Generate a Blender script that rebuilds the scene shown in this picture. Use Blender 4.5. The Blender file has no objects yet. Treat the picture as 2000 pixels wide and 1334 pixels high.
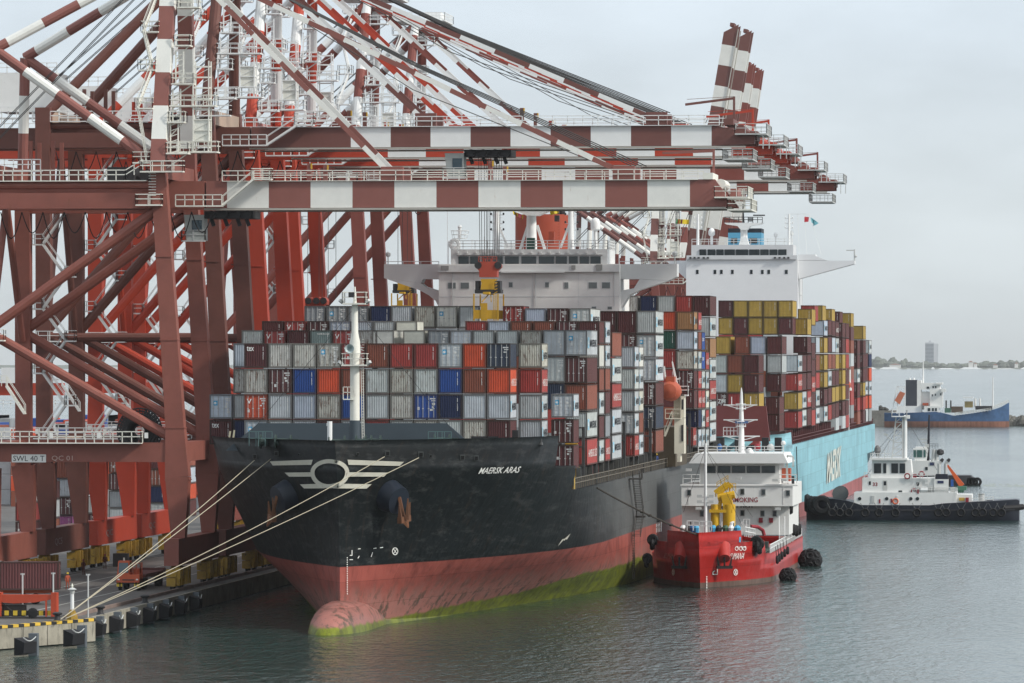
import bpy, bmesh, math, random
from mathutils import Vector, Matrix
from mathutils.bvhtree import BVHTree
random.seed(7)
R = random.Random(11)
sc = bpy.context.scene
COL = sc.collection
rad = math.radians
# ------------------------------------------------------------------ camera
F, XV, YH, CH = 11000.0, 2200.0, 700.0, 27.0      # focal length, quay vanishing column, horizon row (2000 px wide frame), eye height
YAW = math.atan((XV - 1000) / F)
FW = Vector((-math.sin(YAW), math.cos(YAW), 0)); RT = Vector((math.cos(YAW), math.sin(YAW), 0)); CAM = Vector((0, 0, CH))
cd = bpy.data.cameras.new("camera"); cam = bpy.data.objects.new("camera", cd); COL.objects.link(cam)
cam.location = CAM; cam.rotation_euler = (rad(90), 0, YAW)
cd.sensor_width = 36; cd.lens = F / 2000 * 36; cd.shift_y = (YH - 667) / 2000
cd.clip_start = 5; cd.clip_end = 60000
sc.camera = cam
# ------------------------------------------------------------------ world, sun, exposure
SUN_EL, SUN_AZ = 36.0, 108.0                       # azimuth measured from +Y towards +X
wd = bpy.data.worlds.new("World"); sc.world = wd; wd.use_nodes = True
nt = wd.node_tree; nt.nodes.clear()
def N(nt, t, **k):
    n = nt.nodes.new(t)
    for a, b in k.items():
        if a == 'i':
            for x, y in b.items(): n.inputs[x].default_value = y
        else: setattr(n, a, b)
    return n
def LK(nt, a, b): nt.links.new(a, b)
wo = N(nt, 'ShaderNodeOutputWorld'); bg = N(nt, 'ShaderNodeBackground')
sky = N(nt, 'ShaderNodeTexSky', sky_type='NISHITA', sun_disc=False, sun_elevation=rad(SUN_EL), sun_rotation=rad(SUN_AZ), air_density=1.0, dust_density=2.0)
tc = N(nt, 'ShaderNodeTexCoord'); sp = N(nt, 'ShaderNodeSeparateXYZ')
LK(nt, tc.outputs['Generated'], sp.inputs[0])
mp = N(nt, 'ShaderNodeMapping', i={'Scale': (6, 6, 16)}); LK(nt, tc.outputs['Generated'], mp.inputs[0])
nz = N(nt, 'ShaderNodeTexNoise', i={'Scale': 1.6, 'Detail': 6, 'Roughness': .55}); LK(nt, mp.outputs[0], nz.inputs['Vector'])
cl = N(nt, 'ShaderNodeValToRGB')                  # overcast layer: grey at the horizon, brighter and bluer overhead
cl.color_ramp.elements[0].position = 0.0; cl.color_ramp.elements[0].color = (5.9, 6.4, 6.6, 1)
cl.color_ramp.elements[1].position = 1.0; cl.color_ramp.elements[1].color = (10.2, 10.9, 11.6, 1)
for p_, c_ in ((.025, (6.6, 7.25, 7.6)), (.06, (7.2, 8.1, 8.95)), (.3, (7.8, 8.5, 9.1))):
    e = cl.color_ramp.elements.new(p_); e.color = c_ + (1,)
LK(nt, sp.outputs['Z'], cl.inputs[0])
cr = N(nt, 'ShaderNodeMapRange', i={'From Min': .3, 'From Max': .7, 'To Min': .84, 'To Max': 1.13}); LK(nt, nz.outputs[0], cr.inputs[0])
mu = N(nt, 'ShaderNodeMixRGB', blend_type='MULTIPLY', i={0: 1.0}); LK(nt, cl.outputs[0], mu.inputs[1]); LK(nt, cr.outputs[0], mu.inputs[2])
mx = N(nt, 'ShaderNodeMixRGB', i={0: .88}); LK(nt, sky.outputs[0], mx.inputs[1]); LK(nt, mu.outputs[0], mx.inputs[2])
LK(nt, mx.outputs[0], bg.inputs[0]); bg.inputs[1].default_value = 0.1
LK(nt, bg.outputs[0], wo.inputs[0])
sl = bpy.data.lights.new("sun", 'SUN'); sl.energy = 3.0; sl.angle = rad(7); sl.color = (1, .955, .88)
so = bpy.data.objects.new("sun", sl); COL.objects.link(so)
sd = Vector((math.sin(rad(SUN_AZ)) * math.cos(rad(SUN_EL)), math.cos(rad(SUN_AZ)) * math.cos(rad(SUN_EL)), math.sin(rad(SUN_EL))))
so.rotation_euler = sd.to_track_quat('Z', 'Y').to_euler(); so.location = (200, 300, 300)
vs = sc.view_settings; vs.view_transform = 'Standard'; vs.look = 'None'; vs.exposure = 0.12; vs.gamma = 1; vs.use_curve_mapping = False
sc.cycles.max_bounces = 5; sc.cycles.diffuse_bounces = 2; sc.cycles.glossy_bounces = 3; sc.cycles.transmission_bounces = 2; sc.cycles.volume_bounces = 0
sc.cycles.use_denoising = True; sc.cycles.use_adaptive_sampling = True; sc.cycles.adaptive_threshold = .015
# ------------------------------------------------------------------ pixel <-> place
def ray(u, v): return FW + RT * ((u - 1000) / F) + Vector((0, 0, -(v - YH) / F))
def PY(u, v, Y): d = ray(u, v); return CAM + d * (Y / d.y)
def PX(u, v, X): d = ray(u, v); return CAM + d * (X / d.x)
def PZ(u, v, Z): d = ray(u, v); return CAM + d * ((Z - CH) / d.z)
def ZY(v, Y, u=1200): return PY(u, v, Y).z
# ------------------------------------------------------------------ materials
MATS = {}
def paint(name, rgb, rough=.5, var=.12, rust=0.0, rustc=(.16, .06, .025), scale=.5, metal=0.0, streak=0.0, spec=.35, mottle=0):
    if name in MATS: return MATS[name]
    m = bpy.data.materials.new(name); m.use_nodes = True; t = m.node_tree; b = t.nodes['Principled BSDF']
    b.inputs['Roughness'].default_value = rough; b.inputs['Metallic'].default_value = metal; b.inputs['Specular IOR Level'].default_value = spec
    c = N(t, 'ShaderNodeTexCoord'); n1 = N(t, 'ShaderNodeTexNoise', i={'Scale': scale, 'Detail': 5, 'Roughness': .65}); LK(t, c.outputs['Object'], n1.inputs['Vector'])
    mr = N(t, 'ShaderNodeMapRange', i={'From Min': .25, 'From Max': .75, 'To Min': 1 - var, 'To Max': 1 + var}); LK(t, n1.outputs[0], mr.inputs[0])
    mm = N(t, 'ShaderNodeMixRGB', blend_type='MULTIPLY', i={0: 1.0, 1: (*rgb, 1)}); LK(t, mr.outputs[0], mm.inputs[2])
    out = mm.outputs[0]
    if rust > 0:
        mp = N(t, 'ShaderNodeMapping', i={'Scale': (1.6, 1.6, .35 if streak else 1.6)}); LK(t, c.outputs['Object'], mp.inputs[0])
        n2 = N(t, 'ShaderNodeTexNoise', i={'Scale': 1.3, 'Detail': 7, 'Roughness': .72}); LK(t, mp.outputs[0], n2.inputs['Vector'])
        mr2 = N(t, 'ShaderNodeMapRange', i={'From Min': .665 - rust * .13, 'From Max': .76, 'To Min': 0, 'To Max': min(1, .5 + rust)}); LK(t, n2.outputs[0], mr2.inputs[0])
        m2 = N(t, 'ShaderNodeMixRGB', i={2: (*rustc, 1)}); LK(t, mr2.outputs[0], m2.inputs[0]); LK(t, out, m2.inputs[1]); out = m2.outputs[0]
    LK(t, out, b.inputs['Base Color'])
    MATS[name] = m; return m
def plain(name, rgb, rough=.6, spec=.3, metal=0.0): return paint(name, rgb, rough, .08, spec=spec, metal=metal)
def glass(name, rgb=(.02, .03, .035)):
    if name in MATS: return MATS[name]
    m = bpy.data.materials.new(name); m.use_nodes = True; b = m.node_tree.nodes['Principled BSDF']
    b.inputs['Base Color'].default_value = (*rgb, 1); b.inputs['Roughness'].default_value = .08; b.inputs['Specular IOR Level'].default_value = .6
    MATS[name] = m; return m
# ------------------------------------------------------------------ mesh building
class MB:
    def __init__(s): s.v = []; s.f = []; s.m = []
    def add(s, vs, fs, m=0):
        o = len(s.v); s.v += [tuple(v) for v in vs]
        for f in fs: s.f.append(tuple(i + o for i in f)); s.m.append(m)
        return s
    def hexa(s, a, b, m=0):        # two quads (same winding) -> closed box
        s.add(list(a) + list(b), [(3, 2, 1, 0), (4, 5, 6, 7), (0, 1, 5, 4), (1, 2, 6, 5), (2, 3, 7, 6), (3, 0, 4, 7)], m); return s
    def box(s, x0, x1, y0, y1, z0, z1, m=0):
        return s.hexa([(x0, y0, z0), (x1, y0, z0), (x1, y1, z0), (x0, y1, z0)], [(x0, y0, z1), (x1, y0, z1), (x1, y1, z1), (x0, y1, z1)], m)
    def beam(s, p0, p1, w, h, m=0, w1=None, h1=None, up=(0, 0, 1)):
        p0 = Vector(p0); p1 = Vector(p1); d = (p1 - p0)
        if d.length < 1e-6: return s
        d.normalize(); up = Vector(up)
        if abs(d.dot(up)) > .97: up = Vector((0, 1, 0)) if abs(d.y) < .9 else Vector((1, 0, 0))
        a = d.cross(up).normalized(); b = a.cross(d).normalized(); w1 = w if w1 is None else w1; h1 = h if h1 is None else h1
        q = lambda p, w, h: [p - a * w / 2 - b * h / 2, p + a * w / 2 - b * h / 2, p + a * w / 2 + b * h / 2, p - a * w / 2 + b * h / 2]
        A, B = q(p0, w, h), q(p1, w1, h1)
        s.add(A + B, [(0, 1, 2, 3), (7, 6, 5, 4), (4, 5, 1, 0), (5, 6, 2, 1), (6, 7, 3, 2), (7, 4, 0, 3)], m); return s
    def stripes(s, p0, p1, w, h, L, ms=(0, 1), first=None, tube=False, n=8):
        p0 = Vector(p0); p1 = Vector(p1); T = (p1 - p0).length; d = (p1 - p0) / T; t = 0; k = 0
        while t < T - 1e-4:
            e = min(T, t + (first if (k == 0 and first) else L))
            if tube: s.tube(p0 + d * t, p0 + d * e, w, ms[k % len(ms)], n)
            else: s.beam(p0 + d * t, p0 + d * e, w, h, ms[k % len(ms)])
            t = e; k += 1
        return s
    def tube(s, p0, p1, r, m=0, n=8, r1=None):
        p0 = Vector(p0); p1 = Vector(p1); d = p1 - p0
        if d.length < 1e-6: return s
        d.normalize(); up = Vector((0, 0, 1)) if abs(d.z) < .9 else Vector((1, 0, 0)); a = d.cross(up).normalized(); b = a.cross(d); r1 = r if r1 is None else r1
        vs = []
        for p, q in ((p0, r), (p1, r1)):
            for i in range(n):
                t = 2 * math.pi * i / n; vs.append(p + (a * math.cos(t) + b * math.sin(t)) * q)
        fs = [(i, i + n, (i + 1) % n + n, (i + 1) % n) for i in range(n)] + [tuple(range(n)), tuple(range(2 * n - 1, n - 1, -1))]
        s.add(vs, fs, m); return s
    def path(s, pts, r, m=0, n=5):
        for a, b in zip(pts, pts[1:]): s.tube(a, b, r, m, n)
        return s
    def lathe(s, c, prof, m=0, n=12, axis='Z'):
        c = Vector(c); vs = []
        for r, h in prof:
            for i in range(n):
                t = 2 * math.pi * i / n; p = (r * math.cos(t), r * math.sin(t), h)
                if axis == 'Y': p = (p[0], p[2], p[1])
                if axis == 'X': p = (p[2], p[0], p[1])
                vs.append(c + Vector(p))
        k = len(prof); fs = [(j * n + i, j * n + (i + 1) % n, (j + 1) * n + (i + 1) % n, (j + 1) * n + i) for j in range(k - 1) for i in range(n)]
        fs += [tuple(range(n - 1, -1, -1)), tuple(range((k - 1) * n, k * n))]
        s.add(vs, fs, m); return s
    def torus(s, c, R_, r, m=0, axis='Y', n=14, k=6):
        c = Vector(c); vs = []
        for i in range(n):
            t = 2 * math.pi * i / n
            for j in range(k):
                q = 2 * math.pi * j / k; rr = R_ + r * math.cos(q); p = (rr * math.cos(t), rr * math.sin(t), r * math.sin(q))
                p = {'Z': p, 'Y': (p[0], p[2], p[1]), 'X': (p[2], p[0], p[1])}[axis]; vs.append(c + Vector(p))
        fs = [(i * k + j, ((i + 1) % n) * k + j, ((i + 1) % n) * k + (j + 1) % k, i * k + (j + 1) % k) for i in range(n) for j in range(k)]
        s.add(vs, fs, m); return s
    def prism(s, pts, d, m=0):     # planar polygon pushed along d
        d = Vector(d); pts = [Vector(p) for p in pts]; n = len(pts)
        s.add(pts + [p + d for p in pts], [tuple(range(n)), tuple(range(2 * n - 1, n - 1, -1))] + [(i, i + n, (i + 1) % n + n, (i + 1) % n) for i in range(n)], m); return s
    def rail(s, pts, h=1.1, sp=1.6, m=0, r=.035, rails=(1.0, .55), kick=False):
        for a, b in zip(pts, pts[1:]):
            a = Vector(a); b = Vector(b); L = (b - a).length; n = max(1, round(L / sp))
            for i in range(n + 1):
                p = a.lerp(b, i / n); s.beam(p, p + Vector((0, 0, h)), 2 * r, 2 * r, m)
            for q in rails: s.beam(a + Vector((0, 0, h * q)), b + Vector((0, 0, h * q)), 2 * r, 2 * r, m)
            if kick: s.beam(a + Vector((0, 0, .05)), b + Vector((0, 0, .05)), .04, .2, m)
        return s
    def stair(s, p0, p1, side, w=.8, m=0, step=.28):
        p0 = Vector(p0); p1 = Vector(p1); side = Vector(side) * w
        for q in (Vector((0, 0, 0)), side):
            s.beam(p0 + q, p1 + q, .05, .22, m); s.beam(p0 + q + Vector((0, 0, 1)), p1 + q + Vector((0, 0, 1)), .06, .06, m)
            s.beam(p0 + q, p0 + q + Vector((0, 0, 1)), .06, .06, m); s.beam(p1 + q, p1 + q + Vector((0, 0, 1)), .06, .06, m)
        n = max(2, int((p1 - p0).length / step))
        for i in range(n + 1):
            p = p0.lerp(p1, i / n); s.beam(p, p + side, .2, .04, m)
        return s
    def platform(s, x0, x1, y0, y1, z, m=0, skip=''):
        s.box(x0, x1, y0, y1, z - .15, z, m)
        P = {'S': [(x0, y0, z), (x1, y0, z)], 'E': [(x1, y0, z), (x1, y1, z)], 'N': [(x1, y1, z), (x0, y1, z)], 'W': [(x0, y1, z), (x0, y0, z)]}
        for k, v in P.items():
            if k not in skip: s.rail(v, 1.1, 1.2, m)
        return s
    def build(s, name, mats, parent=None, smooth=False, loc=None):
        me = bpy.data.meshes.new(name); off = Vector(loc) if loc is not None else (parent_loc(parent) if parent else Vector((0, 0, 0)))
        me.from_pydata([(v[0] - off.x, v[1] - off.y, v[2] - off.z) for v in s.v], [], s.f)
        if not isinstance(mats, (list, tuple)): mats = [mats]
        for m in mats: me.materials.append(m)
        me.polygons.foreach_set('material_index', s.m)
        me.update()
        bm = bmesh.new(); bm.from_mesh(me); bmesh.ops.recalc_face_normals(bm, faces=bm.faces); bm.to_mesh(me); bm.free()
        if smooth:
            me.polygons.foreach_set('use_smooth', [True] * len(me.polygons))
            try: me.set_sharp_from_angle(angle=rad(38))
            except Exception: pass
        o = bpy.data.objects.new(name, me); COL.objects.link(o)
        if parent: o.parent = parent
        elif loc is not None: o.location = off
        return o
def parent_loc(p):
    v = Vector((0, 0, 0))
    while p is not None: v = v + p.location; p = p.parent
    return v
def tag(o, label, cat, group=None, kind=None):
    if label: o['label'] = label
    if cat: o['category'] = cat
    if group: o['group'] = group
    if kind: o['kind'] = kind
    return o
def thing(name, loc, label, cat, group=None):
    o = bpy.data.objects.new(name, None); COL.objects.link(o); o.location = loc; o.empty_display_size = .5
    return tag(o, label, cat, group)
_fc = {}
def text2d(body, shear=0, bold=0, spacing=1.0):
    k = (body, shear, bold, spacing)
    if k in _fc: return _fc[k]
    c = bpy.data.curves.new("lettering", 'FONT'); c.body = body; c.size = 1; c.shear = shear; c.offset = bold; c.space_character = spacing; c.resolution_u = 2
    o = bpy.data.objects.new("lettering", c); COL.objects.link(o); dg = bpy.context.evaluated_depsgraph_get(); dg.update()
    me = bpy.data.meshes.new_from_object(o.evaluated_get(dg)); vs = [tuple(v.co) for v in me.vertices]; fs = [tuple(p.vertices) for p in me.polygons]
    bpy.data.objects.remove(o); bpy.data.curves.remove(c); bpy.data.meshes.remove(me)
    xs = [v[0] for v in vs]; ys = [v[1] for v in vs]; x0, x1, y0, y1 = min(xs), max(xs), min(ys), max(ys)
    vs = [((v[0] - x0) / (x1 - x0), (v[1] - y0) / (y1 - y0)) for v in vs]
    _fc[k] = (vs, fs); return _fc[k]
def flat_text(body, origin, ux, uy, mat, parent, name='lettering', **kw):   # lettering on a plane: origin lower left, ux / uy full width and height
    vs, fs = text2d(body, **kw); o = Vector(origin); ux = Vector(ux); uy = Vector(uy); mb = MB()
    mb.add([o + ux * x + uy * y for x, y in vs], fs); return mb.build(name, mat, parent)
def bvh_of(o):
    me = o.data; mw = Matrix.Translation(parent_loc(o))
    return BVHTree.FromPolygons([mw @ v.co for v in me.vertices], [tuple(p.vertices) for p in me.polygons])
def decal(vs, fs, bvh, mat, parent, name, off=.14):      # marking that follows a curved hull plate
    pts = []
    for (u, v) in vs:
        d = ray(u, v).normalized(); h = bvh.ray_cast(CAM, d)
        if h[0] is None: return None
        n = h[1] if h[1].dot(d) < 0 else -h[1]
        pts.append(h[0] + n * off)
    mb = MB(); mb.add(pts, fs); return mb.build(name, mat, parent)
def decal_text(body, px, bvh, mat, parent, name='lettering', **kw):   # px: lower left, lower right, upper left
    vs, fs = text2d(body, **kw); a, b, c = [Vector(p) for p in px]
    return decal([tuple(a + (b - a) * x + (c - a) * y) for x, y in vs], fs, bvh, mat, parent, name)
def strip(pts_a, pts_b):      # quads between two polylines of equal length
    n = len(pts_a); return list(pts_a) + list(pts_b), [(i, i + 1, i + 1 + n, i + n) for i in range(n - 1)]
WHITE = paint('white_paint', (.74, .75, .74), .45, .06); DIRTYW = paint('weathered_white_paint', (.72, .71, .64), .5, .1, rust=.25, streak=1)
BLACK = plain('black_rubber', (.012, .012, .014), .7); DARK = plain('dark_steel', (.03, .03, .032), .6); GALV = plain('galvanised_steel', (.48, .49, .48), .5)
YEL = paint('yellow_paint', (.50, .29, .02), .5, .15, rust=.35); YELD = paint('shade_darkened_yellow', (.33, .2, .025), .6, .3, rust=1.0, rustc=(.035, .03, .022)); ROPE = plain('rope', (.40, .36, .27), .9); WIRE = plain('wire_rope', (.05, .05, .05), .6)  # second yellow is darkened and blotched to paint in the shade under the cranes
GLASS = glass('dark_glass'); LETW = plain('white_lettering', (.75, .75, .72), .6); LETK = plain('black_lettering', (.02, .02, .025), .6); LETR = plain('red_lettering', (.25, .02, .03), .6)
ORANGE = paint('orange_paint', (.62, .11, .03), .5, .1, rust=.1)
# ------------------------------------------------------------------ water
def water_mat():
    m = bpy.data.materials.new('sea_water'); m.use_nodes = True; t = m.node_tree; b = t.nodes['Principled BSDF']
    b.inputs['Base Color'].default_value = (.021, .05, .045, 1); b.inputs['Roughness'].default_value = .1; b.inputs['IOR'].default_value = 1.33
    c = N(t, 'ShaderNodeTexCoord'); hs = []
    for sc_, sx, sy, d, w, rot in ((1.0, 1, .34, 3, .42, 8), (.36, 1, .4, 3, .5, -9), (.05, 1, .5, 2, .5, 35)):
        mp = N(t, 'ShaderNodeMapping', i={'Scale': (sx, sy, 1), 'Rotation': (0, 0, rad(rot))}); LK(t, c.outputs['Object'], mp.inputs[0])
        n = N(t, 'ShaderNodeTexNoise', i={'Scale': sc_, 'Detail': d, 'Roughness': .62}); LK(t, mp.outputs[0], n.inputs['Vector'])
        q = N(t, 'ShaderNodeMath', operation='MULTIPLY', i={1: w}); LK(t, n.outputs[0], q.inputs[0]); hs.append(q)
    # wind patches: ripples stronger in some streaks than in others
    mpw = N(t, 'ShaderNodeMapping', i={'Scale': (.02, .006, 1)}); LK(t, c.outputs['Object'], mpw.inputs[0]); nw = N(t, 'ShaderNodeTexNoise', i={'Scale': 1.0, 'Detail': 4, 'Roughness': .6}); LK(t, mpw.outputs[0], nw.inputs['Vector'])
    wr = N(t, 'ShaderNodeMapRange', i={'From Min': .35, 'From Max': .65, 'To Min': .45, 'To Max': 1.0}); LK(t, nw.outputs[0], wr.inputs[0])
    a = N(t, 'ShaderNodeMath', operation='ADD'); LK(t, hs[0].outputs[0], a.inputs[0]); LK(t, hs[1].outputs[0], a.inputs[1])
    a2 = N(t, 'ShaderNodeMath', operation='ADD'); LK(t, a.outputs[0], a2.inputs[0]); LK(t, hs[2].outputs[0], a2.inputs[1])
    bp = N(t, 'ShaderNodeBump', i={'Strength': .75, 'Distance': 1.3}); LK(t, wr.outputs[0], bp.inputs['Strength']); LK(t, a2.outputs[0], bp.inputs['Height']); LK(t, bp.outputs[0], b.inputs['Normal'])
    return m
mb = MB(); W = 14000
mb.add([(-9000, -60, 0), (9000, -60, 0), (9000, 15400, 0), (-9000, 15400, 0)], [(0, 1, 2, 3)])
tag(mb.build('harbour_water', water_mat()), None, None, kind='structure')
# ------------------------------------------------------------------ distant coast
COASTM = paint('coast_green', (.10, .115, .09), .9, .3, scale=.004); SANDM = plain('surf_white', (.7, .72, .72), .8)
mb = MB(); Y0 = 14300
pts = [(-9000, Y0, 0), (9000, Y0, 0), (9000, Y0 + 1500, 0), (-9000, Y0 + 1500, 0)]
mb.hexa([(-9000, Y0, -1), (9000, Y0, -1), (9000, Y0 + 1500, -1), (-9000, Y0 + 1500, -1)], [(-9000, Y0 + 30, 3), (9000, Y0 + 30, 3), (9000, Y0 + 1500, 8), (-9000, Y0 + 1500, 8)])
tag(mb.build('coast_land', COASTM), None, None, kind='structure')
mb = MB(); rr = random.Random(3)
def blob(mb, c, r, h, m=0):
    n = 7; ring = []
    for k, (q, z) in enumerate(((.7, 0), (1, .35), (.8, .75), (.35, 1))):
        for i in range(n): t = 6.283 * i / n + k * .4; w = q * r * rr.uniform(.75, 1.2); ring.append((c[0] + w * math.cos(t), c[1] + w * math.sin(t), c[2] + h * z * rr.uniform(.9, 1.1)))
    fs = [(j * n + i, j * n + (i + 1) % n, (j + 1) * n + (i + 1) % n, (j + 1) * n + i) for j in range(3) for i in range(n)] + [tuple(range(3 * n, 4 * n))]
    mb.add(ring, fs, m)
x = -1500
while x < 600:
    hh = 15 + 5 * math.sin(x * .006) + 4 * math.sin(x * .019 + 1)
    for dy in (60, 160):
        blob(mb, (x + rr.uniform(-9, 9), Y0 + dy + rr.uniform(0, 50), 2), rr.uniform(9, 19), hh * rr.uniform(.7, 1.35) + dy * .01)
    x += rr.uniform(9, 17)
tag(mb.build('treeline', COASTM), None, None, kind='stuff')
mb = MB(); x = -1300
while x < 500:
    w = rr.uniform(6, 60); hgt = rr.choice((.8, 1.2, 1.6, 2.4, 5)); mb.hexa([(x, Y0 - 130, -.2), (x + w, Y0 - 130, -.2), (x + w, Y0 - 122, -.2), (x, Y0 - 122, -.2)], [(x + w * .2, Y0 - 128, hgt), (x + w * .7, Y0 - 128, hgt), (x + w * .7, Y0 - 124, hgt), (x + w * .2, Y0 - 124, hgt)]); x += w + rr.uniform(0, 14)
tag(mb.build('surf_foam', SANDM), None, None, kind='stuff')
p = PZ(1819, 716, 6); p = PY(1819, 712, Y0 + 250)
tw = thing('tower_block', (p.x, Y0 + 250, 4), 'pale hazy high-rise tower on the far coast', 'building')
def px_w(Y): return Y / F
ww = 27 * px_w(Y0 + 250); zt = ZY(669, Y0 + 250)
TWM = plain('pale_facade', (.5, .52, .55)); 
mb = MB(); mb.box(p.x - ww * .45, p.x + ww * .2, Y0 + 250, Y0 + 280, 4, zt); mb.box(p.x + ww * .2, p.x + ww * .5, Y0 + 255, Y0 + 285, 4, zt - 3); mb.box(p.x - ww * .2, p.x, Y0 + 256, Y0 + 266, zt, zt + 5); mb.build('wall', TWM, tw)
for k in range(16):
    mb = MB(); z = 10 + k * (zt - 12) / 16; mb.box(p.x - ww * .43, p.x + ww * .18, Y0 + 249.5, Y0 + 250, z, z + 1.9); mb.build('window_band', plain('facade_glass', (.12, .15, .18), .3), tw)
for k, (u, w, h) in enumerate(((1748, 22, 9), (1896, 9, 16), (1905, 6, 11), (1944, 9, 8), (1985, 7, 12))):
    q = PY(u, 714, Y0 + 40); s = px_w(Y0); b_ = thing('coast_house', (q.x, Y0 + 40, 2), ('low long white building among the far coast trees', 'taller white house of the far coast, right of the tower', 'small white house beside the taller one on the coast', 'low white house on the far coast, second from the right', 'white house at the right end of the far coast')[k], 'house', 'houses on the far coast')
    mb = MB(); mb.box(q.x - w * s / 2, q.x + w * s / 2, Y0 + 40, Y0 + 52, 2, 2 + h); mb.build('wall', plain('house_white', (.75, .73, .7)), b_)
    mb = MB(); mb.prism([(q.x - w * s / 2 - .5, Y0 + 39, 2 + h), (q.x + w * s / 2 + .5, Y0 + 39, 2 + h), (q.x, Y0 + 39, 5 + h)], (0, 14, 0)); mb.build('roof', plain('tile_roof', (.35, .14, .09)), b_)
# ------------------------------------------------------------------ quay
QZ, QX = 2.0, -99.5
def concrete(name, rgb, var=.3, sx=1, sz=1, stain=.5):
    m = paint(name, rgb, .85, var, rust=stain, rustc=(.025, .024, .022), streak=1, scale=.35); return m
DECK = concrete('quay_asphalt', (.105, .1, .095), .25, stain=.3); FACE = concrete('quay_concrete', (.28, .26, .21), .35, stain=1.0)
A0, A1 = PZ(0, 1243, QZ), PZ(182, 1213, QZ); A0.x -= 14; A0.y = A0.y - 14 * (A1.y - A0.y) / max(.1, (A1.x - A0.x + 14)) 
K = [Vector((A0.x, A0.y, QZ)), Vector((A1.x, A1.y, QZ)), Vector((QX, A1.y + 3, QZ)), Vector((QX, 1600, QZ))]
mb = MB(); back = [Vector((-420, 1600, QZ)), Vector((-420, 440, QZ)), Vector((A0.x, 440, QZ))]
P_ = K + back; mb.prism(P_, (0, 0, -1.9))
q = mb.build('quay_deck', DECK); tag(q, None, None, kind='structure')
mb = MB()
for a, b in zip(K, K[1:]):
    d = (b - a).normalized(); n = Vector((d.y, -d.x, 0)); L = (b - a).length; k = max(1, int(L / 4.2)) if L < 200 else 60; L = min(L, 260)
    for i in range(k):
        p0 = a + d * (L * i / k + .05); p1 = a + d * (L * (i + 1) / k - .05)
        mb.hexa([p0 + Vector((0, 0, -1.9)), p1 + Vector((0, 0, -1.9)), p1 + n * .25 + Vector((0, 0, -1.9)), p0 + n * .25 + Vector((0, 0, -1.9))], [p0 + Vector((0, 0, .02)), p1 + Vector((0, 0, .02)), p1 + n * .25 + Vector((0, 0, .02)), p0 + n * .25 + Vector((0, 0, .02))])
tag(mb.build('quay_cope', FACE), None, None, kind='structure')
mb = MB(); PAV = Vector((4, 4, 0))
for i in range(40):
    y = A0.y + i * 6.5
    xx = QX - 1.2 if y > A1.y else A0.x + (A1.x - A0.x) * (y - A0.y) / (A1.y - A0.y) - 1.0
    mb.tube((xx, y, -3), (xx, y, QZ - 1.8), .45, 0, 8)
mb.box(-420, QX - 5, A0.y - 40, 1600, -3, .3)
tag(mb.build('quay_piles', concrete('pile_concrete', (.06, .058, .05), .4, stain=.8)), None, None, kind='structure')
mb = MB(); a, b = K[0], K[1]; d = (b - a).normalized(); n = Vector((d.y, -d.x, 0)); L = (b - a).length; k = 0; t = 0
while t < L:
    e = min(L, t + .95); p0, p1 = a + d * t, a + d * e
    mb.hexa([p0 - n * .25, p1 - n * .25, p1 + n * .3, p0 + n * .3], [p0 - n * .25 + Vector((0, 0, .28)), p1 - n * .25 + Vector((0, 0, .28)), p1 + n * .3 + Vector((0, 0, .28)), p0 + n * .3 + Vector((0, 0, .28))], k % 2); t = e; k += 1
tag(mb.build('quay_kerb', [paint('kerb_yellow', (.62, .4, .05), .7, .2, rust=.3, rustc=(.1, .08, .05)), plain('kerb_black', (.025, .025, .025))]), None, None, kind='structure')
mb = MB(); 
for x_, w_ in ((QX - 2.2, .12), (QX - 3.1, .12), (QX - 8, .18), (QX - 12, .18), (QX - 16, .18), (QX - 22.0, .12), (QX - 22.9, .12)):
    mb.box(x_ - w_ / 2, x_ + w_ / 2, A1.y + 6, 1500, QZ, QZ + (.05 if w_ < .15 else .008), 0 if w_ < .15 else 1)
tag(mb.build('road_markings', [DARK, plain('worn_line_paint', (.4, .4, .37), .8)]), None, None, kind='structure')
mb = MB(); mb.box(QX - 1.75, QX - 1.5, A1.y + 4, 1500, QZ, QZ + .35)
tag(mb.build('cable_channel', concrete('channel_concrete', (.2, .15, .13), .3)), None, None, kind='structure')
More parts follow.
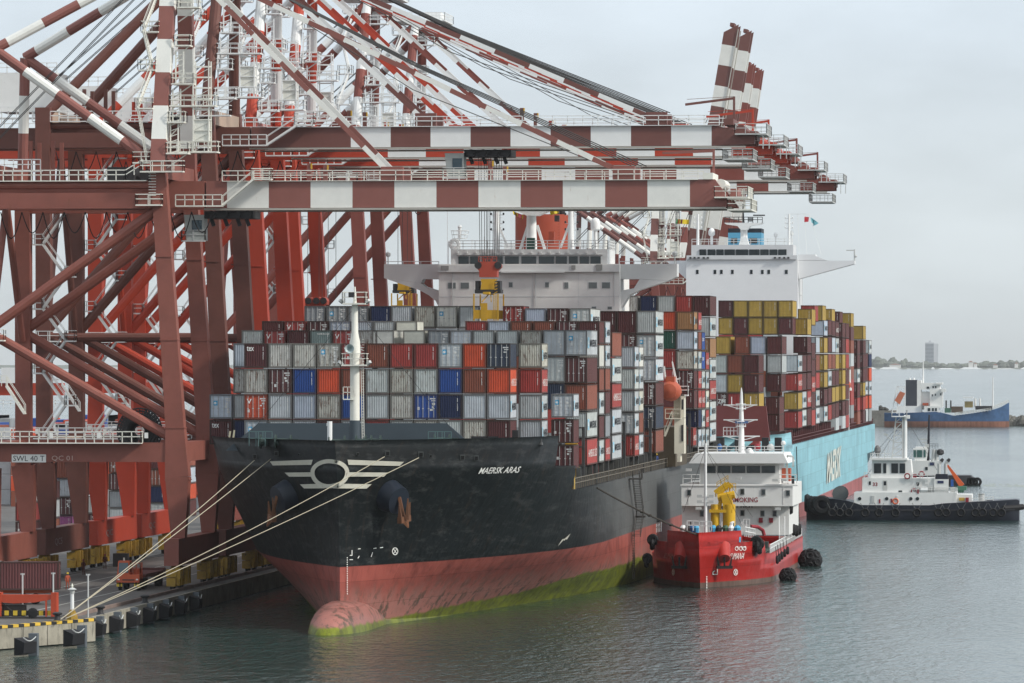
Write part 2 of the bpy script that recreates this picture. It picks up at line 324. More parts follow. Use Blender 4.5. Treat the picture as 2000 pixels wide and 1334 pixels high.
# fenders along the quay
FEN = []
ft = 0
for i in range(9):
    if i < 2:
        c = PZ((22, 118)[i], (1239.4, 1223.6)[i], QZ); d = (K[1] - K[0]).normalized()
    else:
        c = Vector((QX, K[2].y + 4 + (i - 2) * 9.5, QZ - .4)); d = Vector((0, 1, 0))
    n = Vector((d.y, -d.x, 0)); c = c + n * .3; c.z = 0
    f_ = thing('quay_fender', c, ('black rubber fender nearest the frame corner on the striped quay edge', 'black rubber fender below the white beacon on the striped quay edge', 'first black rubber fender beyond the striped kerb', 'second black rubber fender beyond the striped kerb', 'third black rubber fender beyond the striped kerb', 'fourth black rubber fender beyond the striped kerb', 'fifth black rubber fender beyond the striped kerb', 'sixth black rubber fender, in the shadow of the bow', 'seventh black rubber fender, deepest in the bow shadow')[i], 'fender', 'rubber fenders along the quay face')
    mb = MB(); mb.hexa([c + Vector((0, 0, .1)), c + d * 2.1 + Vector((0, 0, .1)), c + d * 2.1 + n * 1.0 + Vector((0, 0, .3)), c + n * 1.0 + Vector((0, 0, .3))], [c + Vector((0, 0, 1.7)), c + d * 2.1 + Vector((0, 0, 1.7)), c + d * 2.1 + n * 1.1 + Vector((0, 0, 1.3)), c + n * 1.1 + Vector((0, 0, 1.3))]); mb.build('rubber_block', BLACK, f_)
    mb = MB(); p = c + d * 3.0 + n * .2; mb.beam(p + Vector((0, 0, -1)), p + Vector((0, 0, 2.0)), .8, .9); mb.build('post', plain('fender_post', (.1, .115, .13), .6), f_)
    mb = MB(); mb.path([c + n * 1.0 + d * (q * .35) + Vector((0, 0, 1.75 - .35 * math.sin(q * .52))) for q in range(7)], .05); mb.build('chain', GALV, f_)
# bollards, light beacon, thin posts, mooring lines
def bollard(c, label):
    b = tag(MB().lathe(c, [(.42, 0), (.36, .1), (.28, .2), (.28, .55), (.45, .62), (.5, .75), (.3, .86)]).build('bollard', DARK, loc=c, smooth=True), label, 'bollard', 'bollards on the quay edge')
for k, (u, v) in enumerate(((112, 1213), (196, 1200), (283, 1178))):
    bollard(PZ(u, v, QZ), ('dark bollard behind the striped kerb with ropes tied on', 'dark bollard just past the end of the striped kerb', 'dark bollard beside the rail, before the yellow bogies')[k])
c = PZ(141, 1212, QZ); bc = thing('light_beacon', c, 'white light beacon column on a yellow conical base at the quay edge', 'beacon')
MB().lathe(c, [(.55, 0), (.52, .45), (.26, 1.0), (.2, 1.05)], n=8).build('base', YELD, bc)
MB().lathe(c + Vector((0, 0, 1.0)), [(.19, 0), (.17, 1.55)]).build('column', WHITE, bc, smooth=True)
MB().lathe(c + Vector((0, 0, 2.55)), [(.2, 0), (.26, .35), (.45, .42), (.16, .58)]).build('lamp_housing', GALV, bc)
MB().lathe(c + Vector((0, 0, 3.13)), [(.08, 0), (.11, .18), (.04, .4)]).build('lantern', plain('lantern_glass', (.7, .7, .6), .2), bc)
for k, (u, v, h) in enumerate(((44, 1207, 4.3), (104, 1198, 4.0), (172, 1206, 4.2))):
    c = PZ(u, v, QZ); o = thing('slim_post', c, ('slim pale post beside the orange frame', 'slim pale post left of the beacon', 'slim pale post right of the beacon')[k], 'post', 'slim posts round the quay corner')
    MB().tube(c, c + Vector((0, 0, h)), .08).build('pole', GALV, o); MB().box(c.x - .2, c.x + .2, c.y - .05, c.y + .05, c.z + h - .15, c.z + h).build('cap', GALV, o)
def sagrope(a, b, sag, r, n=14):
    return [a.lerp(b, i / n) + Vector((0, 0, -sag * 4 * (i / n) * (1 - i / n))) for i in range(n + 1)]
B0 = PZ(118, 1210, QZ + .5)
for k, (pb, sag) in enumerate((((497, 899), .35), ((531, 895), .2))):
    e = PY(pb[0], pb[1], 563); tag(MB().path(sagrope(B0, e, sag, .06), .045).build('mooring_line', ROPE), ('pale mooring rope from the quay corner to the outer shore-side fairlead', 'pale mooring rope from the quay corner to the inner shore-side fairlead')[k], 'rope', 'mooring ropes of the black ship')
B1 = PZ(128, 1208, QZ + .5)
for k, (pb, Y_, sag) in enumerate((((751, 892), 555, .5), ((818, 894), 558, .35))):
    e = PY(pb[0], pb[1], Y_); tag(MB().path(sagrope(B1, e, sag, .06), .045).build('mooring_line', ROPE), ('pale mooring rope crossing the bow emblem to its middle fairlead', 'pale mooring rope crossing the bow emblem, lowest of the four')[k], 'rope', 'mooring ropes of the black ship')
# haze
mb = MB().box(-8800, 8800, -40, 15200, -3, 120); m = bpy.data.materials.new('haze_air'); m.use_nodes = True; t = m.node_tree; t.nodes.clear()
o_ = N(t, 'ShaderNodeOutputMaterial'); pv = N(t, 'ShaderNodeVolumePrincipled', i={'Density': 2.4e-5, 'Color': (.93, .95, .97, 1), 'Anisotropy': 0.0})
LK(t, pv.outputs[0], o_.inputs['Volume'])
tag(mb.build('haze', m), None, None, kind='stuff')
# ------------------------------------------------------------------ containers
CW = 2.438
def cont_mat():
    m = bpy.data.materials.new('container_paint'); m.use_nodes = True; t = m.node_tree; b = t.nodes['Principled BSDF']; b.inputs['Roughness'].default_value = .55; b.inputs['Specular IOR Level'].default_value = .5
    oi = N(t, 'ShaderNodeObjectInfo'); c = N(t, 'ShaderNodeTexCoord')
    of = N(t, 'ShaderNodeVectorMath', operation='ADD'); LK(t, c.outputs['Object'], of.inputs[0])
    rv = N(t, 'ShaderNodeVectorMath', operation='SCALE', i={0: (57, 91, 33)}); LK(t, oi.outputs['Random'], rv.inputs['Scale']); LK(t, rv.outputs[0], of.inputs[1])
    n1 = N(t, 'ShaderNodeTexNoise', i={'Scale': .7, 'Detail': 6, 'Roughness': .7}); LK(t, of.outputs[0], n1.inputs['Vector'])
    mr = N(t, 'ShaderNodeMapRange', i={'From Min': .25, 'From Max': .75, 'To Min': .78, 'To Max': 1.2}); LK(t, n1.outputs[0], mr.inputs[0])
    mm = N(t, 'ShaderNodeMixRGB', blend_type='MULTIPLY', i={0: 1.0}); LK(t, oi.outputs['Color'], mm.inputs[1]); LK(t, mr.outputs[0], mm.inputs[2])
    mp = N(t, 'ShaderNodeMapping', i={'Scale': (1.8, 1.8, .5)}); LK(t, of.outputs[0], mp.inputs[0])
    n2 = N(t, 'ShaderNodeTexNoise', i={'Scale': 2.2, 'Detail': 9, 'Roughness': .78}); LK(t, mp.outputs[0], n2.inputs['Vector'])
    # rust amount differs by container (alpha of the object colour)
    th = N(t, 'ShaderNodeMath', operation='MULTIPLY_ADD', i={1: -.22, 2: .70}); LK(t, oi.outputs['Alpha'], th.inputs[0])
    sb = N(t, 'ShaderNodeMath', operation='SUBTRACT'); LK(t, n2.outputs[0], sb.inputs[0]); LK(t, th.outputs[0], sb.inputs[1])
    ml = N(t, 'ShaderNodeMath', operation='MULTIPLY', i={1: 12.0}, use_clamp=True); LK(t, sb.outputs[0], ml.inputs[0])
    m9 = N(t, 'ShaderNodeMath', operation='MULTIPLY', i={1: .8}); LK(t, ml.outputs[0], m9.inputs[0])
    rc = N(t, 'ShaderNodeMixRGB', i={2: (.11, .05, .025, 1)}); LK(t, m9.outputs[0], rc.inputs[0]); LK(t, mm.outputs[0], rc.inputs[1])
    LK(t, rc.outputs[0], b.inputs['Base Color']); return m
def frame_mat():
    m = bpy.data.materials.new('container_frame'); m.use_nodes = True; t = m.node_tree; b = t.nodes['Principled BSDF']; b.inputs['Roughness'].default_value = .7
    oi = N(t, 'ShaderNodeObjectInfo'); q = N(t, 'ShaderNodeMixRGB', i={0: .78, 2: (.03, .02, .014, 1)}); LK(t, oi.outputs['Color'], q.inputs[1]); LK(t, q.outputs[0], b.inputs['Base Color']); return m
FM = frame_mat(); CM = cont_mat(); LOCKM = plain('locking_bar_steel', (.42, .42, .41), .5); DECW = plain('marking_white', (.6, .6, .58), .6); SEAM = plain('seam_dark', (.02, .02, .022), .8)
STARB = plain('emblem_blue', (.06, .33, .55), .5)
_cm = {}
def cont_mesh(L, H, end):      # end: 'p' corrugated panel, 'd' door frame, 'r' machinery end
    k = (L, H, end)
    if k in _cm: return _cm[k]
    mb = MB(); w = CW / 2 - .012; f = .13
    for sx in (-1, 1):
        for y0, y1 in ((0, f), (L - f, L)):
            a, b = sorted((sx * w, sx * (w - f))); mb.box(a, b, y0, y1, 0, H, 1)
        a, b = sorted((sx * w, sx * (w - f)))
        mb.box(a, b, f, L - f, 0.0, .16, 1); mb.box(a, b, f, L - f, H - .1, H, 1)
    for y0, y1 in ((0, f), (L - f, L)): mb.box(-w + f, w - f, y0, y1, 0, .17, 1); mb.box(-w + f, w - f, y0, y1, H - .13, H, 1)
    mb.box(-w + .05, w - .05, .3, L - .3, H - .09, H - .03)
    for sx in (-1, 1):         # corrugated side
        n = int((L - 2 * f) / .278); pr = []
        for i in range(n):
            y = f + i * (L - 2 * f) / n; q = (L - 2 * f) / n
            pr += [(y, .08), (y + q * .3, .08), (y + q * .5, .025), (y + q * .8, .025)]
        pr.append((L - f, .07)); A = [(sx * (w - d), y, .16) for y, d in pr]; B = [(sx * (w - d), y, H - .1) for y, d in pr]
        mb.add(*strip(A, B))
    if end == 'p':
        n = 9; pr = []; ww = 2 * (w - f)
        for i in range(n): x = -w + f + i * ww / n; q = ww / n; pr += [(x, .12), (x + q * .35, .12), (x + q * .5, .03), (x + q * .85, .03)]
        pr.append((w - f, .12)); A = [(x, d, .17) for x, d in pr]; B = [(x, d, H - .13) for x, d in pr]; mb.add(*strip(A, B))
    elif end == 'r':
        mb.box(-w + f, w - f, .05, .1, 1.1, H - .13); mb.box(-w + f, w - f, .3, .35, .17, 1.1); mb.box(-.45, .5, .12, .3, .25, 1.0)
    else: mb.box(-w + f, w - f, .16, .2, .17, H - .13)
    A = [(-w + f, L - .08, .17), (w - f, L - .08, .17)]; mb.add([A[0], A[1], (w - f, L - .08, H - .13), (-w + f, L - .08, H - .13)], [(0, 1, 2, 3)])
    o = mb.build('container_shell', [CM, FM]); me = o.data; bpy.data.objects.remove(o); _cm[k] = me; return me
def door_mesh(H, side):
    k = ('door', H, side)
    if k in _cm: return _cm[k]
    w = CW / 2; f = .13; mb = MB(); x0, x1 = (-w + f + .01, -.012) if side < 0 else (.012, w - f - .01)
    mb.box(x0, x1, .1, .15, .19, H - .15)
    for i in range(5):
        z = .33 + i * (H - .66) / 5; mb.box(x0 + .1, x1 - .1, .07, .1, z + .07, z + (H - .66) / 5 - .07)
    o = mb.build('door_leaf', [CM]); me = o.data; bpy.data.objects.remove(o); _cm[k] = me; return me
def bar_mesh(H, side):
    k = ('bar', H, side)
    if k in _cm: return _cm[k]
    mb = MB(); s = side
    for x in (s * .3, s * .82): mb.beam((x, .035, .12), (x, .035, H - .1), .05, .05); mb.box(x - .09, x + .09, .0, .03, 1.05, 1.15)
    o = mb.build('locking_bar', [LOCKM]); me = o.data; bpy.data.objects.remove(o); _cm[k] = me; return me
def mark_mesh(H, v):
    k = ('mark', H, v)
    if k in _cm: return _cm[k]
    mb = MB(); r = random.Random(v)
    if v < 10:       # door decals
        mb.box(.42, 1.0, .055, .06, H - .5, H - .38); mb.box(.55, 1.0, .055, .06, H - .7, H - .6)
        z = H - .78
        for q in range(r.randint(1, 4)):
            h_ = r.uniform(.1, .3); z -= h_ + .07; x = r.choice((.42, .5, .62)); mb.box(x, x + r.uniform(.2, .35), .055, .06, z, z + h_)
    else:            # vertical number row on the panel end
        for q in range(11): z = H - .45 - q * .11 - (.12 if q > 3 else 0); mb.box(.72, .72 + r.uniform(.06, .09), .018, .022, z, z + .075)
    o = mb.build('number_lettering', [DECW]); me = o.data; bpy.data.objects.remove(o); _cm[k] = me; return me
def placard_mesh():
    if 'plac' in _cm: return _cm['plac']
    o = MB().box(0, .24, .055, .06, 0, .3).build('placard', [DECW]); me = o.data; bpy.data.objects.remove(o); _cm['plac'] = me; return me
def star_mesh():
    k = 'star'
    if k in _cm: return _cm[k]
    mb = MB(); mb.box(-.86, -.36, .05, .06, 0, .5, 0); c = Vector((-.61, .045, .25)); vs = [c] + [c + Vector((math.sin(math.pi * i / 7) * (.2 if i % 2 == 0 else .08), 0, math.cos(math.pi * i / 7) * (.2 if i % 2 == 0 else .08))) for i in range(14)]
    mb.add(vs, [(0, i + 1, (i + 1) % 14 + 1) for i in range(14)], 1)
    o = mb.build('star_emblem', [STARB, LETW]); me = o.data; bpy.data.objects.remove(o); _cm[k] = me; return me
def text_mesh(key, fn):
    if key in _cm: return _cm[key]
    o = fn(); me = o.data; bpy.data.objects.remove(o); _cm[key] = me; return me
def side_text(kind, L, H):
    x = CW / 2 + .004
    def f():
        mb = MB()
        def put(body, y0, y1, z0, z1, m=0, **kw):
            vs, fs = text2d(body, **kw); mb.add([(x, y0 + (y1 - y0) * a, z0 + (z1 - z0) * b) for a, b in vs], fs, m)
        if kind == 'w':
            put('MAERSK', L * .27, L * .92, H * .36, H * .64, 1, bold=.03)
            mb.add([(x, L * .06, H * .3), (x, L * .06 + 1.7 * L / 12.2, H * .3), (x, L * .06 + 1.7 * L / 12.2, H * .72), (x, L * .06, H * .72)], [(0, 1, 2, 3)], 2)
            c = (L * .06 + .85 * L / 12.2, H * .51); q = .62 * L / 12.2
            mb.add([(x + .003, c[0], c[1])] + [(x + .003, c[0] + math.sin(math.pi * i / 7) * (q if i % 2 == 0 else q * .4), c[1] + math.cos(math.pi * i / 7) * (.5 if i % 2 == 0 else .2)) for i in range(14)], [(0, i + 1, (i + 1) % 14 + 1) for i in range(14)], 0)
        elif kind == 'h': put('HAMBURG SÜD', L * .12, L * .94, H * .3, H * .66, 0, shear=.3)
        elif kind == 't': put('textainer', L * .1, L * .6, H * .5, H * .75, 0)
        for q in range(9): mb.add([(x, L - .9, H - .5 - q * .13), (x, L - .82 + (q % 3) * .02, H - .5 - q * .13), (x, L - .82, H - .42 - q * .13), (x, L - .9, H - .42 - q * .13)], [(0, 1, 2, 3)], 0 if kind != 'w' else 1)
        return mb.build('lettering', [LETW, LETK, plain('band_light_blue', (.3, .58, .75), .5)])
    return text_mesh(('side', kind, L, H), f)
def end_text(body, H, x0, x1, z0, z1):
    def f(): vs, fs = text2d(body, bold=.01); mb = MB(); mb.add([(x0 + (x1 - x0) * a, .012, z0 + (z1 - z0) * b) for a, b in vs], fs); return mb.build('lettering', [LETW])
    return text_mesh(('end', body, H, x0, z0), f)
CC = {'g': ((.47, .50, .51), 'grey'), 'G': ((.46, .455, .41), 'rusty grey'), 'l': ((.42, .47, .54), 'blue-grey'), 'D': ((.27, .29, .30), 'dark grey'), 'm': ((.095, .026, .026), 'maroon'), 'r': ((.33, .048, .042), 'red'), 'o': ((.52, .075, .028), 'orange-red'),
      'b': ((.018, .065, .26), 'blue'), 'n': ((.012, .022, .075), 'navy'), 'w': ((.60, .60, .54), 'white'), 'y': ((.40, .27, .055), 'yellow'), 'B': ((.23, .07, .042), 'brown-red'), 'k': ((.024, .034, .06), 'blue-black'), 't': ((.20, .26, .245), 'grey-green'), 'd': ((.015, .075, .055), 'dark green'), 'T': ((.30, .16, .07), 'rust-brown'), 'p': ((.4, .12, .3), 'pink')}
CONTS = []; NC = [0]
def container(xr, y, ztop, code, H=2.591, L=6.058, side=None, bay='', tierkey=0, ship=''):
    """xr: seaward wall, y: front end, code: colour letter + end letter (. panel, d door, r machinery, x ZIM, e tex ...)"""
    NC[0] += 1; r = random.Random(NC[0] * 7 + 1); c, cname = CC[code[0]]; e = code[1] if len(code) > 1 else '.'
    end = {'.': 'p', 'd': 'd', 's': 'd', 'i': 'd', 'r': 'r', 'x': 'd', 'e': 'p', 'v': 'd', 'c': 'd', 'u': 'p'}[e]
    ztop = ztop - .025; H0 = H; H = round(H - .045, 3); me = cont_mesh(L, H, end); o = bpy.data.objects.new('shipping_container', me); COL.objects.link(o); o.location = (xr - CW / 2, y, ztop - H)
    j = r.uniform(.88, 1.1); rust = {'G': r.uniform(.75, 1.0), 'g': r.uniform(.15, .7), 'w': r.uniform(.2, .6), 'y': r.uniform(.2, .6)}.get(code[0], r.uniform(.05, .5)); o.color = (c[0] * j, c[1] * j, c[2] * j * r.uniform(.95, 1.05), rust)
    def ch(nm, me, p=o, col=False):
        q = bpy.data.objects.new(nm, me); COL.objects.link(q); q.parent = p
        if col: q.color = o.color
        return q
    if end == 'd':
        for s in (-1, 1): dr = ch('door', door_mesh(H, s), col=True); ch('locking_bar', bar_mesh(H, s), dr)
        ch('number_lettering', mark_mesh(H, r.randint(0, 9)))
        if r.random() < .6: q = ch('placard', placard_mesh()); q.location = (r.choice((-.9, -.62)), 0, r.uniform(.5, 1.6))
        if e == 's' : q = ch('star_emblem', star_mesh()); q.location = (0, 0, H - 1.15)
        if e == 'i': ch('lettering', end_text('V', H, -.95, -.45, H - .95, H - .45))
        if e == 'x': ch('lettering', end_text('ZIM', H, -.2, .95, H - 1.6, H - .95))
        if e == 'v': ch('lettering', end_text('tex', H, -.95, -.1, H - 2.0, H - 1.35))
        if e == 'c': ch('lettering', end_text('CAI', H, -1.0, -.4, H - 1.7, H - 1.35))
    elif end == 'p':
        if r.random() < .8: ch('number_lettering', mark_mesh(H, r.randint(10, 14)))
        if e == 'e': ch('lettering', end_text('tex', H, -.95, -.2, H - .8, H - .3))
        if e == 'u': ch('lettering', end_text('HAMBURG SÜD', H, -.4, .95, H - .5, H - .28))
    if side: ch('lettering', side_text(side, L, H))
    o['category'] = 'container'; o['group'] = 'shipping containers on the %s ship' % ship if ship != 'yard' else 'shipping containers in the yard'
    CONTS.append((o, ship, bay, xr, ztop, cname + (' door-end' if end == 'd' else ''), y)); return o
HC = 2.896
FILL = []      # unseen cargo carrying the visible containers
def row(ship, bay, Y, us, vtop, codes, H=2.591, L=6.058, dz=0, right=True):
    """one tier: us = image column of each container's seaward edge"""
    for u, c in zip(us, codes.split()):
        if c == '-': continue
        p = PY(u, vtop, Y); container(p.x, Y, p.z - dz, c, H, L, bay=bay, ship=ship)
def stack(ship, bay, Y, u, vtop, codes, H=2.591, L=6.058, vbot=None, X=None):
    """outer stack: codes may carry ':side' lettering"""
    cs = codes.split(); z = ZY(vtop, Y, u); p = PY(u, vtop, Y); x = p.x if X is None else X
    hh = (z - ZY(vbot, Y, u)) / len(cs) if vbot else H + .02
    for i, c in enumerate(cs):
        if c != '-': cc, _, s = c.partition(':'); container(x, Y, z - i * hh, cc, min(H, hh - .015), L, s or None, bay=bay, ship=ship)
def fill(x0, x1, y0, y1, z0, z1): FILL.append((x0, x1, y0, y1, z0, z1))
K = 'black'
# foremost bay: two 20-foot rows
US = [997 - 47.45 * i for i in range(10, -1, -1)]; Y = 575.0
for v, cs in ((670, 'me G. G. Gs ri B. r. r. gs o. kd'), (720, 'G. md b. o. B. g. G. g. b. B. o.'), (770, 'oi g. l. G. b. g. G. bd n. g. g.')): row(K, 'foremost', Y, US, v, cs)
row(K, 'foremost', Y, US, 820.5, 'ls g. g. m. g. r. g. G. g. G. m.')
U2 = [1058.5 - 46.5 * i for i in (13, 12)]
for v, cs in ((670, '- l.'), (720, '- G.'), (770, 'ls g.'), (820, 'me n.')): row(K, 'second', 582, U2, v, cs)
stack(K, 'second', 582, 1058.5, 670, 'G.:w r.:h g.:w g.:w', vbot=871)
for o, ss in zip([c for c in CONTS if c[2] == 'foremost' and abs(c[3] - PY(997, 700, Y).x) < .2], (None, 'h', 'w', None)):
    if ss: q = bpy.data.objects.new('lettering', side_text(ss, 6.058, 2.591)); COL.objects.link(q); q.parent = o[0]
stack(K, 'third', 601, 1120.5, 769, 'gs:w md md', vbot=919)
# fourth bay
Yb = 616
stack(K, 'fourth', Yb, 1146.9, 644, 'gs:w md B. g.:w r.:h', HC, 12.19, vbot=911)
stack(K, 'fourth', Yb, 1103.5, 644, 'gd gd k.', HC, 12.19)
row(K, 'fourth', Yb, [514, 557.5, 603.5, 648, 692, 737, 769.5, 790, 830, 857, 878, 921.5, 965.5, 1012, 1058.5], 644.5, 'g. ri m. tu ri G. wr - wr - Dd gd g. g. G.', HC, 12.19)
# fifth and sixth bays (20-foot pair)
Yc = 629.5
row(K, 'fifth', Yc, [553, 597, 641.5, 685, 728, 771, 815], 626.5, 'm. ri md lr l. g. wr'.replace('lr', 'ld'))
row(K, 'fifth', Yc, [950.5, 994.5, 1038.5, 1083.5, 1128], 626.5, 'r. l. B. B. mv')
stack(K, 'fifth', Yc, 1170.8, 626.5, 'm. w. B. g.:w m. g.:w', vbot=905)
stack(K, 'sixth', 636, 1182.8, 627, 'g.:w g.:w B. m. D. r.:h', vbot=902.5)
# seventh bay
Yd = 644
row(K, 'seventh', Yd, [635, 678, 719.5], 597, 'Dd Ds Dd'); row(K, 'seventh', Yd, [763.5, 805, 850.5, 892.5, 937, 980], 597, 'n. g. G. ws g. -')
row(K, 'seventh', Yd, [1023], 597, 'ri'); row(K, 'seventh', Yd, [1066, 1110, 1153.5], 601.5, 'l. mc gs', L=12.19)
q = bpy.data.objects.new('lettering', side_text('w', 12.19, 2.591)); COL.objects.link(q); q.parent = CONTS[-1][0]
stack(K, 'seventh', Yd, 1196, 648, 'B. g.:w r.:h g.:w g.:w', HC, 12.19, vbot=900)
# eighth and ninth (20-foot pair)
stack(K, 'eighth', 671, 1239.8, 676, 'g.:w g.:w g.:w gd:w r.:h', vbot=893)
stack(K, 'ninth', 677.5, 1248.8, 676.5, 'w.:w g.:w w.:w B. g.:w', vbot=891)
# tenth
Yf = 703
stack(K, 'tenth', Yf, 1280.9, 606.5, 'g.:w gs:w gd:w mv kd -'.replace('mv', 'md'), HC, 12.19, vbot=887)
container(PY(1280.9, 840, Yf).x, Yf, ZY(840, Yf, 1280), 'B.', HC, 12.19, bay='tenth', ship=K)
row(K, 'tenth', Yf, [1203.5, 1242.5], 607, 'm. m.', HC, 12.19); row(K, 'tenth', Yf, [1242.5], 652, 'md', HC, 12.19)
# aft of the bridge
stack(K, 'first aft', 767, 1355.8, 608, 'T.:w l.:w G.:w md m. - -', vbot=876.5)
stack(K, 'first aft', 767, 1320, 608, 'o. d. r. r.')
container(PY(1354, 835, 767).x, 766.9, ZY(835, 767, 1354), 'r.', 2.591, 6.058, 'h', bay='first aft', ship=K)
stack(K, 'second aft', 773.5, 1364.2, 609, 'r.:h B. g.:w r.:h r.:h n. g.:w', vbot=876)
stack(K, 'third aft', 780, 1371.2, 648, 'b.:t b.:t g.:w r.:h g.:w g.:w', vbot=875)
stack(K, 'fourth aft', 786.5, 1379, 687, 'r.:h g.:w w.:w r.:h g.:w', vbot=875)
Yi = 797
stack(K, 'aftmost', Yi, 1387, 577, 'm. g.:w T. g.:w r.:h g.:w g.:w', HC, 12.19, vbot=866)
row(K, 'aftmost', Yi, [1246, 1283, 1317.5, 1352.3], 577, 'G. n. g. r.', HC, 12.19); row(K, 'aftmost', Yi, [1352.3], 617, 'D.', HC, 12.19)
# ------- light blue ship
Z_ = 'blue'
def brow(bay, Y, us, v, cs): row(Z_, bay, Y, us, v, cs, HC, 12.19)
brow('foremost', 878, [1420, 1450.5, 1482], 693, 'g. B. m.'); brow('foremost', 878, [1420, 1450.5, 1482], 731, 'g. y. m.'); brow('foremost', 878, [1420, 1451, 1482.5], 767.5, 'mx r. y.')
brow('second', 893, [1427, 1464.5, 1495.5, 1527.5], 656.5, 'y. B. l. m.'); brow('second', 893, [1527.5], 693.5, 'g.'); brow('second', 893, [1526], 730, 'm.'); brow('second', 893, [1522.5], 775, 'm.'); brow('second', 893, [1522.5], 808, 'm.')
brow('sixth', 953, [1431, 1460.3, 1489.5, 1518.7, 1548], 586.5, 'm. y. y. y. y.'); brow('sixth', 953, [1431, 1460.3, 1489.5, 1518.7, 1548], 620.2, 'y. m. y. y. m.')
def bstack(bay, u, vtop, vbot, cs):
    X_ = -54.2; d = ray(u, 760); Y = X_ / d.x * d.y
    stack(Z_, bay, Y, u, vtop, cs, HC, 12.19, vbot=vbot)
    return Y
bstack('third', 1559, 693, 840, 'g.:w r.:h y. r.')
bstack('fifth', 1567.5, 693, 836, 'm. m. g.:w g.:w')
Ys = bstack('sixth', 1577, 621.5, 834, 'y. m. m. m. r.:h m.'); bstack('seventh', 1585.5, 603, 833, 'y. - m. m. r.:h m. r.') 
bstack('eighth', 1594, 623, 831, 'm. l. B. r. g.:w g.:w'.replace('m. l.', '- l.'))
bstack('ninth', 1609.7, 625, 827, 'l.:w y. y. y. m. g.:w'); bstack('tenth', 1618, 624, 824, 'm. m. B. g.:w m. r.'); bstack('eleventh', 1625.5, 626, 821, 'm. l. B. m. y. m.'); bstack('twelfth', 1632.5, 628, 818, 'm.:h g.:w y. m. y. m.')
bstack('thirteenth', 1645.5, 630, 814, 'm. m. y. y. y. m.'); bstack('fourteenth', 1652.5, 631, 812, 'm. r. r. m. m. m.')
bstack('fifteenth', 1674.7, 664, 804, 'm. m. g.:w m. r.'); bstack('sixteenth', 1686, 636, 802, 'y. m. m. m. y. r.'); bstack('seventeenth', 1697.7, 664, 799, 'g.:w n. o. g.:w o.'); bstack('eighteenth', 1690, 690, 800, 'm. m. g.:w o.')
def btop(bay, u, v, cs, n=1):
    d = ray(u, 760); Y = -54.2 / d.x * d.y
btop('x', 1, 1, 'm')
def byY(u): d = ray(u, 760); return -54.2 / d.x * d.y
brow('eighth', byY(1594), [1591.0], 596, 'r.'); brow('ninth', byY(1609.7), [1606.5], 596, 'y.'); brow('eleventh', byY(1625.5), [1624.5], 603, 'y.'); brow('thirteenth', byY(1645.5), [1640], 608, 'm.'); brow('fifteenth', byY(1668), [1662], 611, 'y.')
# ------- cargo beneath the visible tops, one mass
mbf = MB(); fr = random.Random(5)
for (o, ship, bay, xr, zt, nm, y) in list(CONTS):
    pass
def colfill(x0, x1, y, L, ztop, zbot):
    z = ztop
    while z > zbot + .5: z1 = z; z -= 2.6; mbf.box(x0, x1, y + .05, y + L - .05, max(z, zbot), z1 - .03, fr.randint(0, 4))
floor_z = {'black': 13.6, 'blue': 13.5}
occ = {}
for (o, ship, bay, xr, zt, nm, y) in CONTS: occ.setdefault((ship, round(y), round(xr, 1)), []).append((zt, o))
for (ship, y, x), l in occ.items():
    low = min(l, key=lambda q: q[0])[1]; zb = low.location.z; L = 12.19 if low.dimensions.y > 8 else 6.058
    lim = floor_z[ship] + (4.0 if (ship == 'black' and y < 590) else 0)
    if any(q is not low and abs(q.location.x - low.location.x) < 2.0 and abs(q.location.y - low.location.y) < 12.5 and q.location.z < zb - 1 for q in (c[0] for c in CONTS if c[1] == ship)): continue
    if zb - lim > 2.3: colfill(x - CW, x, y, L, zb - .02, lim)
tag(mbf.build('stowed_cargo', [paint('cargo_' + k, CC[k][0], .6) for k in 'gmDBr']), None, None, kind='stuff')
# ------- labels
ORD = ["first","second","third","fourth","fifth","sixth","seventh","eighth","ninth","tenth","eleventh","twelfth","thirteenth","fourteenth","fifteenth","sixteenth","seventeenth"]
def label_containers():
    by = {}
    for c in CONTS: by.setdefault((c[1], c[2]), []).append(c)
    for (ship, bay), l in by.items():
        cols = sorted({round(c[3], 0) for c in l}); 
        def near(x): return min(range(len(cols)), key=lambda i: abs(cols[i] - x))
        g = {}
        for c in l: g.setdefault(near(c[3]), []).append(c)
        keys = sorted(g)
        for ki, k in enumerate(keys):
            st = sorted(g[k], key=lambda c: -c[4]); n = len(st)
            for i, c in enumerate(st):
                tier = 'top' if i == 0 and n > 1 else ('bottom' if i == n - 1 and n > 1 else (ORD[i] + ' down' if n > 1 else 'single'))
                col = 'seaward stack' if ki == len(keys) - 1 else ORD[len(keys) - 1 - ki] + ' stack inboard'
                if len(keys) == 11 : col = 'seaward stack' if ki == 10 else ORD[ki] + ' stack from the shore'
                c[0]['label'] = "%s container, %s, %s, %s ship's %s bay" % (c[5], tier, col, ship, bay)
